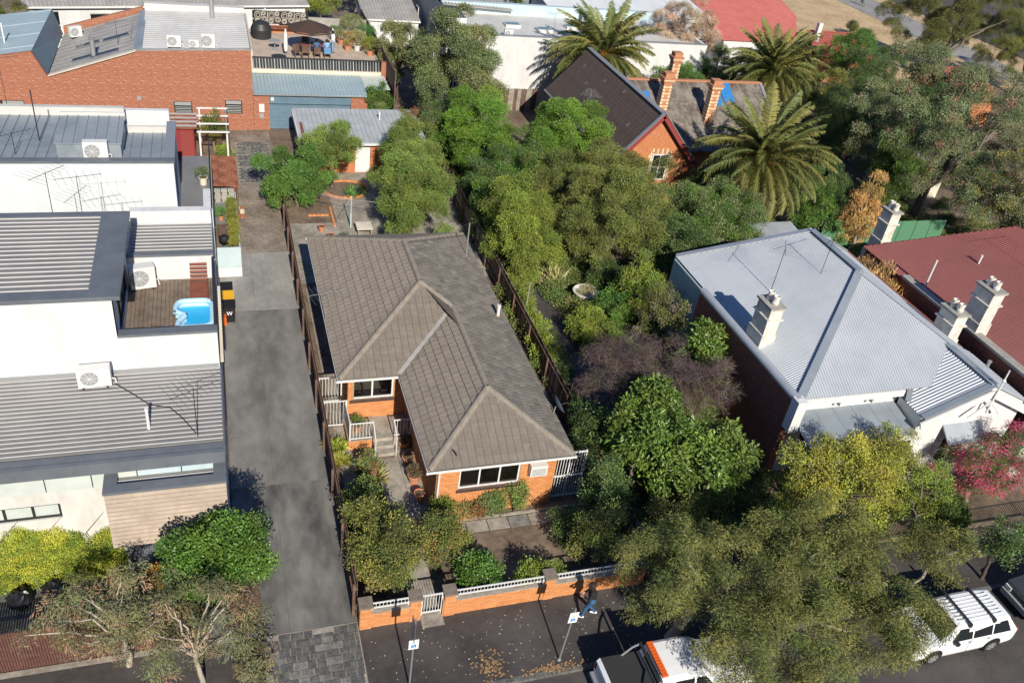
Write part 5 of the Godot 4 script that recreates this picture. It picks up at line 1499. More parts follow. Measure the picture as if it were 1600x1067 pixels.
func rear_buildings() -> void:
	var d := V(21.19, 0, -4.65).normalized()
	var o := facade_building("long_white_building", "long low white building with grey roof and sash windows beyond the warehouse", V(-13.33, 0, -75.65), d, 21.7, 3.2, 8.0, [[1.6, 0.6, 0.6, 2.2, 1], [4.3, 1.3, 1.5, 1.3, 1], [8.2, 1.0, 0.9, 1.2, 1], [11.0, 1.6, 1.0, 0.9, 1], [14.2, 1.4, 1.3, 1.3, 1], [17.0, 1.3, 0.9, 1.5, 1], [19.3, 1.0, 1.1, 1.7, 1]], M["render_white"], [2.2, 0.3, M["old_iron"], false])
	cap_line(o, "gutter_pipe", V(4.4, 0.1, -79.4), V(4.4, 3.2, -79.35), 0.1, 0.1, M["white_paint"])
	facade_building("white_workshop", "small white workshop with a dark grey ribbed roof beyond the terrace", V(12.8, 0, -78.0), V(1, 0, 0), 4.75, 2.9, 5.0, [[4.0, 0.6, 0.25, 1.3, 1]], M["render_white"], [0.9, 0.15, M["old_iron"], false])
	var b := facade_building("blue_building", "blue walled building with a steep ribbed grey roof at the back", V(18.3, 0, -70.4), V(1, 0, 0), 1.5, 5.4, 16.0, [], M["render_white"], [0.0, 0.0, M["flashing"], false])
	wall(b, "blue_wall", V(18.26, 0, -86.4), V(0, 0, 1), 16.0, 5.6, 0.05, [[11.0, 1.0, 12.2, 3.6], [4.0, 1.0, 5.0, 3.2]], M["seam_roof"])
	window(b, V(18.24, 1.0, -75.4), V(0, 0, 1), 1.2, 2.6, 1, 2, M["white_paint"], M["glass_dark"], 0.06)
	window(b, V(18.24, 1.0, -82.4), V(0, 0, 1), 1.0, 2.2, 1, 2, M["white_paint"], M["glass_dark"], 0.06)
	metal_roof(b, "ribbed_roof", [V(18.4, 5.75, -73.0), V(24.6, 5.5, -73.0), V(22.5, 6.9, -86), V(18.4, 7.2, -86)], V(-0.1, 0.1, -1), 0.3, 0.12, 0.06, M["old_iron"])
	# large white building behind the gable house
	var w := thing("white_hall", "large plain white hall with a flat pale roof behind the slate gable", "building", V(0, 0, 0))
	wall(w, "wall", V(18.4, 0, -66.0), V(1, 0, 0), 21.5, 5.35, 0.3, [], M["render_white"])
	wall(w, "side_wall", V(18.4, 0, -73.5), V(0, 0, 1), 7.3, 5.35, 0.3, [[4.6, 3.9, 6.2, 5.0]], M["render_white"])
	wall(w, "side_wall", V(39.9, 0, -66.02), V(0, 0, -1), 7.5, 5.35, 0.3, [], M["render_white"])
	boxpart(w, "roof", V(18.7, 4.7, -73.5), V(39.6, 5.0, -66.3), M["pale_roof"])
	boxpart(w, "roof_upstand", V(18.4, 4.6, -74.0), V(39.9, 5.9, -73.5), M["panel_blue"])
	boxpart(w, "coping", V(18.38, 5.35, -66.32), V(39.92, 5.4, -65.97), M["steel"])
	for q in [[23.0, -70.5], [25.5, -69.5], [28.5, -70.8]]:
		var e := boxpart(w, "skylight", V(q[0], 5.0, q[1]), V(q[0] + 1.3, 5.25, q[1] + 0.9), M["pale_roof"])
		boxpart(e, "pane", V(q[0] + 0.08, 5.25, q[1] + 0.08), V(q[0] + 1.22, 5.27, q[1] + 0.82), M["glass_pale"])
	air_conditioner("white rooftop unit at the back edge of the flat pale roof", V(31.5, 5.0, -72.6), 0.4, 1.1, 1.0, 0.6, "air conditioners on roofs")
	air_conditioner("small dark fronted unit at the near corner of the flat pale roof", V(22.4, 5.0, -67.0), 0.0, 0.7, 0.6, 0.3, "air conditioners on roofs")
	antenna("thin television antenna on the flat pale roof of the white hall", V(26.3, 5.0, -67.3), 2.0, 0.3, false, 6)
	var wd := boxpart(w, "downpipe", V(21.0, 0.1, -65.97), V(21.1, 5.2, -65.9), M["white_paint"])
	paling_fence("weathered timber fence under the white hall", V(20.0, 0, -64.2), V(24.5, 0, -64.2), 1.8, 0.15, [M["grey_timber"], M["fence_brown"]], 62, "paling fences")
	facade_building("white_house", "white box house with pale roof beyond the hall and palms", V(30.0, 0, -78.0), V(1, 0, 0), 16.5, 4.6, 7.0, [[2.0, 1.0, 1.2, 2.2, 1], [5.0, 1.0, 1.2, 2.2, 1], [12.0, 1.0, 1.2, 2.0, 1]], M["render_white"], [0.6, 0.2, M["zinc_bright"], true])
	facade_building("grey_house", "blue grey gabled house at the back between white roofs", V(24.0, 0, -84.0), V(1, 0, 0), 7.0, 5.2, 9.0, [[1.2, 2.0, 1.0, 2.4, 1], [4.2, 2.0, 1.0, 2.4, 1]], M["seam_roof"], [2.0, 0.2, M["zinc_bright"], false])
	var rr := thing("red_roof_building", "white building under a broad plain red roof beside the dry park", "building", V(0, 0, 0))
	wall(rr, "wall", V(46.5, 0, -74.2), V(1, 0, 0), 7.5, 3.6, 0.3, [], M["render_white"])
	wall(rr, "wall", V(46.5, 0, -88), V(0, 0, 1), 13.7, 3.6, 0.3, [], M["render_white"])
	metal_roof(rr, "roof", [V(46.2, 3.7, -74.0), V(54.5, 3.7, -74.0), V(58.0, 5.6, -90.0), V(48.5, 5.6, -90.0)], V(0, 0, -1), 0.6, 0.05, 0.02, M["red_roof"])
	metal_roof(rr, "roof", [V(54.5, 3.7, -74.0), V(61.5, 3.6, -85.0), V(63.0, 4.2, -92.0), V(58.0, 5.6, -90.0)], V(0, 0, -1), 0.6, 0.05, 0.02, M["red_roof"])
	for q in [["red_tile_house", "maroon tiled roof with white skylight among the trees by the park", 57.0, 64.6, -73.6, -77.2], ["red_tile_cottage", "small red tiled roof half hidden behind dark trees", 65.5, 70.0, -62.0, -68.5]]:
		var h := thing(q[0], q[1], "house", V(0, 0, 0))
		boxpart(h, "wall", V(q[2] + 0.4, 0, q[5] - 1.5), V(q[3] - 0.4, 2.5, q[4] - 0.4), M["gable_brick"])
		var mz: float = (q[4] + q[5]) / 2 - 1.0
		var f1 := [V(q[2], 2.6, q[4]), V(q[3], 2.6, q[4]), V(q[3], 4.4, mz), V(q[2], 4.4, mz)]
		var rf := MB.new(); slab(rf, f1, 0.08); slab(rf, [f1[3], f1[2], V(q[3], 2.6, 2 * mz - q[4]), V(q[2], 2.6, 2 * mz - q[4])], 0.08)
		var ro := mput(h, "roof", rf, M["red_tile"])
		for k in 9:
			var t := (k + 0.5) / 9
			cap_line(ro, "tile_course", f1[0].lerp(f1[3], t) + UP * 0.03, f1[1].lerp(f1[2], t) + UP * 0.03, 0.06, 0.05, M["red_tile"])
		if q[2] < 60.0:
			boxpart(h, "skylight", V(60.4, 3.2, -75.4), V(61.3, 3.75, -74.7), M["appliance"])
			boxpart(h, "chimney", V(57.4, 3.0, -75.6), V(57.85, 5.4, -75.2), M["appliance"])

func back_yard() -> void:
	var o := thing("backyard_shed", "brick shed with sloping grey metal roof at the bottom of the garden", "shed", V(0, 0, 0))
	wall(o, "front_wall", V(4.95, 0, -52.5), V(1, 0, 0), 7.6, 2.1, 0.2, [[3.3, 0.02, 4.25, 1.95]], M["gable_brick"])
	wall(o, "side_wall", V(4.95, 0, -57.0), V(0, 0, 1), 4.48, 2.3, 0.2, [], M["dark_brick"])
	wall(o, "side_wall", V(12.55, 0, -52.52), V(0, 0, -1), 4.48, 2.1, 0.2, [], M["gable_brick"])
	boxpart(o, "back_wall", V(4.96, 0, -57.25), V(12.5, 2.3, -57.02), M["gable_brick"])
	var dr := boxpart(o, "door", V(8.26, 0.03, -52.6), V(9.19, 1.94, -52.55), M["white_paint"])
	boxpart(dr, "handle", V(8.34, 0.95, -52.55), V(8.38, 1.05, -52.51), M["steel"])
	metal_roof(o, "roof", [V(4.75, 2.16, -52.2), V(12.9, 2.16, -52.2), V(12.9, 2.4, -57.5), V(4.75, 2.4, -57.5)], V(0, 0, -1), 0.3, 0.07, 0.04, M["shed_roof"])
	boxpart(o, "barge", V(4.68, 2.02, -57.5), V(4.75, 2.3, -52.15), M["white_paint"])
	boxpart(o, "gutter", V(4.75, 2.02, -52.19), V(12.9, 2.12, -52.1), M["white_paint"])
	pipe("vent_pipe", "short white pipe on the shed roof at the garden end", "vent pipe", V(10.3, 2.32, -55.8), 0.5, 0.05, M["appliance"])
	# brick edged bed
	var bed := thing("garden_bed_edging", "curved garden bed edged with orange bricks around the small tree", "garden bed", V(7.25, 0, -49.9))
	for k in 34:
		var a := TAU * k / 34
		var e := MB.new(); e.box(V(0, 0, 0), V(0.25, 0.16, 0.12))
		var q := mput(bed, "brick", e, M["brick_%d" % (k % 4)], V(cos(a) * 1.38, 0.07, sin(a) * 1.2)); q.rotation.y = -a + PI / 2
	var sb := MB.new()
	for k in 24:
		sb.tri(V(0, 0.06, 0), V(cos(TAU * (k + 1) / 24) * 1.32, 0.05, sin(TAU * (k + 1) / 24) * 1.15), V(cos(TAU * k / 24) * 1.32, 0.05, sin(TAU * k / 24) * 1.15))
	mput(bed, "soil", sb, M["earth"])
	tuft("strappy_plant", "clump of bright green strappy leaves in the brick edged bed", "plant", "garden plants", V(7.75, 0.05, -49.2), 0.7, 14, Color(0.13, 0.3, 0.04), 55)
	var cl := thing("rotary_clothesline", "old rotary clothesline with splayed arms in the back yard", "clothesline", V(6.9, 0, -45.0))
	var pb := MB.new(); pb.tube([V(0, 0, 0), V(0, 0.9, 0)], [0.045, 0.045], 8); pb.tube([V(0, 0.9, 0), V(0, 2.0, 0)], [0.03, 0.03], 8); mput(cl, "pole", pb, M["panel_blue"])
	for k in 4:
		var a := 0.35 + k * PI / 2
		var e := V(cos(a) * 1.75, 1.85, sin(a) * 1.75)
		var ab := MB.new(); ab.tube([V(0, 1.75, 0), e], [0.018, 0.014], 6); mput(cl, "arm", ab, M["steel"])
		var a2 := a + PI / 2
		for t in [0.45, 0.65, 0.82, 0.98]:
			var lb := MB.new(); lb.tube([V(0, 1.75, 0).lerp(e, t), V(0, 1.75, 0).lerp(V(cos(a2) * 1.75, 1.85, sin(a2) * 1.75), t)], [0.006, 0.006], 4); mput(cl, "line", lb, M["steel"])
	var ls := [["red edged paving border running beside the clothesline", V(6.0, 0.01, -46.2), V(0.16, 0.1, 2.6)], ["second brick border between soil and clothesline slab", V(5.35, 0.01, -46.5), V(1.3, 0.1, 0.2)]]
	for q in ls:
		var e := thing("brick_border", q[0], "border", q[1], "brick borders in the yard")
		var n := int(maxf(q[2].x, q[2].z) / 0.24)
		for k in n:
			var bm := MB.new(); bm.box(V(0, 0.05, 0), V(0.22 if q[2].x > q[2].z else 0.13, q[2].y, 0.22 if q[2].z > q[2].x else 0.13))
			mput(e, "brick", bm, M["brick_%d" % (k % 4)], V((k - n / 2.0) * 0.24 if q[2].x > q[2].z else 0.0, 0, (k - n / 2.0) * 0.24 if q[2].z > q[2].x else 0.0))
	var tb := thing("garden_table", "low pale square table beside the clothesline", "table", V(7.55, 0.01, -44.3))
	boxpart(tb, "tabletop", V(-0.45, 0.42, -0.45), V(0.45, 0.47, 0.45), M["cream"])
	for q in [V(-0.4, 0, -0.4), V(0.34, 0, -0.4), V(-0.4, 0, 0.34), V(0.34, 0, 0.34)]:
		boxpart(tb, "leg", q, q + V(0.06, 0.42, 0.06), M["grey_timber"])
	var it := [["terracotta pot standing by the rear gutter of the house", V(5.6, 0.01, -43.6), M["terracotta"]], ["grey pot among bricks in the back yard", V(6.3, 0.01, -43.2), M["cement"]], ["clay pot beside the brick border in the yard", V(5.2, 0.01, -44.6), M["terracotta"]]]
	for k in 3:
		pot_plant(it[k][0], it[k][1], 0.2, 0.35, it[k][2], "small", Color(0.1, 0.15, 0.05), 0.8 if k == 1 else 0.0, 90 + k, "back yard pots")

# ---------------------------------------------------------------- the houses to the right
func chimney(parent: Node3D, at: Vector3, w: float, d: float, h: float, old: bool) -> void:
	var o := Node3D.new(); o.name = "chimney"; parent.add_child(o, true); o.position = at
	if old:      # striped red and cream brick with corbelled top
		boxpart(o, "shaft", V(-w / 2, -0.6, -d / 2), V(w / 2, h, d / 2), M["chimney_red"])
		var n := int(h / 0.22)
		for k in n:
			for s in [-1, 1]:
				boxpart(o, "quoin", V(s * w * 0.5 - 0.17 * (1 + s) * 0.5 - 0.004 * (1 - s) / 2, k * 0.22, -d / 2 - 0.004), V(s * w * 0.5 + 0.17 * (1 - s) * 0.5 + 0.004 * (1 + s) / 2, k * 0.22 + (0.13 if k % 2 else 0.15), d / 2 + 0.006), M["chimney_cream"])
			if k % 2:
				boxpart(o, "band", V(-w / 2 + 0.17, k * 0.22, d / 2), V(w / 2 - 0.17, k * 0.22 + 0.09, d / 2 + 0.005), M["chimney_cream"])
		for k in 3:
			boxpart(o, "corbel", V(-w / 2 - 0.06 - k * 0.04, h + k * 0.11, -d / 2 - 0.06 - k * 0.04), V(w / 2 + 0.06 + k * 0.04, h + k * 0.11 + 0.108, d / 2 + 0.06 + k * 0.04), M["chimney_cream"] if k == 1 else M["chimney_red"])
		boxpart(o, "crown_course", V(-w / 2 - 0.02, h + 0.33, -d / 2 - 0.02), V(w / 2 + 0.02, h + 0.62, d / 2 + 0.02), M["chimney_red"])
	else:        # rendered, two pots
		boxpart(o, "shaft", V(-w / 2, -0.7, -d / 2), V(w / 2, h, d / 2), M["stucco_old"])
		boxpart(o, "plinth", V(-w / 2 - 0.05, -0.7, -d / 2 - 0.05), V(w / 2 + 0.05, 0.28, d / 2 + 0.05), M["stucco_old"])
		boxpart(o, "string_course", V(-w / 2 - 0.09, h * 0.66, -d / 2 - 0.09), V(w / 2 + 0.09, h * 0.66 + 0.07, d / 2 + 0.09), M["stucco_old"])
		boxpart(o, "capping", V(-w / 2 - 0.08, h, -d / 2 - 0.08), V(w / 2 + 0.08, h + 0.1, d / 2 + 0.08), M["cement"])
		for s in [-1, 1]:
			var b := MB.new(); b.lathe(V(0, 0, 0), [Vector2(0.13, 0), Vector2(0.16, 0.08), Vector2(0.13, 0.2), Vector2(0.15, 0.38), Vector2(0.12, 0.4), Vector2(0.1, 0.3)], 14)
			mput(o, "chimney_pot", b, M["stucco_old"], V(0, h + 0.1, s * 0.2))
func gable_house() -> void:
	var o := thing("gable_house", "old brick house with steep dark slate gable and striped chimneys", "house", V(0, 0, 0))
	var x0 := 23.3; var x1 := 29.2; var xm := 26.25; var zf := -46.3; var zb := -59.5; var e := 3.45; var hr := 6.6
	var fw := MB.new()
	fw.poly([V(x0 + 0.3, 0, zf - 0.3), V(x1 - 0.3, 0, zf - 0.3), V(x1 - 0.3, e + 0.2, zf - 0.3), V(xm, hr - 0.1, zf - 0.3), V(x0 + 0.3, e + 0.2, zf - 0.3)])
	mput(o, "gable_wall", fw, M["gable_brick"])
	boxpart(o, "side_wall", V(x0 + 0.25, 0, zb + 0.3), V(x0 + 0.3, e + 0.1, zf - 0.31), M["gable_brick"])
	boxpart(o, "side_wall", V(x1 - 0.3, 0, zb + 0.3), V(x1 - 0.25, e + 0.1, zf - 0.31), M["gable_brick"])
	boxpart(o, "back_wall", V(x0 + 0.31, 0, zb + 0.25), V(x1 - 0.31, e + 0.1, zb + 0.3), M["gable_brick"])
	# slates: courses laid as separate strips on each slope, patched with paler slates
	var rf := Node3D.new(); rf.name = "roof"; o.add_child(rf)
	var r := RandomNumberGenerator.new(); r.seed = 8
	for s in [[V(x0, e, zf), V(x0, e, zb), V(xm, hr, zf), V(xm, hr, zb)], [V(x1, e, zb), V(x1, e, zf), V(xm, hr, zb), V(xm, hr, zf)]]:
		var nn: Vector3 = (s[0] - s[1]).cross(s[2] - s[1]).normalized()
		if nn.y < 0.0: nn = -nn
		var base := MB.new(); slab(base, [s[0], s[1], s[3], s[2]] if nn.dot((s[0] - s[1]).cross(s[2] - s[1])) > 0 else [s[1], s[0], s[2], s[3]], 0.06)
		mput(rf, "boarding", base, M["slate"])
		for k in 18:
			var t0 := k / 18.0
			var t1 := (k + 1.0) / 18.0
			var b := MB.new()
			var a: Vector3 = s[0].lerp(s[2], t0) + nn * 0.018
			var c: Vector3 = s[1].lerp(s[3], t0) + nn * 0.018
			var d: Vector3 = s[1].lerp(s[3], t1) + nn * 0.008
			var f: Vector3 = s[0].lerp(s[2], t1) + nn * 0.008
			b.quad(a, f, d, c) if (f - a).cross(d - a).dot(nn) > 0 else b.quad(a, c, d, f)
			b.quad(a - nn * 0.03, a, c, c - nn * 0.03)
			mput(rf, "slate_course", b, M["slate"])
		for k in 9:
			var t := r.randf_range(0.1, 0.9)
			var q: float = r.randf_range(0.08, 0.9)
			var p: Vector3 = s[0].lerp(s[1], q).lerp(s[2].lerp(s[3], q), t) + nn * 0.04
			var b := MB.new(); b.box(p, V(0.3, 0.012, 0.26), Basis((s[2] - s[0]).normalized(), nn, (s[2] - s[0]).normalized().cross(nn)))
			mput(rf, "replaced_slate", b, M["slate_pale"])
	cap_line(rf, "ridge_flashing", V(xm, hr + 0.04, zf), V(xm, hr + 0.04, zb), 0.34, 0.06, M["steel"])
	for s in [[V(x0, e, zf + 0.06), V(xm, hr + 0.1, zf + 0.06)], [V(xm, hr + 0.1, zf + 0.06), V(x1, e, zf + 0.06)]]:
		cap_line(o, "barge_board", s[0] - UP * 0.16, s[1] - UP * 0.16, 0.06, 0.32, M["barge_red"])
		cap_line(o, "verge_capping", s[0] + V(0, 0.06, -0.06), s[1] + V(0, 0.06, -0.06), 0.26, 0.05, M["steel"])
	boxpart(o, "gutter", V(x0 - 0.12, e - 0.1, zb), V(x0 - 0.01, e, zf), M["steel"])
	window(o, V(26.2, 2.15, zf - 0.27), V(1, 0, 0), 1.15, 1.75, 2, 2, M["white_paint"], M["glass_dark"], 0.07)
	for k in 9:
		for s in [-1, 1]:
			var x: float = 26.77 + s * (0.72 if k % 2 else 0.66)
			boxpart(o, "quoin", V(x - (0.14 if k % 2 else 0.09), 2.1 + k * 0.22, zf - 0.3), V(x + (0.14 if k % 2 else 0.09), 2.1 + k * 0.22 + 0.19, zf - 0.265), M["chimney_cream"])
	for k in 8:
		boxpart(o, "voussoir", V(26.13 + k * 0.165, 3.95, zf - 0.3), V(26.13 + k * 0.165 + 0.13, 4.25, zf - 0.265), M["chimney_cream"] if k % 2 == 0 else M["chimney_red"])
	# cross wing
	var wx := 37.3; var wr := -53.4; var wf := -48.2; var wh := 6.4
	boxpart(o, "wing_wall", V(x1 - 0.2, 0, -58.3), V(wx - 0.3, 3.3, wf - 0.4), M["gable_brick"])
	metal_roof(o, "wing_roof", [V(xm, 3.4, wf), V(wx, 3.4, wf), V(wx, wh, wr), V(xm, wh, wr)], V(1, 0, 0), 0.32, 0.05, 0.018, M["slate_lichen"])
	metal_roof(o, "wing_roof", [V(xm, wh, wr), V(wx, wh, wr), V(wx, 3.4, -58.6), V(xm, 3.4, -58.6)], V(1, 0, 0), 0.32, 0.05, 0.018, M["slate_lichen"])
	cap_line(o, "wing_ridge", V(xm, wh + 0.05, wr), V(wx, wh + 0.05, wr), 0.3, 0.1, M["chimney_red"])
	cap_line(o, "wing_verge", V(wx, 3.45, wf), V(wx, wh + 0.05, wr), 0.22, 0.08, M["steel"])
	for q in [[34.2, -52.6, 0.85, 1.8], [33.35, -52.0, 0.5, 1.1], [27.75, -52.0, 0.6, 1.1]]:
		var t := atan2(wh - 3.4, wf - wr)
		var b := MB.new(); b.box(V(q[0], 3.4 + (wf - q[1]) * (wh - 3.4) / (wf - wr) + 0.06, q[1]), V(q[2], 0.02, q[3]), Basis(V(1, 0, 0), t))
		mput(o, "tarpaulin", b, M["tarpaulin"])
	chimney(o, V(28.7, 5.1, -51.4), 0.62, 0.55, 1.9, true)
	chimney(o, V(31.9, 4.9, -50.5), 0.62, 0.55, 2.0, true)
	chimney(o, V(31.6, 4.9, -56.0), 0.6, 0.55, 2.1, true)
	antenna("flat silver television antenna lying over the dark slate slope", V(24.2, 4.5, -53.2), 1.0, 1.2, false, 7)
	palm("date palm with orange fruit stalks between slate gable and white hall", V(28.6, 0, -62.0), 5.4, 4.6, 31)
	palm("tall date palm behind the lichen covered wing roof", V(41.6, 0, -58.4), 5.7, 4.3, 32, false)
	palm("large date palm with hanging fronds in front of the slate gabled house", V(31.2, 0, -42.2), 5.5, 4.5, 33)

func iron_house() -> void:
	var o := thing("iron_roof_house", "terrace house with bright corrugated iron hip roof and dark brick party wall", "house", V(0, 0, 0))
	var xl := 21.2; var xr := 31.3; var zf := -21.7; var zb := -33.1; var E := 4.3; var hr := 7.0
	var A := V(26.5, hr, -26.7); var Bk := V(26.5, hr, -30.5)
	var FL := V(xl, E, zf); var FR := V(xr, E, zf); var BL := V(xl, E, zb); var BR := V(xr, E, zb)
	metal_roof(o, "left_roof", [BL, FL, A, Bk], V(1, 0.5, 0), 0.12, 0.08, 0.024, M["zinc"])
	metal_roof(o, "front_roof", [FL, FR, A], V(0, 0.5, -1), 0.13, 0.09, 0.04, M["zinc_bright"])
	metal_roof(o, "right_roof", [FR, BR, Bk, A], V(-1, 0.5, 0), 0.11, 0.085, 0.028, M["zinc"])
	metal_roof(o, "back_roof", [BR, BL, Bk], V(0, 0.5, 1), 0.11, 0.085, 0.028, M["zinc"])
	for l in [[FL, A], [FR, A], [A, Bk], [BL, Bk], [BR, Bk]]:
		cap_line(o, "ridge_capping", l[0] + UP * 0.05, l[1] + UP * 0.05, 0.34, 0.05, M["seam_roof"] if l[0] == FL or l[0] == A else M["zinc"])
	# front wing at the far side
	metal_roof(o, "wing_roof", [V(26.5, 3.75, -20.5), V(29.5, 5.15, -20.5), V(29.5, 5.15, -24.9), V(26.5, 3.75, -22.1)], V(1, 0.45, 0), 0.15, 0.115, 0.035, M["zinc"])
	metal_roof(o, "wing_roof", [V(29.5, 5.15, -20.5), V(32.0, 4.0, -20.5), V(32.0, 4.0, -24.0), V(29.5, 5.15, -24.9)], V(1, -0.45, 0), 0.15, 0.115, 0.035, M["zinc"])
	cap_line(o, "wing_capping", V(29.5, 5.2, -20.45), V(29.5, 5.2, -24.9), 0.36, 0.05, M["seam_roof"])
	cap_line(o, "wing_verge", V(26.5, 3.8, -20.47), V(29.5, 5.2, -20.47), 0.3, 0.06, M["seam_roof"])
	cap_line(o, "valley_gutter", V(26.45, 3.9, -21.4), V(29.4, 5.25, -24.9), 0.22, 0.05, M["seam_roof"])
	var gw := MB.new()
	gw.poly([V(26.6, 0, -20.6), V(31.9, 0, -20.6), V(31.9, 3.95, -20.6), V(29.5, 5.05, -20.6), V(26.6, 3.72, -20.6)])
	gw.poly([V(26.6, 0, -22.0), V(26.6, 0, -20.6), V(26.6, 3.72, -20.6), V(26.6, 3.72, -22.0)])
	mput(o, "wing_wall", gw, M["white_paint"])
	for s in [[V(26.4, 3.45, -20.3), V(29.5, 4.85, -20.3)], [V(29.5, 4.85, -20.3), V(32.2, 3.55, -20.3)]]:
		cap_line(o, "barge_board", s[0], s[1], 0.08, 0.36, M["white_paint"])
	var fin := MB.new(); fin.tube([V(29.5, 3.9, -20.2), V(29.5, 6.1, -20.2)], [0.05, 0.03], 8); fin.lathe(V(29.5, 5.5, -20.2), [Vector2(0.03, 0), Vector2(0.09, 0.08), Vector2(0.03, 0.16)], 10)
	mput(o, "finial", fin, M["white_paint"])
	for s in [-1, 1]:
		cap_line(o, "gable_bracket", V(29.5, 4.5, -20.22), V(29.5 + s * 0.85, 3.7, -20.22), 0.06, 0.08, M["white_paint"])
	metal_roof(o, "window_hood", [V(28.0, 2.55, -19.9), V(30.0, 2.55, -19.9), V(30.0, 3.1, -20.58), V(28.0, 3.1, -20.58)], V(0, 0.5, -1), 0.1, 0.07, 0.02, M["zinc"])
	window(o, V(28.3, 1.0, -20.58), V(1, 0, 0), 1.4, 1.4, 2, 2, M["white_paint"], M["glass_dark"], 0.07)
	# front wall, verandah
	wall(o, "front_wall", V(xl + 0.1, 0, -22.1), V(1, 0, 0), 5.3, 4.2, 0.3, [[1.0, 0.5, 2.2, 2.5], [3.2, 0.1, 4.2, 2.5]], M["white_paint"])
	window(o, V(xl + 1.1, 0.5, -22.2), V(1, 0, 0), 1.2, 2.0, 2, 2, M["white_paint"], M["glass_dark"], 0.07)
	boxpart(o, "front_door", V(xl + 3.3, 0.1, -22.25), V(xl + 4.3, 2.5, -22.2), M["dark_sill"])
	metal_roof(o, "verandah_roof", [V(xl + 0.05, 3.0, -20.35), V(26.5, 3.0, -20.35), V(26.5, 3.35, -22.08), V(xl + 0.05, 3.35, -22.08)], V(0, 0.2, -1), 0.9, 0.04, 0.02, M["seam_roof"])
	boxpart(o, "verandah_fascia", V(xl + 0.05, 2.75, -20.36), V(26.55, 3.0, -20.28), M["white_paint"])
	for x in [21.4, 23.9, 26.3]:
		boxpart(o, "verandah_post", V(x, 0, -20.42), V(x + 0.12, 2.75, -20.3), M["white_paint"])
	boxpart(o, "eaves_fascia", V(xl + 0.05, 3.95, zf - 0.06), V(26.4, 4.24, zf + 0.03), M["white_paint"])
	for x in [23.3, 24.9]:
		boxpart(o, "eaves_bracket", V(x, 3.7, -22.05), V(x + 0.14, 4.0, -21.7), M["stucco_old"])
	# brick party walls
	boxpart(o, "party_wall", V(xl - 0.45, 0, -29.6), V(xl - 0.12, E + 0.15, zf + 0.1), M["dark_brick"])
	var cp := MB.new(); cp.tube([V(xl - 0.28, E + 0.15, -29.65), V(xl - 0.28, E + 0.15, zf + 0.3)], [0.19, 0.19], 10); mput(o, "wall_capping", cp, M["zinc"])
	boxpart(o, "wall_scroll", V(xl - 0.5, 3.1, zf + 0.1), V(xl - 0.06, E + 0.3, zf + 0.55), M["white_paint"])
	metal_roof(o, "side_cladding", [V(xl - 0.12, 0.1, -33.0), V(xl - 0.12, 0.1, -29.62), V(xl - 0.1, E - 0.05, -29.62), V(xl - 0.1, E - 0.05, -33.0)], V(0, 1, 0), 0.12, 0.09, 0.03, M["blue_roof"])
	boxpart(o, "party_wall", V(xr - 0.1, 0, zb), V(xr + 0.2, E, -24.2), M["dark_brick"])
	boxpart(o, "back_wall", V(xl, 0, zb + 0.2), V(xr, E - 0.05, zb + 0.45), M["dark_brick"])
	chimney(o, V(21.55, 4.75, -25.6), 0.62, 1.0, 1.55, false)
	chimney(o, V(30.75, 4.4, -24.75), 0.62, 1.0, 1.5, false)
	pipe("flue_pipe", "short grey capped flue between the iron roof and maroon roof", "flue", V(31.5, 3.0, -22.6), 1.6, 0.07, M["steel"])
	antenna("dark television antenna over the corrugated iron roof, nearer the brick wall", V(23.2, 5.35, -27.9), 2.3, 1.0, true, 9, "antennas over the iron roof")
	antenna("dark television antenna over the corrugated iron roof, nearer the ridge", V(25.3, 6.4, -27.6), 1.8, 0.5, true, 8, "antennas over the iron roof")
	# maroon roof house
	var m := thing("maroon_roof_house", "terrace house with a broad maroon corrugated roof and two pot chimneys", "house", V(0, 0, 0))
	var mx := 32.9
	metal_roof(m, "left_roof", [V(mx, 4.2, -33.6), V(mx, 4.2, -20.6), V(38.9, 7.0, -20.6), V(38.9, 7.0, -30.3)], V(1, 0.47, 0), 0.13, 0.1, 0.032, M["maroon_roof"])
	metal_roof(m, "back_roof", [V(46.0, 4.2, -33.6), V(mx, 4.2, -33.6), V(38.9, 7.0, -30.3)], V(0, 0.5, 1), 0.13, 0.1, 0.032, M["maroon_roof"])
	metal_roof(m, "right_roof", [V(45.0, 4.2, -20.6), V(46.0, 4.2, -33.6), V(38.9, 7.0, -30.3), V(38.9, 7.0, -20.6)], V(1, -0.47, 0), 0.13, 0.1, 0.032, M["maroon_roof"])
	boxpart(m, "party_wall", V(mx - 0.35, 0, -29.9), V(mx - 0.02, 4.45, -20.5), M["dark_brick"])
	boxpart(m, "wall_coping", V(mx - 0.42, 4.45, -29.95), V(mx + 0.05, 4.58, -20.45), M["cement"])
	boxpart(m, "side_wall", V(mx + 0.1, 0, -33.4), V(mx + 0.3, 4.1, -29.95), M["dark_brick"])
	boxpart(m, "back_wall", V(mx + 0.32, 0, -33.4), V(45.0, 4.1, -33.1), M["dark_brick"])
	boxpart(m, "front_wall", V(mx, 0, -20.9), V(45.0, 4.1, -20.7), M["cream"])
	chimney(m, V(32.95, 4.75, -25.3), 0.66, 1.05, 1.85, false)
	chimney(m, V(34.3, 4.2, -34.0), 0.6, 0.8, 1.9, false)
	boxpart(m, "outhouse", V(33.9, 0, -34.6), V(35.4, 3.6, -33.65), M["stucco_old"])
	pipe("vent_pipe", "tall white pipe rising beside the maroon roof gutter", "vent pipe", V(33.25, 4.3, -29.0), 1.6, 0.045, M["appliance"])
	pipe("vent_pipe", "short pale vent pipe in the middle of the maroon roof", "vent pipe", V(36.0, 5.68, -29.0), 0.4, 0.05, M["appliance"])
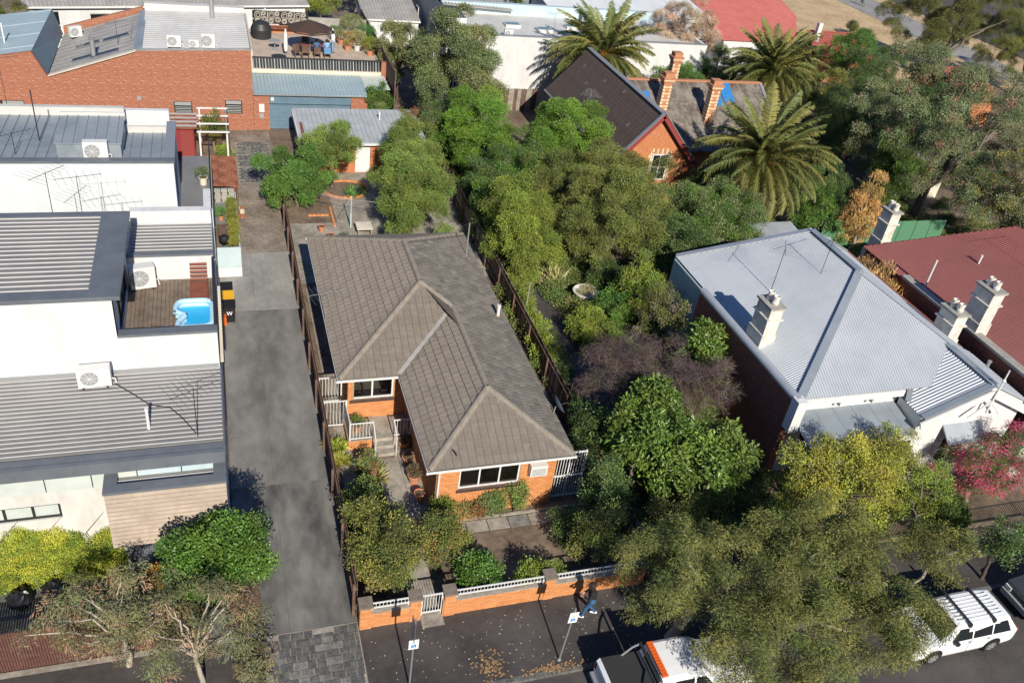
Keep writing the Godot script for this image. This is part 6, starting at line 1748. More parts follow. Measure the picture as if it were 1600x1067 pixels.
	antenna("silver television antenna over the middle of the maroon roof", V(37.3, 6.25, -27.4), 2.0, 0.2, false, 7)
	boxpart(m, "gable_parapet", V(mx - 0.5, 0, -20.45), V(mx + 0.4, 3.6, -19.9), M["stucco_old"])
	var gf := thing("green_fence", "green metal fence panels behind the maroon roof", "fence", V(36.5, 0, -40.0))
	for k in 8:
		boxpart(gf, "panel", V(-1.0 + k * 1.2, 0, 0), V(-1.0 + k * 1.2 + 1.16, 2.2, 0.05), M["green_paint"])
	var bs := thing("brick_outhouse", "small orange brick outbuilding between the two roofs", "shed", V(32.2, 0, -35.6))
	boxpart(bs, "wall", V(-0.6, 0, -0.6), V(0.6, 3.0, 0.6), M["gable_brick"])
	boxpart(bs, "roof", V(-0.7, 3.0, -0.7), V(0.7, 3.08, 0.7), M["zinc"])
	var bl := MB.new(); bl.lathe(V(0, 3.08, 0), [Vector2(0.1, 0), Vector2(0.1, 0.2), Vector2(0.22, 0.3), Vector2(0.24, 0.45), Vector2(0.15, 0.6), Vector2(0.001, 0.65)], 12); mput(bs, "roof_ventilator", bl, M["zinc_bright"])
	var sd := thing("white_lean_to", "white lean-to shed with pale iron roof behind the iron roofed house", "shed", V(0, 0, 0))
	boxpart(sd, "wall", V(29.2, 0, -38.6), V(31.8, 2.5, -35.8), M["white_paint"])
	metal_roof(sd, "roof", [V(29.0, 2.55, -35.6), V(32.0, 2.55, -35.6), V(32.0, 3.0, -38.8), V(29.0, 3.0, -38.8)], V(0, 0, -1), 0.15, 0.11, 0.03, M["zinc"])
	var ss := thing("far_iron_shed", "pale corrugated shed roof under the dark trees", "shed", V(0, 0, 0))
	boxpart(ss, "wall", V(47.0, 0, -50.5), V(51.5, 2.4, -47.6), M["cream"])
	metal_roof(ss, "roof", [V(46.8, 2.5, -47.4), V(51.8, 2.5, -47.4), V(51.8, 2.9, -50.8), V(46.8, 2.9, -50.8)], V(0, 0, -1), 0.2, 0.15, 0.04, M["pale_roof"])

# ---------------------------------------------------------------- people: one continuous surface from tapered bones
func figure(bones: Array, cell: float) -> ArrayMesh:
	# bones: [a, b, ra, rb, colour]; smooth union meshed as surface nets
	var lo := V(1e9, 1e9, 1e9)
	var hi := -lo
	for b in bones:
		var m: float = maxf(b[2], b[3]) + cell * 2.5
		for p in [b[0], b[1]]:
			lo = lo.min(p - V(m, m, m)); hi = hi.max(p + V(m, m, m))
	var n := Vector3i(((hi - lo) / cell).ceil()) + Vector3i.ONE
	var val := PackedFloat32Array(); val.resize(n.x * n.y * n.z); val.fill(1.0)
	var best := PackedFloat32Array(); best.resize(val.size()); best.fill(1.0)
	var who := PackedInt32Array(); who.resize(val.size())
	var K := cell * 1.6
	for bi in bones.size():
		var b: Array = bones[bi]
		var A: Vector3 = b[0]
		var d: Vector3 = b[1] - A
		var dd := maxf(d.length_squared(), 1e-9)
		var m: float = maxf(b[2], b[3]) + cell * 3.0
		var i0 := Vector3i(((A.min(b[1]) - V(m, m, m) - lo) / cell).floor()).max(Vector3i.ZERO)
		var i1 := Vector3i(((A.max(b[1]) + V(m, m, m) - lo) / cell).ceil()).min(n - Vector3i.ONE)
		for z in range(i0.z, i1.z + 1):
			for y in range(i0.y, i1.y + 1):
				for x in range(i0.x, i1.x + 1):
					var p := lo + V(x, y, z) * cell
					var t := clampf((p - A).dot(d) / dd, 0.0, 1.0)
					var q: float = (p - A - d * t).length() - lerpf(b[2], b[3], t)
					var k := (z * n.y + y) * n.x + x
					if q < best[k]:
						best[k] = q; who[k] = bi
					var v := val[k]
					var h := maxf(K - absf(v - q), 0.0) / K
					val[k] = minf(v, q) - h * h * K * 0.25
	var at := {}
	var vs := []
	var st := SurfaceTool.new(); st.begin(Mesh.PRIMITIVE_TRIANGLES)
	st.set_smooth_group(0)
	for z in n.z - 1:
		for y in n.y - 1:
			for x in n.x - 1:
				var k := (z * n.y + y) * n.x + x
				var ids := [k, k + 1, k + n.x, k + n.x + 1, k + n.x * n.y, k + n.x * n.y + 1, k + n.x * n.y + n.x, k + n.x * n.y + n.x + 1]
				var neg := 0
				for i in ids:
					if val[i] < 0.0: neg += 1
				if neg == 0 or neg == 8:
					continue
				var s := Vector3.ZERO
				var c := 0
				for e in [[0, 1], [2, 3], [4, 5], [6, 7], [0, 2], [1, 3], [4, 6], [5, 7], [0, 4], [1, 5], [2, 6], [3, 7]]:
					var a := val[ids[e[0]]]
					var b := val[ids[e[1]]]
					if (a < 0.0) != (b < 0.0):
						var t := a / (a - b)
						var pa := V(e[0] & 1, (e[0] >> 1) & 1, e[0] >> 2)
						var pb := V(e[1] & 1, (e[1] >> 1) & 1, e[1] >> 2)
						s += pa.lerp(pb, t); c += 1
				at[k] = vs.size()
				vs.append([lo + (V(x, y, z) + s / c) * cell, bones[who[k]][4]])
	for v in vs:
		st.set_color(v[1]); st.add_vertex(v[0])
	for z in range(1, n.z - 1):
		for y in range(1, n.y - 1):
			for x in range(1, n.x - 1):
				var k := (z * n.y + y) * n.x + x
				for ax in 3:
					var k2: int = k + [1, n.x, n.x * n.y][ax]
					if (val[k] < 0.0) != (val[k2] < 0.0):
						var u: int = [n.x, n.x * n.y, 1][ax]
						var w: int = [n.x * n.y, 1, n.x][ax]
						var q := [k - u - w, k - w, k, k - u]
						if not (at.has(q[0]) and at.has(q[1]) and at.has(q[2]) and at.has(q[3])):
							continue
						var o := [0, 2, 1, 0, 3, 2] if val[k] < 0.0 else [0, 1, 2, 0, 2, 3]
						for i in o:
							st.add_index(at[q[i]])
	st.generate_normals()
	return st.commit()
func person(label: String, at: Vector3, turn: float, pose: String, top: Color, legs: Color, cell: float, shoes: Color, hair_c: Material, group := "") -> void:
	# built facing +x, 1.66 m tall when upright
	var o := thing("person", label, "person", at, group, turn)
	var skin := Color(0.5, 0.27, 0.18)
	var J := {}
	if pose == "walk":
		J = {"hip": V(0, 0.86, 0), "chest": V(0.05, 1.2, 0), "neck": V(0.08, 1.4, 0), "head": V(0.14, 1.52, 0), "kl": V(0.16, 0.47, -0.1), "fl": V(0.24, 0.07, -0.12), "kr": V(0.08, 0.46, 0.1), "fr": V(-0.2, 0.1, 0.13), "el": V(0.12, 1.1, -0.25), "hl": V(0.32, 1.04, -0.1), "er": V(0.1, 1.1, 0.25), "hr": V(0.32, 1.02, 0.1)}
	elif pose == "stand":
		J = {"hip": V(0, 0.87, 0), "chest": V(0, 1.22, 0), "neck": V(0.02, 1.43, 0), "head": V(0.05, 1.55, 0), "kl": V(0.02, 0.47, -0.1), "fl": V(0, 0.07, -0.11), "kr": V(0.02, 0.47, 0.1), "fr": V(0, 0.07, 0.11), "el": V(-0.03, 1.12, -0.26), "hl": V(0.1, 0.9, -0.28), "er": V(0.02, 1.12, 0.26), "hr": V(0.2, 1.0, 0.2)}
	else:
		J = {"hip": V(0, 0.52, 0), "chest": V(0.06, 0.88, 0), "neck": V(0.1, 1.08, 0), "head": V(0.16, 1.2, 0), "kl": V(0.42, 0.52, -0.12), "fl": V(0.42, 0.07, -0.12), "kr": V(0.42, 0.52, 0.12), "fr": V(0.45, 0.07, 0.12), "el": V(0.16, 0.78, -0.25), "hl": V(0.4, 0.8, -0.14), "er": V(0.16, 0.78, 0.25), "hr": V(0.4, 0.8, 0.14)}
	var up: Vector3 = (J.neck - J.chest).normalized()
	var sl: Vector3 = J.neck - up * 0.07 + V(0, 0, -0.17)
	var sr: Vector3 = J.neck - up * 0.07 + V(0, 0, 0.17)
	var bones := [[J.hip + V(0, 0, -0.07), J.hip + V(0, 0, 0.07), 0.12, 0.12, legs], [J.hip, J.chest, 0.125, 0.15, top], [sl, sr, 0.075, 0.075, top], [J.chest, J.neck - up * 0.08, 0.145, 0.09, top], [J.neck - up * 0.06, J.head - up * 0.02, 0.052, 0.05, skin],
		[J.head + V(-0.01, 0.03, 0), J.head + V(0.02, -0.05, 0), 0.095, 0.07, skin], [J.head + V(0.09, -0.01, 0), J.head + V(0.1, -0.035, 0), 0.016, 0.02, skin], [J.head + V(0.005, 0, -0.09), J.head + V(0.005, -0.02, -0.09), 0.018, 0.014, skin], [J.head + V(0.005, 0, 0.09), J.head + V(0.005, -0.02, 0.09), 0.018, 0.014, skin]]
	for s in ["l", "r"]:
		var side := -0.09 if s == "l" else 0.09
		var kn: Vector3 = J["k" + s]
		var ft: Vector3 = J["f" + s]
		bones.append([J.hip + V(0, -0.02, side), kn, 0.095, 0.062, legs])
		bones.append([kn, ft + V(0, 0.02, 0), 0.062, 0.042, legs])
		bones.append([ft + V(-0.05, -0.02, 0), ft + V(0.14, -0.03, 0), 0.045, 0.038, shoes])
		var sh: Vector3 = sl if s == "l" else sr
		var el: Vector3 = J["e" + s]
		var hd: Vector3 = J["h" + s]
		bones.append([sh, el, 0.055, 0.043, top])
		bones.append([el, hd, 0.042, 0.03, top if pose != "sit" else skin])
		var f := (hd - el).normalized()
		bones.append([hd, hd + f * 0.08, 0.034, 0.036, skin])
		var sd := f.cross(UP).normalized()
		for k in 4:
			var r0 := hd + f * 0.085 + sd * (k - 1.5) * 0.019
			var r1 := r0 + f * (0.035 + 0.006 * (1.5 - absf(k - 1.5))) - UP * 0.006
			bones.append([r0, r1, 0.0095, 0.009, skin])
			bones.append([r1, r1 + f * 0.022 - UP * 0.022, 0.009, 0.008, skin])
		var inn := 1.0 if s == "l" else -1.0
		bones.append([hd + f * 0.025 + sd * 0.03 * inn, hd + f * 0.07 + sd * 0.058 * inn, 0.011, 0.009, skin])
	var b := put(o, "body", figure(bones, cell), M["cloth_colours"])
	var hb := MB.new()
	hb.lathe(V(0, 0, 0), [Vector2(0.1, -0.09), Vector2(0.115, -0.02), Vector2(0.11, 0.05), Vector2(0.08, 0.105), Vector2(0.03, 0.125), Vector2(0.001, 0.127)], 16)
	put(o, "hair", hb.mesh(), hair_c, J.head + V(-0.03, 0.02, 0)).rotation.z = 0.35
	var eb := MB.new()
	for s in [-1, 1]:
		eb.box(J.head + V(0.092, 0.012, s * 0.034), V(0.008, 0.012, 0.022))
	mput(o, "eyes", eb, M["hair"])
	eb = MB.new(); eb.box(J.head + V(0.088, -0.062, 0), V(0.01, 0.008, 0.04))
	mput(o, "mouth", eb, M["lamp_red"])

# ---------------------------------------------------------------- vehicles, signs
func loft(b: MB, secs: Array) -> void:       # sections: [x, [[z, y] ... from the near sill over the roof to the far sill]]
	for k in secs.size() - 1:
		var p: Array = secs[k][1]
		var q: Array = secs[k + 1][1]
		for j in p.size() - 1:
			b.quad(V(secs[k][0], p[j][1], p[j][0]), V(secs[k + 1][0], q[j][1], q[j][0]), V(secs[k + 1][0], q[j + 1][1], q[j + 1][0]), V(secs[k][0], p[j + 1][1], p[j + 1][0]))
	for e in [0, secs.size() - 1]:
		var pts := []
		for t in secs[e][1]:
			pts.append(V(secs[e][0], t[1], t[0]))
		if e == 0:
			pts.reverse()
		b.poly(pts)
func sec(x: float, low: float, belt: float, roof: float, wb: float, wr: float) -> Array:
	var s := []
	for t in [[wb * 0.94, low], [wb, low + 0.16], [wb, belt - 0.12], [wb * 0.97, belt], [wr * 1.0 if roof > belt + 0.05 else wb * 0.9, maxf(roof - 0.06, belt)], [wr * 0.86, maxf(roof - 0.012, belt + 0.01)], [wr * 0.4, maxf(roof, belt + 0.02)]]:
		s.append([t[0], t[1]])
	var m: Array = s.duplicate(true); m.reverse()
	for t in m:
		s.append([-t[0], t[1]])
	return [x, s]
func wheel(o: Node3D, x: float, z: float, side: float, r := 0.31) -> void:
	var w := Node3D.new(); w.name = "wheel"; o.add_child(w, true); w.position = V(x, r, z)
	var b := MB.new()
	b.tube([V(0, 0, -0.1), V(0, 0, -0.07), V(0, 0, 0.07), V(0, 0, 0.1)], [r * 0.93, r, r, r * 0.93], 22)
	mput(w, "tyre", b, M["rubber"])
	var c := MB.new(); c.tube([V(0, 0, side * 0.085), V(0, 0, side * 0.103)], [r * 0.66, r * 0.62], 18); c.tube([V(0, 0, side * 0.1), V(0, 0, side * 0.115)], [0.06, 0.05], 10)
	mput(w, "rim", c, M["steel"])
	for k in 6:
		var h := MB.new(); h.box(V(cos(k * 1.047) * r * 0.42, sin(k * 1.047) * r * 0.42, side * 0.105), V(0.06, 0.035, 0.01), Basis(V(0, 0, 1), k * 1.047)); mput(w, "rim_slot", h, M["black"])
func pane(o: Node3D, called: String, p: Array, m: Material) -> void:
	var b := MB.new(); b.poly(p)
	mput(o, called, b, m)
func wagon(label: String, at: Vector3, turn: float, body: Material, rack := true) -> void:
	# front towards -x
	var o := thing("parked_wagon", label, "car", at, "cars parked along the kerb", turn)
	var b := MB.new()
	loft(b, [sec(-2.2, 0.35, 0.72, 0.0, 0.74, 0.7), sec(-2.1, 0.25, 0.85, 0.0, 0.82, 0.7), sec(-1.2, 0.22, 0.97, 0.0, 0.85, 0.7), sec(-0.55, 0.22, 0.99, 1.5, 0.86, 0.66), sec(0.2, 0.22, 0.99, 1.57, 0.86, 0.68), sec(1.2, 0.22, 1.0, 1.56, 0.86, 0.67), sec(1.72, 0.22, 1.0, 1.5, 0.85, 0.64), sec(2.1, 0.26, 1.0, 1.05, 0.84, 0.7), sec(2.2, 0.36, 0.86, 0.0, 0.8, 0.7)])
	mput(o, "body", b, body)
	for s in [1.0, -1.0]:
		for q in [[-0.66, 0.05, 0.12], [0.12, 0.92, 0.0], [0.99, 1.78, 0.0]]:
			var y0 := 1.015
			var y1 := 1.43
			var p := [V(q[0] - q[2] * 1.3, y0, s * 0.852), V(q[1], y0, s * 0.852), V(q[1] - (0.22 if q[1] > 1.5 else 0.0), y1, s * 0.69), V(q[0] + q[2] * 1.4, y1, s * 0.69)]
			pane(o, "side_window", p, M["glass_dark"])
		for x in [0.02, 0.86]:
			boxpart(o, "door_handle", V(x - 0.1, 0.86, s * 0.855 - 0.012), V(x + 0.04, 0.89, s * 0.855 + 0.02), M["dark_metal"])
		for x in [-1.32, 1.24]:
			var a := MB.new(); a.tube([V(x, 0.36, s * 0.80), V(x, 0.36, s * 0.862)], [0.37, 0.37], 20); mput(o, "wheel_arch", a, M["black"])
			wheel(o, x, s * 0.79, s)
		boxpart(o, "tail_light", V(2.13, 0.7, s * 0.72 - 0.09), V(2.2, 0.95, s * 0.72 + 0.09), M["lamp_red"])
		boxpart(o, "headlight", V(-2.23, 0.6, s * 0.6 - 0.14), V(-2.15, 0.75, s * 0.6 + 0.14), M["sign_white"])
		boxpart(o, "door_seam", V(0.07, 0.32, s * 0.862 - 0.004), V(0.085, 1.0, s * 0.862 + 0.002), M["dark_metal"])
		boxpart(o, "mirror", V(-0.75, 0.98, s * 0.93 - 0.08), V(-0.62, 1.1, s * 0.93 + 0.08), M["dark_metal"])
	pane(o, "windscreen", [V(-1.19, 1.0, 0.7), V(-1.19, 1.0, -0.7), V(-0.6, 1.49, -0.56), V(-0.6, 1.49, 0.56)], M["glass_dark"])
	pane(o, "rear_window", [V(2.1, 1.07, -0.6), V(2.1, 1.07, 0.6), V(1.79, 1.46, 0.53), V(1.79, 1.46, -0.53)], M["glass_dark"])
	boxpart(o, "bumper", V(2.14, 0.36, -0.78), V(2.27, 0.58, 0.78), M["grille_grey"])
	boxpart(o, "bumper", V(-2.3, 0.34, -0.76), V(-2.15, 0.55, 0.76), M["grille_grey"])
	boxpart(o, "number_plate", V(2.27, 0.42, -0.2), V(2.285, 0.53, 0.2), M["sign_white"])
	if rack:
		for k in 2:
			boxpart(o, "roof_bar", V(-0.2 + k * 1.05, 1.6, -0.72), V(-0.12 + k * 1.05, 1.65, 0.72), M["dark_metal"])
			for s in [-1, 1]:
				boxpart(o, "bar_foot", V(-0.21 + k * 1.05, 1.49, s * 0.69 - 0.03), V(-0.11 + k * 1.05, 1.6, s * 0.69 + 0.03), M["dark_metal"])
		for k in 7:
			boxpart(o, "roof_rib", V(-0.45, 1.565, -0.42 + k * 0.14), V(1.5, 1.58, -0.395 + k * 0.14), body)
func pickup() -> void:
	# front towards +x
	var o := thing("pickup_truck", "white pickup with a black tonneau cover and orange rack lights behind the cab", "pickup", V(12.6, -0.12, -13.5), "cars parked along the kerb")
	var b := MB.new()
	loft(b, [sec(-2.4, 0.45, 1.0, 0.0, 0.86, 0.8), sec(-2.3, 0.35, 1.08, 0.0, 0.88, 0.8), sec(-0.98, 0.35, 1.08, 0.0, 0.88, 0.8)])
	mput(o, "tray", b, M["car_white"])
	boxpart(o, "tonneau_cover", V(-2.28, 1.1, -0.82), V(-1.0, 1.14, 0.82), M["tonneau"])
	var c := MB.new()
	loft(c, [sec(-0.93, 0.35, 1.08, 1.68, 0.88, 0.68), sec(-0.8, 0.35, 1.1, 1.76, 0.88, 0.7), sec(0.2, 0.35, 1.1, 1.77, 0.88, 0.7), sec(0.55, 0.35, 1.1, 1.7, 0.88, 0.68), sec(1.15, 0.35, 1.08, 0.0, 0.88, 0.75), sec(2.2, 0.35, 1.0, 0.0, 0.85, 0.75), sec(2.4, 0.4, 0.85, 0.0, 0.78, 0.7)])
	mput(o, "cab", c, M["car_white"])
	for s in [1.0, -1.0]:
		pane(o, "side_window", [V(-0.55, 1.12, s * 0.872), V(0.15, 1.12, s * 0.872), V(0.15, 1.6, s * 0.735), V(-0.5, 1.6, s * 0.735)], M["glass_dark"])
		pane(o, "side_window", [V(0.22, 1.12, s * 0.872), V(0.95, 1.12, s * 0.872), V(0.55, 1.58, s * 0.735), V(0.22, 1.6, s * 0.735)], M["glass_dark"])
		for x in [-1.75, 1.45]:
			wheel(o, x, s * 0.8, s, 0.36)
		boxpart(o, "tail_light", V(-2.42, 0.7, s * 0.78 - 0.06), V(-2.38, 1.0, s * 0.78 + 0.06), M["lamp_red"])
		boxpart(o, "door_handle", V(-0.5, 0.96, s * 0.88 - 0.01), V(-0.36, 0.99, s * 0.88 + 0.02), M["dark_metal"])
		var sb := MB.new(); sb.tube([V(-1.6, 1.1, s * 0.78), V(-1.3, 1.5, s * 0.75), V(-1.05, 1.72, s * 0.7)], [0.035, 0.035, 0.035], 8)
		mput(o, "sports_bar", sb, M["steel"])
	pane(o, "rear_window", [V(-0.94, 1.14, 0.55), V(-0.94, 1.14, -0.55), V(-0.93, 1.58, -0.48), V(-0.93, 1.58, 0.48)], M["glass_dark"])
	pane(o, "windscreen", [V(1.08, 1.14, 0.66), V(1.08, 1.14, -0.66), V(0.6, 1.66, -0.56), V(0.6, 1.66, 0.56)], M["glass_dark"])
	boxpart(o, "rack_bar", V(-1.14, 1.7, -0.72), V(-1.06, 1.76, 0.72), M["dark_metal"])
	for k in 11:
		boxpart(o, "orange_lens", V(-0.96, 1.77, -0.62 + k * 0.115), V(-0.76, 1.84, -0.53 + k * 0.115), M["orange"])
	for k in 5:
		boxpart(o, "tailgate_rib", V(-2.425, 0.55 + k * 0.09, -0.6), V(-2.395, 0.58 + k * 0.09, 0.6), M["steel"])
	boxpart(o, "tailgate", V(-2.42, 0.5, -0.8), V(-2.4, 1.06, 0.8), M["panel_blue"])
	boxpart(o, "bumper", V(-2.55, 0.4, -0.8), V(-2.4, 0.52, 0.8), M["steel"])

func letters(parent: Node, text: String, size: float, at: Vector3, m: Material) -> void:
	var t := TextMesh.new(); t.text = text; t.font_size = 32; t.pixel_size = size / 32.0; t.depth = 0.004
	put(parent, "lettering", t, m, at)
func signs() -> void:
	for k in 2:
		var o := thing("parking_sign", ["disabled parking sign on a grey pole with a second sign turned edge on above", "disabled parking sign on a slightly leaning grey pole near the person"][k], "sign", [V(4.46, 0, -15.22), V(9.38, 0, -15.17)][k], "parking signs on the footpath")
		if k == 1:
			o.rotation.z = -0.05
		var b := MB.new(); b.tube([V(0, -0.05, 0), V(0, 3.25 if k == 0 else 2.55, 0)], [0.03, 0.03], 8); mput(o, "pole", b, M["pole_grey"])
		var p := boxpart(o, "plate", V(-0.15, 1.92, 0.032), V(0.15, 2.34 if k == 0 else 2.4, 0.042), M["sign_white"])
		letters(p, "P", 0.13, V(-0.01, 2.2, 0.045), M["sign_green"])
		var g := MB.new()
		g.box(V(0, 2.06, 0.046), V(0.15, 0.14, 0.005)); mput(p, "blue_square", g, M["sign_blue"])
		var w := MB.new(); ring_tube(w, V(0.0, 2.04, 0.052), 0.036, 0.006, PI * 0.75, TAU * 1.02); w.tube([V(-0.015, 2.11, 0.052), V(-0.01, 2.06, 0.052), V(0.028, 2.06, 0.052), V(0.04, 2.015, 0.052)], [0.006, 0.006, 0.006, 0.006], 5); w.lathe(V(-0.018, 2.112, 0.052), [Vector2(0.001, 0), Vector2(0.012, 0.01), Vector2(0.001, 0.022)], 8)
		mput(p, "wheelchair_symbol", w, M["sign_white"])
		if k == 0:
			var e := boxpart(o, "edge_on_plate", V(-0.045, 2.44, -0.2), V(-0.032, 3.2, 0.2), M["sign_dark"])
			boxpart(e, "border", V(-0.048, 2.42, -0.22), V(-0.044, 3.22, 0.22), M["steel"])
		else:
			var c := MB.new(); c.tube([V(0, 0.0, 0), V(0, 0.05, 0)], [0.07, 0.05], 10); mput(o, "footing", c, M["cement"])

# ---------------------------------------------------------------- gardens
func undergrowth() -> void:
	var q := [["low mixed undergrowth covering the leafy neighbouring garden", 13.9, 21.0, -58.0, -18.2, 520], ["rough undergrowth between palms and far sheds", 30.0, 62.0, -72.0, -36.0, 620]]
	for k in 2:
		var a: Array = q[k]
		var o := Node3D.new(); o.name = numbered("undergrowth"); add_child(o); tag(o, a[0], "undergrowth"); o.set_meta("kind", "stuff")
		var r := RandomNumberGenerator.new(); r.seed = 900 + k
		var lobes := []
		for j in a[5]:
			var x := r.randf_range(a[1], a[2])
			var z := r.randf_range(a[3], a[4])
			if k == 0 and x > 14.8 and x < 16.5 and z > -41.0 and z < -24.0:
				continue
			if k == 1 and ((x < 38.0 and z < -45.0 and z > -60.0) or (x > 46.0 and x < 52.5 and z > -51.5 and z < -46.5)):
				continue
			var R := r.randf_range(0.3, 0.75)
			lobes.append([V(x, R * 0.4, z), R, 0.7])
		crown(o, "foliage", lobes, "small", Color(0.14, 0.2, 0.05), 0.55, 1.0, 910 + k, false, 0.45, Color(0.26, 0.25, 0.08, 0.2))
func gardens() -> void:
	var names := ["wide clay pot nearest the porch, against the side wall", "clay bowl with dry stems, second from the porch", "round dark bowl in the row of pots beside the wall", "large pink clay pot with spiky plant in the row of pots", "clay pot at the corner of the house, end of the row"]
	for k in 5:
		pot_plant(names[k], V(6.35, 0.02, [-26.0, -25.05, -24.5, -23.9, -22.9][k]), [0.26, 0.24, 0.23, 0.25, 0.2][k], [0.32, 0.3, 0.28, 0.42, 0.42][k], [M["terracotta"], M["terracotta"], M["pot_dark"], M["terracotta"], M["terracotta"]][k], "small", Color(0.16, 0.11, 0.06), [0.7, 0.5, 0.3, 0.9, 0.0][k], 500 + k, "row of pots beside the wall")
	pot_plant("leafy green plant in a clay pot on the porch", V(4.55, 0.45, -26.7), 0.15, 0.3, M["terracotta"], "small", Color(0.17, 0.24, 0.04), 1.7, 510, "porch pots")
	var S := "garden shrubs"
	var T := "garden trees"
	# inside the lot
	tree("garden_tree", "round glossy green tree leaning over the driveway fence", "tree", T, V(4.2, 0, -47.9), 1.75, V(1.9, 1.6, 1.9), "gloss", 1, 20)
	tree("fruit_tree", "light green fruit tree in the brick edged bed before the shed", "tree", T, V(6.5, 0, -50.4), 2.7, V(1.9, 1.4, 1.6), "pear", 2, 18)
	tree("fruit_tree", "upright light green tree at the shed door", "tree", T, V(11.1, 0, -50.0), 2.8, V(1.6, 1.9, 1.9), "pear", 3, 20)
	tree("fruit_tree", "tall bushy light green tree closest to the rear of the tiled roof", "tree", T, V(10.1, 0, -43.2), 2.6, V(1.9, 2.4, 2.2), "pear", 4, 28)
	tree("fruit_tree", "upright light green tree between two others along the yard", "tree", T, V(10.6, 0, -46.8), 2.5, V(1.8, 2.1, 2.0), "pear", 7, 24)
	tree("garden_shrub", "brown leafed creeper heaped over the shed roof corner", "shrub", S, V(12.6, 0, -56.6), 2.1, V(0.9, 0.7, 1.2), "rose", 5, 8, 0.4, Color(0.3, 0.13, 0.07, 0.6))
	tree("garden_tree", "broad yellow olive shrub tree inside the brick corner by the driveway", "tree", T, V(4.45, 0, -19.6), 1.45, V(1.25, 1.3, 1.65), "olive", 6, 24, 0.34, Color(0.33, 0.3, 0.07, 0.2))
	tree("garden_shrub", "olive bush with reddish tips over the front path", "shrub", S, V(6.5, 0, -19.9), 1.25, V(0.85, 0.85, 0.95), "olive", 8, 14, 0.36, Color(0.4, 0.2, 0.06, 0.15))
	tree("clipped_shrub", "neat round clipped green shrub behind the front fence", "shrub", S, V(7.55, 0, -18.65), 0.62, V(0.72, 0.58, 0.6), "gloss", 9, 22, 0.4)
	tree("garden_shrub", "lime green bush at the corner of the brick front wall", "shrub", S, V(6.95, 0, -21.75), 0.65, V(0.42, 0.5, 0.3), "lime", 10, 8, 0.45)
	tree("garden_shrub", "dry straw coloured plant under the front window", "shrub", S, V(7.7, 0, -21.75), 0.4, V(0.45, 0.35, 0.2), "rose", 11, 7, 0.45, Color(0.4, 0.25, 0.1, 0.75))
	tree("garden_shrub", "red brown plant beside the dry one under the window", "shrub", S, V(8.3, 0, -21.75), 0.42, V(0.35, 0.36, 0.2), "rose", 12, 6, 0.45, Color(0.3, 0.12, 0.06, 0.6))
	tree("garden_shrub", "large leafed green climber under the middle of the front window", "shrub", S, V(8.95, 0, -21.72), 0.6, V(0.35, 0.5, 0.2), "rose", 13, 7, 0.36, Color(0.16, 0.24, 0.08, 0.6), 0.0, 0.5)
	tree("garden_shrub", "tall loose rose bush at the end of the front window", "shrub", S, V(9.85, 0, -21.7), 0.8, V(0.5, 0.7, 0.25), "rose", 14, 8, 0.36, Color(0.3, 0.25, 0.08, 0.3), 0.0, 0.5)
	tree("garden_shrub", "low yellow flowered bush at the front fence beside the lawn", "shrub", S, V(9.5, 0, -18.25), 0.55, V(0.85, 0.45, 0.4), "lime", 15, 10, 0.42)
	tree("garden_shrub", "dark shaded bush beneath the window air conditioner", "shrub", S, V(11.4, 0, -20.0), 0.8, V(0.75, 0.7, 0.6), "dark", 16, 10, 0.42)
	tree("garden_tree", "olive green bushy tree in the shaded corner of the lot", "tree", T, V(11.9, 0, -18.6), 1.7, V(0.95, 1.2, 0.75), "olive", 17, 12, 0.4)
	tree("garden_tree", "dark leafy tree shading the security gate", "tree", T, V(12.7, 0, -20.4), 1.9, V(0.85, 1.4, 1.0), "dark", 18, 12, 0.4)
	tree("garden_shrub", "spreading green bush between porch and driveway fence", "shrub", S, V(4.2, 0, -22.4), 0.8, V(0.75, 0.6, 0.9), "olive", 19, 12, 0.4, Color(0.12, 0.2, 0.05, 0.4))
	tree("garden_shrub", "reddish twiggy rose bush below the porch railing", "shrub", S, V(4.6, 0, -24.6), 0.55, V(0.4, 0.5, 0.5), "rose", 20, 7, 0.45, Color(0.35, 0.12, 0.08, 0.35), 0.0, 0.6)
	tuft("fern_clump", "bright feathery fern hanging along the side walkway", "plant", "garden plants", V(3.68, 0, -26.3), 0.55, 16, Color(0.3, 0.36, 0.05), 21)
	tuft("fern_clump", "second yellowing fern clump along the side walkway", "plant", "garden plants", V(3.68, 0, -25.5), 0.5, 14, Color(0.36, 0.34, 0.06), 22)
	tuft("tall_cactus", "tall pale cactus stems before the porch steps", "plant", "garden plants", V(4.85, 0, -24.3), 1.1, 3, Color(0.35, 0.33, 0.14), 23)
	# neighbours' gardens on the right
	tree("garden_tree", "big grey green tree beside the roof terrace fence", "tree", T, V(16.4, 0, -60.4), 4.6, V(3.4, 4.0, 3.4), "grey", 30, 30, 0.36)
	tree("garden_tree", "smaller grey green tree before the white workshop", "tree", T, V(13.5, 0, -65.8), 3.9, V(1.7, 2.4, 1.9), "grey", 31, 14)
	tree("garden_shrub", "dark green shrub growing over the garage skylight", "shrub", S, V(10.9, 0, -59.9), 2.2, V(1.1, 1.2, 0.8), "green", 32, 10)
	tree("garden_tree", "bright green tree right beside the shed roof", "tree", T, V(15.6, 0, -50.2), 3.6, V(2.5, 2.9, 3.2), "bright", 33, 24, 0.38)
	tree("garden_tree", "bright green tree in front of the dark slate gable", "tree", T, V(20.6, 0, -47.6), 4.4, V(2.9, 2.5, 2.7), "bright", 34, 22, 0.38)
	tree("garden_tree", "mid green tree filling the gap between two bright trees", "tree", T, V(17.4, 0, -45.2), 2.9, V(2.5, 2.4, 2.6), "green", 35, 14, 0.4, Color(0.24, 0.2, 0.12, 0.2))
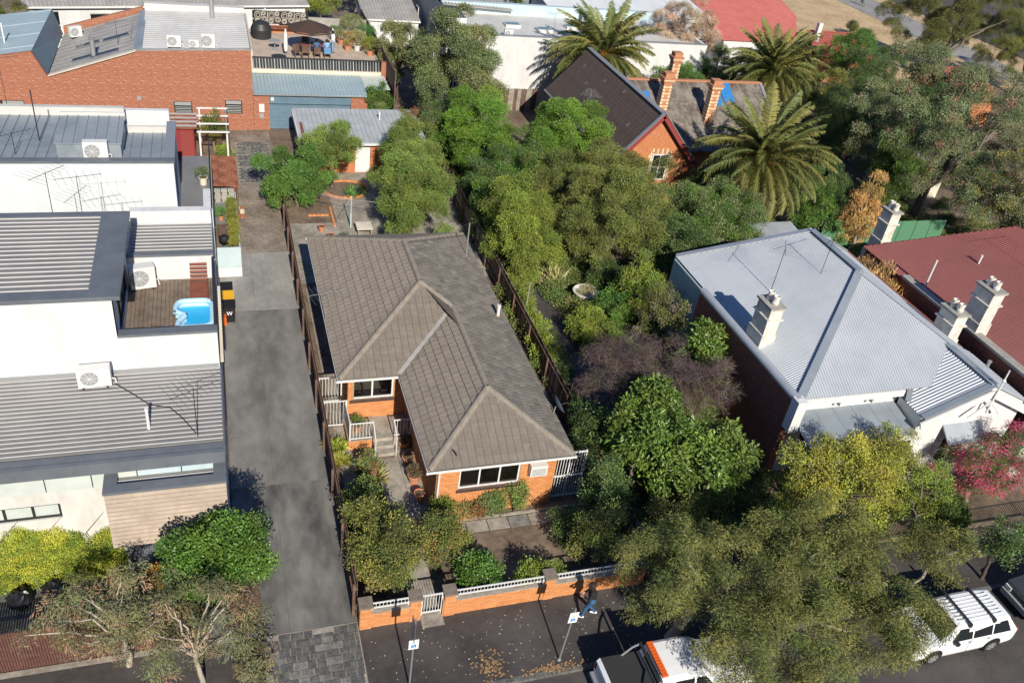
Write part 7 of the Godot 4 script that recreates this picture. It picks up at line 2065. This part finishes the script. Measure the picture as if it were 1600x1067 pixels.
	tree("garden_tree", "yellow green tree beside the rear corner of the tiled roof", "tree", T, V(15.0, 0, -39.0), 3.0, V(1.9, 2.6, 2.8), "lime", 36, 28, 0.38)
	tree("garden_tree", "large olive yellow tree in the middle of the neighbouring garden", "tree", T, V(19.8, 0, -38.4), 3.9, V(3.4, 3.3, 3.3), "olive", 37, 34, 0.3, Color(0.22, 0.25, 0.06, 0.4))
	tree("garden_tree", "brown green tree behind the large olive one", "tree", T, V(17.4, 0, -42.0), 3.6, V(2.2, 2.2, 2.2), "olive", 38, 14, 0.4)
	tree("garden_tree", "soft grey green tree above the blue iron wall", "tree", T, V(26.2, 0, -38.4), 3.1, V(3.4, 2.2, 2.7), "green", 39, 26, 0.36, Color(0.2, 0.22, 0.1, 0.4))
	tree("garden_tree", "dark green tree under the drooping palm", "tree", T, V(23.0, 0, -42.8), 3.2, V(2.6, 2.4, 2.4), "olive", 40, 14)
	tree("garden_shrub", "leafy bush crowding the front of the slate gable", "shrub", S, V(25.5, 0, -45.2), 1.0, V(2.4, 0.8, 0.8), "green", 41, 14)
	var more := [[V(15.0, 0, -45.0), 2.4, V(1.5, 2.0, 1.8), "dark", "deep green tree against the lot fence behind the yard"], [V(18.6, 0, -44.9), 2.3, V(1.9, 1.9, 1.8), "green", "mid green tree under the brown green one"], [V(19.3, 0, -36.3), 1.2, V(0.9, 1.0, 0.9), "dark", "deep green bush behind the white urn"], [V(20.1, 0, -33.5), 2.0, V(1.3, 1.5, 1.3), "lime", "yellow green bush by the corner of the iron roof"], [V(23.2, 0, -36.4), 2.6, V(1.9, 2.1, 1.7), "dark", "deep green tree hugging the rear of the iron roofed house"], [V(29.6, 0, -44.6), 2.2, V(1.6, 1.9, 1.4), "dark", "dark green bush at the foot of the large palm"], [V(22.4, 0, -47.4), 2.2, V(1.3, 1.8, 1.5), "green", "leafy tree at the eave of the slate roof"], [V(14.6, 0, -53.6), 2.6, V(1.6, 2.2, 1.8), "dark", "deep green tree beyond the shed end"], [V(14.7, 0, -42.0), 2.2, V(1.4, 1.9, 1.6), "green", "green tree leaning on the lot fence by the clothesline"], [V(36.0, 0, -41.6), 2.4, V(1.6, 2.0, 1.5), "green", "green tree right of the palm trunk"], [V(21.9, 0, -44.6), 3.0, V(2.0, 2.2, 2.0), "olive", "olive tree in the middle of the garden canopy"]]
	for k in more.size():
		tree("garden_tree", more[k][4], "tree", T, more[k][0], more[k][1], more[k][2], more[k][3], 200 + k, 18, 0.36)
	for k in 4:
		tree("garden_shrub", ["low lime bush along the garden path, farthest from the street", "low lime bush along the garden path, second from the back", "low lime bush along the garden path, near the short vent pipe", "low lime bush along the garden path, nearest the street"][k], "shrub", S, V([14.3, 14.2, 14.1, 14.0][k], 0, [-36.3, -34.5, -32.6, -30.6][k]), 0.6, V(0.6, 0.55, 0.95), "lime", 50 + k, 9, 0.42)
	tree("garden_shrub", "bright bushy shrub below the white urn", "shrub", S, V(16.9, 0, -32.0), 1.0, V(1.1, 0.9, 1.3), "lime", 55, 14, 0.36)
	tree("garden_shrub", "green shrub among grassy clumps beyond the white urn", "shrub", S, V(18.6, 0, -33.4), 1.1, V(1.3, 0.9, 1.2), "green", 56, 12, 0.4)
	tree("bare_tree", "thin half bare tree with pale branches by the dark brick wall", "tree", T, V(20.0, 0, -31.0), 2.3, V(1.3, 1.6, 1.5), "olive", 57, 12, 0.34, Color(0.3, 0.25, 0.16, 0.25), 0.09, 0.45)
	tree("garden_shrub", "green undergrowth beside the blue iron wall", "shrub", S, V(20.0, 0, -34.4), 1.5, V(1.0, 1.2, 1.0), "green", 58, 10)
	for k in 3:
		tuft("strappy_plant", ["long pale strappy plant at the head of the garden path", "grassy clump beside the white urn", "grassy clump below the bare tree"][k], "plant", "garden plants", [V(17.0, 0, -38.0), V(18.9, 0, -34.6), V(18.4, 0, -31.0)][k], [1.7, 1.2, 1.2][k], [5, 14, 14][k], [Color(0.4, 0.38, 0.18), Color(0.25, 0.26, 0.08), Color(0.28, 0.29, 0.08)][k], 60 + k)
	var ur := thing("garden_urn", "large white pedestal urn with dry plants beside the garden path", "urn", V(17.9, 0, -35.5))
	var ub := MB.new(); ub.lathe(V(0, 0, 0), [Vector2(0.001, 0), Vector2(0.35, 0), Vector2(0.35, 0.12), Vector2(0.16, 0.2), Vector2(0.14, 0.45), Vector2(0.4, 0.6), Vector2(0.66, 0.85), Vector2(0.72, 0.98), Vector2(0.66, 1.0), Vector2(0.56, 0.85), Vector2(0.001, 0.82)], 24)
	mput(ur, "bowl", ub, M["stucco_old"])
	crown(ur, "foliage", [[V(0, 0.95, 0), 0.42, 0.6]], "small", Color(0.3, 0.26, 0.1), 0.6, 0.6, 66)
	tree("twiggy_tree", "wide purple brown twiggy tree beside the dark brick wall", "tree", T, V(16.2, 0, -26.3), 2.9, V(2.6, 1.1, 1.7), "twiggy", 70, 24, 0.36, Color(0.12, 0.14, 0.04, 0.1), 0.1)
	tree("twiggy_tree", "purple grey twiggy tree touching the dark brick wall", "tree", T, V(18.9, 0, -24.8), 2.7, V(1.4, 1.2, 1.4), "twiggy", 71, 14, 0.4, Color(0.16, 0.2, 0.05, 0.1), 0.09)
	tree("garden_tree", "small leafy tree against the dark brick wall", "tree", T, V(19.9, 0, -27.0), 3.1, V(0.8, 1.1, 0.8), "magnolia", 72, 9)
	tree("magnolia_tree", "large leafed bright tree beside the shaded end of the house", "tree", T, V(14.8, 0, -21.9), 2.8, V(1.4, 1.4, 1.4), "magnolia", 73, 18, 0.38)
	tree("magnolia_tree", "large leafed tree before the dark brick wall", "tree", T, V(16.9, 0, -20.4), 2.9, V(1.5, 1.4, 1.3), "magnolia", 74, 18, 0.38)
	tree("magnolia_tree", "tall top of large leafed tree rising into the twiggy tree", "tree", T, V(15.7, 0, -23.3), 3.6, V(0.8, 0.9, 0.8), "magnolia", 75, 8, 0.45)
	tree("garden_tree", "shaded dark tree between the house and the magnolia", "tree", T, V(13.7, 0, -23.8), 1.6, V(0.8, 1.3, 1.6), "dark", 76, 12)
	tree("garden_shrub", "dim green bushes at the end of the front fence", "shrub", S, V(15.0, 0, -18.9), 1.3, V(1.5, 1.1, 0.9), "olive", 77, 12)
	tree("yellow_tree", "golden yellow tree in front of the verandah", "tree", T, V(21.3, 0, -18.4), 2.8, V(2.3, 1.9, 1.7), "yellow", 80, 28, 0.34, Color(0.2, 0.2, 0.05, 0.3))
	tree("yellow_tree", "yellow green tree reaching up to the verandah roof", "tree", T, V(24.1, 0, -19.3), 2.9, V(1.5, 1.4, 1.0), "yellow", 81, 16, 0.36, Color(0.2, 0.22, 0.05, 0.4))
	tree("garden_shrub", "green bush between yellow tree and oleander", "shrub", S, V(25.6, 0, -18.3), 1.7, V(1.3, 1.4, 1.0), "lime", 82, 12, 0.4)
	tree("oleander", "pink flowering oleander before the white gabled wing", "shrub", S, V(29.5, 0, -19.0), 1.9, V(2.0, 1.7, 1.1), "oleander", 83, 18, 0.38, Color(0.62, 0.1, 0.2, 0.42))
	tree("conifer_shrub", "feathery green conifer bush at the edge of the footpath", "shrub", S, V(26.6, 0, -17.4), 0.9, V(0.9, 0.95, 0.7), "conifer", 84, 12, 0.42)
	# the street
	tree("street_tree", "large olive leafed street tree overhanging the pickup", "tree", "street trees", V(13.4, 0, -15.2), 3.7, V(2.2, 1.6, 2.1), "street", 90, 26, 0.34, Color(0.28, 0.27, 0.08, 0.22), 0.2, 1.0, V(-0.15, 0, 0.4))
	tree("street_tree", "largest olive leafed street tree between pickup and wagon", "tree", "street trees", V(17.3, 0, -14.9), 3.8, V(2.4, 1.7, 2.1), "street", 91, 32, 0.33, Color(0.28, 0.27, 0.08, 0.22), 0.24, 1.0, V(0.1, 0, 0.5))
	tree("street_tree", "low olive street tree hanging over the bonnet side of the wagon", "tree", "street trees", V(18.8, 0, -14.95), 3.5, V(1.6, 1.4, 1.6), "street", 92, 18, 0.38, Color(0.28, 0.27, 0.08, 0.22), 0.16, 1.0, V(-0.2, 0, 2.9))
	tree("street_tree", "near olive street tree whose crown hides the pickup bonnet", "tree", "street trees", V(15.2, 0, -14.95), 3.6, V(2.4, 1.5, 1.8), "street", 93, 26, 0.36, Color(0.28, 0.27, 0.08, 0.22), 0.18, 1.0, V(-0.6, 0, 2.8))
	tree("street_tree", "small round olive street tree above the wagon tail", "tree", "street trees", V(22.9, 0, -14.9), 2.9, V(1.25, 0.95, 1.0), "street", 94, 12, 0.4, Color(0.3, 0.28, 0.07, 0.2), 0.08)
	tree("street_tree", "dark small street tree at the edge of the road beyond the wagon", "tree", "street trees", V(26.9, 0, -15.2), 2.0, V(0.9, 0.9, 0.8), "dark", 95, 9, 0.42, Color(0, 0, 0, 0), 0.08)
	tree("garden_tree", "dense bright green tree beside the boarded box and driveway", "tree", T, V(-0.9, 0, -18.95), 2.75, V(1.35, 1.35, 1.3), "dense", 96, 26, 0.36)
	tree("gum_tree", "sparse gum tree with pale branches over the dark red fence", "tree", T, V(-3.6, 0, -17.65), 2.5, V(2.3, 1.2, 1.3), "gum", 97, 26, 0.3, Color(0.4, 0.25, 0.15, 0.12), 0.1)
	tree("gum_tree", "sparse gum tree with forked pale trunk beside the crossover", "tree", T, V(-1.5, 0, -16.6), 2.6, V(1.8, 1.4, 1.3), "gum", 98, 24, 0.3, Color(0.42, 0.25, 0.15, 0.22), 0.09)
	tree("garden_shrub", "brown tipped grassy shrub along the edge of the driveway mouth", "shrub", S, V(0.0, 0, -16.3), 0.7, V(0.35, 0.55, 1.2), "gum", 99, 10, 0.4, Color(0.3, 0.2, 0.1, 0.3), 0.0, 1.8)
	tree("flowering_shrub", "small orange flowering shrub under the boarded box", "shrub", S, V(-2.6, 0, -19.9), 1.1, V(0.42, 0.5, 0.4), "rose", 100, 7, 0.45, Color(0.7, 0.32, 0.03, 0.6))
	# right background
	tree("spreading_tree", "huge mottled grey tree filling the corner beyond the maroon roof", "tree", T, V(46.5, 0, -44.2), 6.4, V(5.6, 5.4, 5.4), "bottle", 110, 44, 0.26, Color(0.45, 0.2, 0.16, 0.05), 0.35)
	tree("spreading_tree", "mottled tree behind the peak of the maroon roof", "tree", T, V(47.6, 0, -38.0), 4.6, V(3.2, 3.2, 3.0), "bottle", 111, 22, 0.32, Color(0.45, 0.35, 0.06, 0.15))
	tree("park_tree", "broad dark olive tree standing on the dry park grass", "tree", T, V(74.0, 0, -75.5), 6.4, V(6.2, 4.6, 5.2), "olive", 112, 30, 0.3, Color(0.1, 0.1, 0.03, 0.4), 0.3)
	tree("park_tree", "yellow olive tree at the far corner of the park", "tree", T, V(82.0, 0, -72.0), 5.0, V(5.0, 4.0, 4.0), "olive", 113, 20, 0.34)
	tree("garden_tree", "soft grey green tree below the maroon tiled roof", "tree", T, V(56.6, 0, -68.0), 4.0, V(2.9, 3.0, 2.6), "green", 114, 16)
	tree("garden_tree", "dark round tree beside the small red tiled roof", "tree", T, V(55.0, 0, -62.5), 3.6, V(2.7, 3.0, 2.5), "dark", 115, 16)
	tree("garden_tree", "yellow green tree next to the tall palm", "tree", T, V(48.6, 0, -60.0), 3.2, V(2.6, 2.4, 2.2), "olive", 116, 14)
	tree("garden_tree", "dark tree in the deep shade behind the two palms", "tree", T, V(47.0, 0, -54.0), 3.6, V(3.2, 3.0, 2.8), "dark", 117, 16)
	tree("garden_tree", "dark tree over the pale corrugated shed roof", "tree", T, V(52.5, 0, -53.0), 4.0, V(3.0, 3.2, 2.8), "dark", 118, 16)
	tree("cypress", "tall green cypress behind the straw coloured bamboo", "tree", T, V(42.6, 0, -43.2), 3.4, V(1.6, 3.0, 1.6), "conifer", 119, 16, 0.42)
	tree("garden_tree", "green tree between the palm and the bamboo", "tree", T, V(37.0, 0, -43.4), 2.4, V(1.8, 2.2, 1.7), "dark", 120, 14)
	tree("dry_bamboo", "tall straw coloured clump of dry bamboo beside the iron roof", "tree", T, V(37.6, 0, -39.6), 2.7, V(0.85, 2.5, 0.8), "straw", 121, 18, 0.36)
	tree("garden_tree", "bright green bush under the hanging palm fronds", "tree", T, V(33.5, 0, -38.6), 2.0, V(1.6, 1.7, 1.4), "green", 122, 12)
	tree("bare_shrub", "orange brown bare shrub in the gap between the two roofs", "shrub", S, V(31.9, 0, -31.0), 3.4, V(0.8, 1.3, 1.9), "straw", 123, 12, 0.34, Color(0.2, 0.12, 0.07, 0.3), 0.05, 0.22)
	tree("garden_tree", "dark green tree behind the second palm", "tree", T, V(44.0, 0, -64.0), 3.0, V(3.0, 2.6, 2.6), "green", 124, 14)
	tree("salmon_tree", "salmon leafed autumn tree before the white buildings", "tree", T, V(39.6, 0, -69.8), 5.5, V(3.2, 2.6, 2.6), "salmon", 125, 20, 0.34)
	tree("garden_tree", "green tree below the salmon leafed tree", "tree", T, V(41.0, 0, -66.0), 2.8, V(3.2, 2.3, 2.2), "green", 126, 16, 0.38, Color(0.25, 0.26, 0.12, 0.3))
	tree("garden_tree", "grey green tree behind the rear striped chimney", "tree", T, V(35.5, 0, -62.5), 2.6, V(2.8, 2.2, 2.2), "green", 127, 14)
	tree("garden_tree", "tree at the far end of the long white building", "tree", T, V(-15.4, 0, -72.5), 3.6, V(2.2, 2.6, 2.2), "olive", 128, 12)
	tree("garden_tree", "yellow green tree at the gap beside the long white building", "tree", T, V(9.8, 0, -84.5), 3.0, V(1.8, 2.2, 1.6), "lime", 129, 12)
	tree("garden_tree", "yellow leafed tree above the white workshop roof", "tree", T, V(13.5, 0, -88.0), 3.6, V(2.4, 2.4, 2.0), "yellow", 130, 12)
	tree("garden_tree", "dark evergreen behind the flat roof of the white hall", "tree", T, V(25.5, 0, -79.5), 3.9, V(1.8, 2.3, 1.7), "dark", 131, 12)
	tree("sapling", "tiny young tree on the dry park grass", "tree", T, V(72.6, 0, -89.0), 1.8, V(1.0, 0.8, 0.9), "olive", 132, 6, 0.42)
	# creeper on the white wall
	var iv := thing("wall_creeper", "yellow green creeper spread over the white brick front wall", "creeper", V(-7.4, 0, -21.25))
	var lobes := []
	var r := RandomNumberGenerator.new(); r.seed = 12
	for k in 330:
		var x := r.randf_range(-6.5, 3.5)
		var h := 2.0 + 0.35 * sin(x * 1.7) + 0.2 * sin(x * 4.1)
		lobes.append([V(x, r.randf_range(0.2, h), 0.05), r.randf_range(0.2, 0.34), 1.0])
	for l in lobes:
		l[0].z = 0.02
	crown(iv, "foliage", lobes, "small", Color(0.46, 0.49, 0.06), 0.85, 0.6, 140, false, 0.25, Color(0.14, 0.25, 0.04, 0.25))
	for k in 7:
		var x := -4.5 + k * 1.2
		var stm := MB.new()
		stm.tube([V(x, 0, 0.05), V(x + 0.2, 1.0, 0.03), V(x - 0.1, 2.1, 0.03), V(x + 0.5, 2.9, 0.02)], [0.03, 0.025, 0.015, 0.006], 5)
		mput(iv, "stem", stm, M["bark_dark"])
	# left front yard
	var fe := thing("slat_fence", "dark red slatted timber fence along the left footpath", "fence", V(0, 0, 0))
	var rr := RandomNumberGenerator.new(); rr.seed = 77
	plank_row(fe, "slat", V(-14.0, 0.85, -18.12), V(0.075, 0, 0), 170, V(0.062, 1.7, 0.03), [M["fence_red"]], rr)
	boxpart(fe, "rail", V(-14.1, 1.2, -18.2), V(-1.2, 1.28, -18.14), M["fence_red"])
	boxpart(fe, "rail", V(-14.1, 0.3, -18.2), V(-1.2, 0.38, -18.14), M["fence_red"])
	structure("fence_plinth", sheet(-20, 0.2, -18.06, -17.85, 0.05), M["concrete"])
	structure("left_front_yard", sheet(-20, -0.5, -21.3, -18.2, 0.008), M["bluestone"])
	for k in 2:
		var g := thing("rubbish_bag", ["shiny black rubbish bag against the white wall, farther from the driveway", "shiny black rubbish bag against the white wall, nearer the driveway"][k], "rubbish bag", [V(-6.85, 0.01, -20.5), V(-5.9, 0.01, -20.7)][k], "rubbish bags by the wall")
		var b := MB.new()
		var fn := FastNoiseLite.new(); fn.seed = 5 + k; fn.frequency = 2.6
		var at := func(i: int, j: int) -> Vector3:
			var th := TAU * (i % 20) / 20.0
			var ph := PI * j / 11.0
			var d := V(sin(ph) * cos(th), cos(ph), sin(ph) * sin(th))
			var q := 0.36 * (1.0 + 0.35 * fn.get_noise_3dv(d * 1.2) + 0.22 * fn.get_noise_3dv(d * 4.0))
			return V(d.x * q, maxf(0.3 + d.y * q * 0.85 + (0.12 if j == 0 else 0.0), 0.0), d.z * q * 0.9)
		for i in 20:
			for j in 11:
				b.quad(at.call(i, j), at.call(i + 1, j), at.call(i + 1, j + 1), at.call(i, j + 1))
		mput(g, "bag", b, M["bag_black"])
	# garden fences
	paling_fence("tall brown paling fence along the driveway side of the lot", V(3.27, 0, -18.1), V(3.27, 0, -51.5), 1.6, 0.15, [M["fence_brown"]], 63, "paling fences")
	paling_fence("weathered timber fence between the lot and the leafy garden", V(13.55, 0, -18.4), V(13.9, 0, -58.0), 1.6, 0.15, [M["fence_brown"], M["grey_timber"]], 64, "paling fences")
	var lo := thing("iron_front_fence", "low dark iron front fence before the yellow trees", "fence", V(0, 0, 0))
	railing(lo, V(15.5, 0, -17.75), V(31.5, 0, -17.75), 1.0, 0.14, M["dark_metal"])
	var pl := thing("line_post", "thin leaning timber post in the garden beside the tiled roof", "post", V(14.2, 0, -34.4))
	var pb := MB.new(); pb.tube([V(0, 0, 0), V(0.02, 2.3, 0)], [0.04, 0.035], 7); mput(pl, "pole", pb, M["grey_timber"])
	undergrowth()
	structure("neighbour_garden", sheet(13.9, 20.6, -58, -18.0, 0.004), M["mulch"])

# ---------------------------------------------------------------- scene
func _ready() -> void:
	var cam := Camera3D.new(); cam.name = "camera"
	cam.transform = Transform3D(Basis(UP, deg_to_rad(-21.765)) * Basis(V(1, 0, 0), deg_to_rad(-34.2327)) * Basis(V(0, 0, 1), deg_to_rad(8.81)), V(0, 24, 0))
	cam.fov = 43.1; cam.far = 900.0; cam.near = 0.1
	add_child(cam); cam.current = true
	var sky := ProceduralSkyMaterial.new()
	sky.sky_top_color = Color(0.27, 0.43, 0.68); sky.sky_horizon_color = Color(0.66, 0.75, 0.84); sky.sky_curve = 0.18
	sky.ground_bottom_color = Color(0.18, 0.17, 0.15); sky.ground_horizon_color = Color(0.55, 0.6, 0.64)
	var env := Environment.new()
	env.background_mode = Environment.BG_SKY
	env.sky = Sky.new(); env.sky.sky_material = sky
	env.background_energy_multiplier = 0.56
	env.tonemap_mode = Environment.TONE_MAPPER_LINEAR
	env.tonemap_exposure = 1.36
	env.ambient_light_source = Environment.AMBIENT_SOURCE_SKY
	env.sdfgi_enabled = true; env.ssao_enabled = true; env.ssil_enabled = true
	var we := WorldEnvironment.new(); we.name = "world_environment"; we.environment = env
	add_child(we)
	var sun := DirectionalLight3D.new(); sun.name = "sun"
	sun.light_energy = 1.4; sun.light_color = Color(1.0, 0.968, 0.91); sun.light_angular_distance = 0.5; sun.shadow_enabled = true
	add_child(sun)
	sun.look_at_from_position(V(0, 0, 0), V(0.0, -sin(deg_to_rad(33.0)), -cos(deg_to_rad(33.0))), UP)
	make_materials()
	make_leaves(); make_fronds()
	setting()
	brick_house()
	front_fence()
	modern_house(); white_townhouse(); warehouse(); garage_terrace(); rear_buildings(); back_yard()
	gable_house(); iron_house()
	wagon("white station wagon with roof bars parked at the kerb", V(23.5, -0.12, -13.3), 0.0, M["car_white"])
	wagon("dark green car parked behind the white wagon at the picture edge", V(29.3, -0.12, -13.7), 0.0, M["car_dark"], false)
	pickup(); signs()
	person("person in dark jacket, blue jeans and white shoes walking on the footpath", V(10.95, 0.006, -16.6), PI - 0.4, "walk", Color(0.016, 0.017, 0.02), Color(0.035, 0.1, 0.22), 0.024, Color(0.75, 0.76, 0.78), M["hair"])
	var S := "people on the roof terrace"
	person("person in dark blue seated at the terrace table with back to the railing", V(7.35, 3.0, -66.4), PI / 2, "sit", Color(0.06, 0.12, 0.25), Color(0.03, 0.06, 0.14), 0.036, Color(0.1, 0.1, 0.1), M["hair"], S)
	person("person in light blue seated at the terrace table beside the one in dark blue", V(8.1, 3.0, -66.45), PI / 2, "sit", Color(0.2, 0.38, 0.6), Color(0.7, 0.7, 0.7), 0.036, Color(0.1, 0.1, 0.1), M["hair"], S)
	person("person in white shirt standing at the edge of the brown umbrella", V(8.7, 3.0, -67.6), 2.6, "stand", Color(0.72, 0.74, 0.76), Color(0.2, 0.3, 0.42), 0.036, Color(0.1, 0.1, 0.1), M["hair"], S)
	for k in 2:
		var c := thing("terrace_chair", ["chair under the person in dark blue at the terrace table", "chair under the person in light blue at the terrace table"][k], "chair", V([7.35, 8.1][k], 3.0, [-66.35, -66.4][k]), "chairs at the terrace table", PI)
		boxpart(c, "seat", V(-0.25, 0.34, -0.25), V(0.25, 0.39, 0.25), M["fence_brown"])
		boxpart(c, "backrest", V(-0.25, 0.39, -0.3), V(0.25, 0.85, -0.25), M["shirt_blue"] if k else M["fence_brown"])
		for q in [V(-0.24, 0, -0.24), V(0.19, 0, -0.24), V(-0.24, 0, 0.2), V(0.19, 0, 0.2)]:
			boxpart(c, "leg", q, q + V(0.05, 0.34, 0.05), M["fence_brown"])
	var bi := thing("bicycle", "bicycle ridden along the grey path beside the dry park", "bicycle", V(88.4, 0.02, -108.0), "", 1.3)
	for x in [-0.52, 0.52]:
		var wb := MB.new(); ring_tube(wb, V(x, 0.34, 0), 0.32, 0.025, 0, TAU); mput(bi, "wheel", wb, M["rubber"])
	var fb := MB.new(); fb.tube([V(-0.52, 0.34, 0), V(-0.05, 0.32, 0), V(0.42, 0.85, 0), V(0.52, 0.34, 0)], [0.02, 0.022, 0.022, 0.02], 6); fb.tube([V(-0.05, 0.32, 0), V(-0.2, 0.9, 0), V(0.4, 0.82, 0)], [0.02, 0.02, 0.02], 6)
	mput(bi, "frame", fb, M["dark_metal"])
	boxpart(bi, "saddle", V(-0.34, 0.88, -0.07), V(-0.08, 0.93, 0.07), M["black"])
	boxpart(bi, "handlebar", V(0.38, 0.92, -0.24), V(0.42, 0.95, 0.24), M["black"])
	person("cyclist in dark clothes riding on the grey path beside the dry park", V(88.35, 0.5, -107.8), 1.3, "sit", Color(0.03, 0.035, 0.05), Color(0.02, 0.02, 0.025), 0.04, Color(0.1, 0.1, 0.1), M["black"])
	gardens()
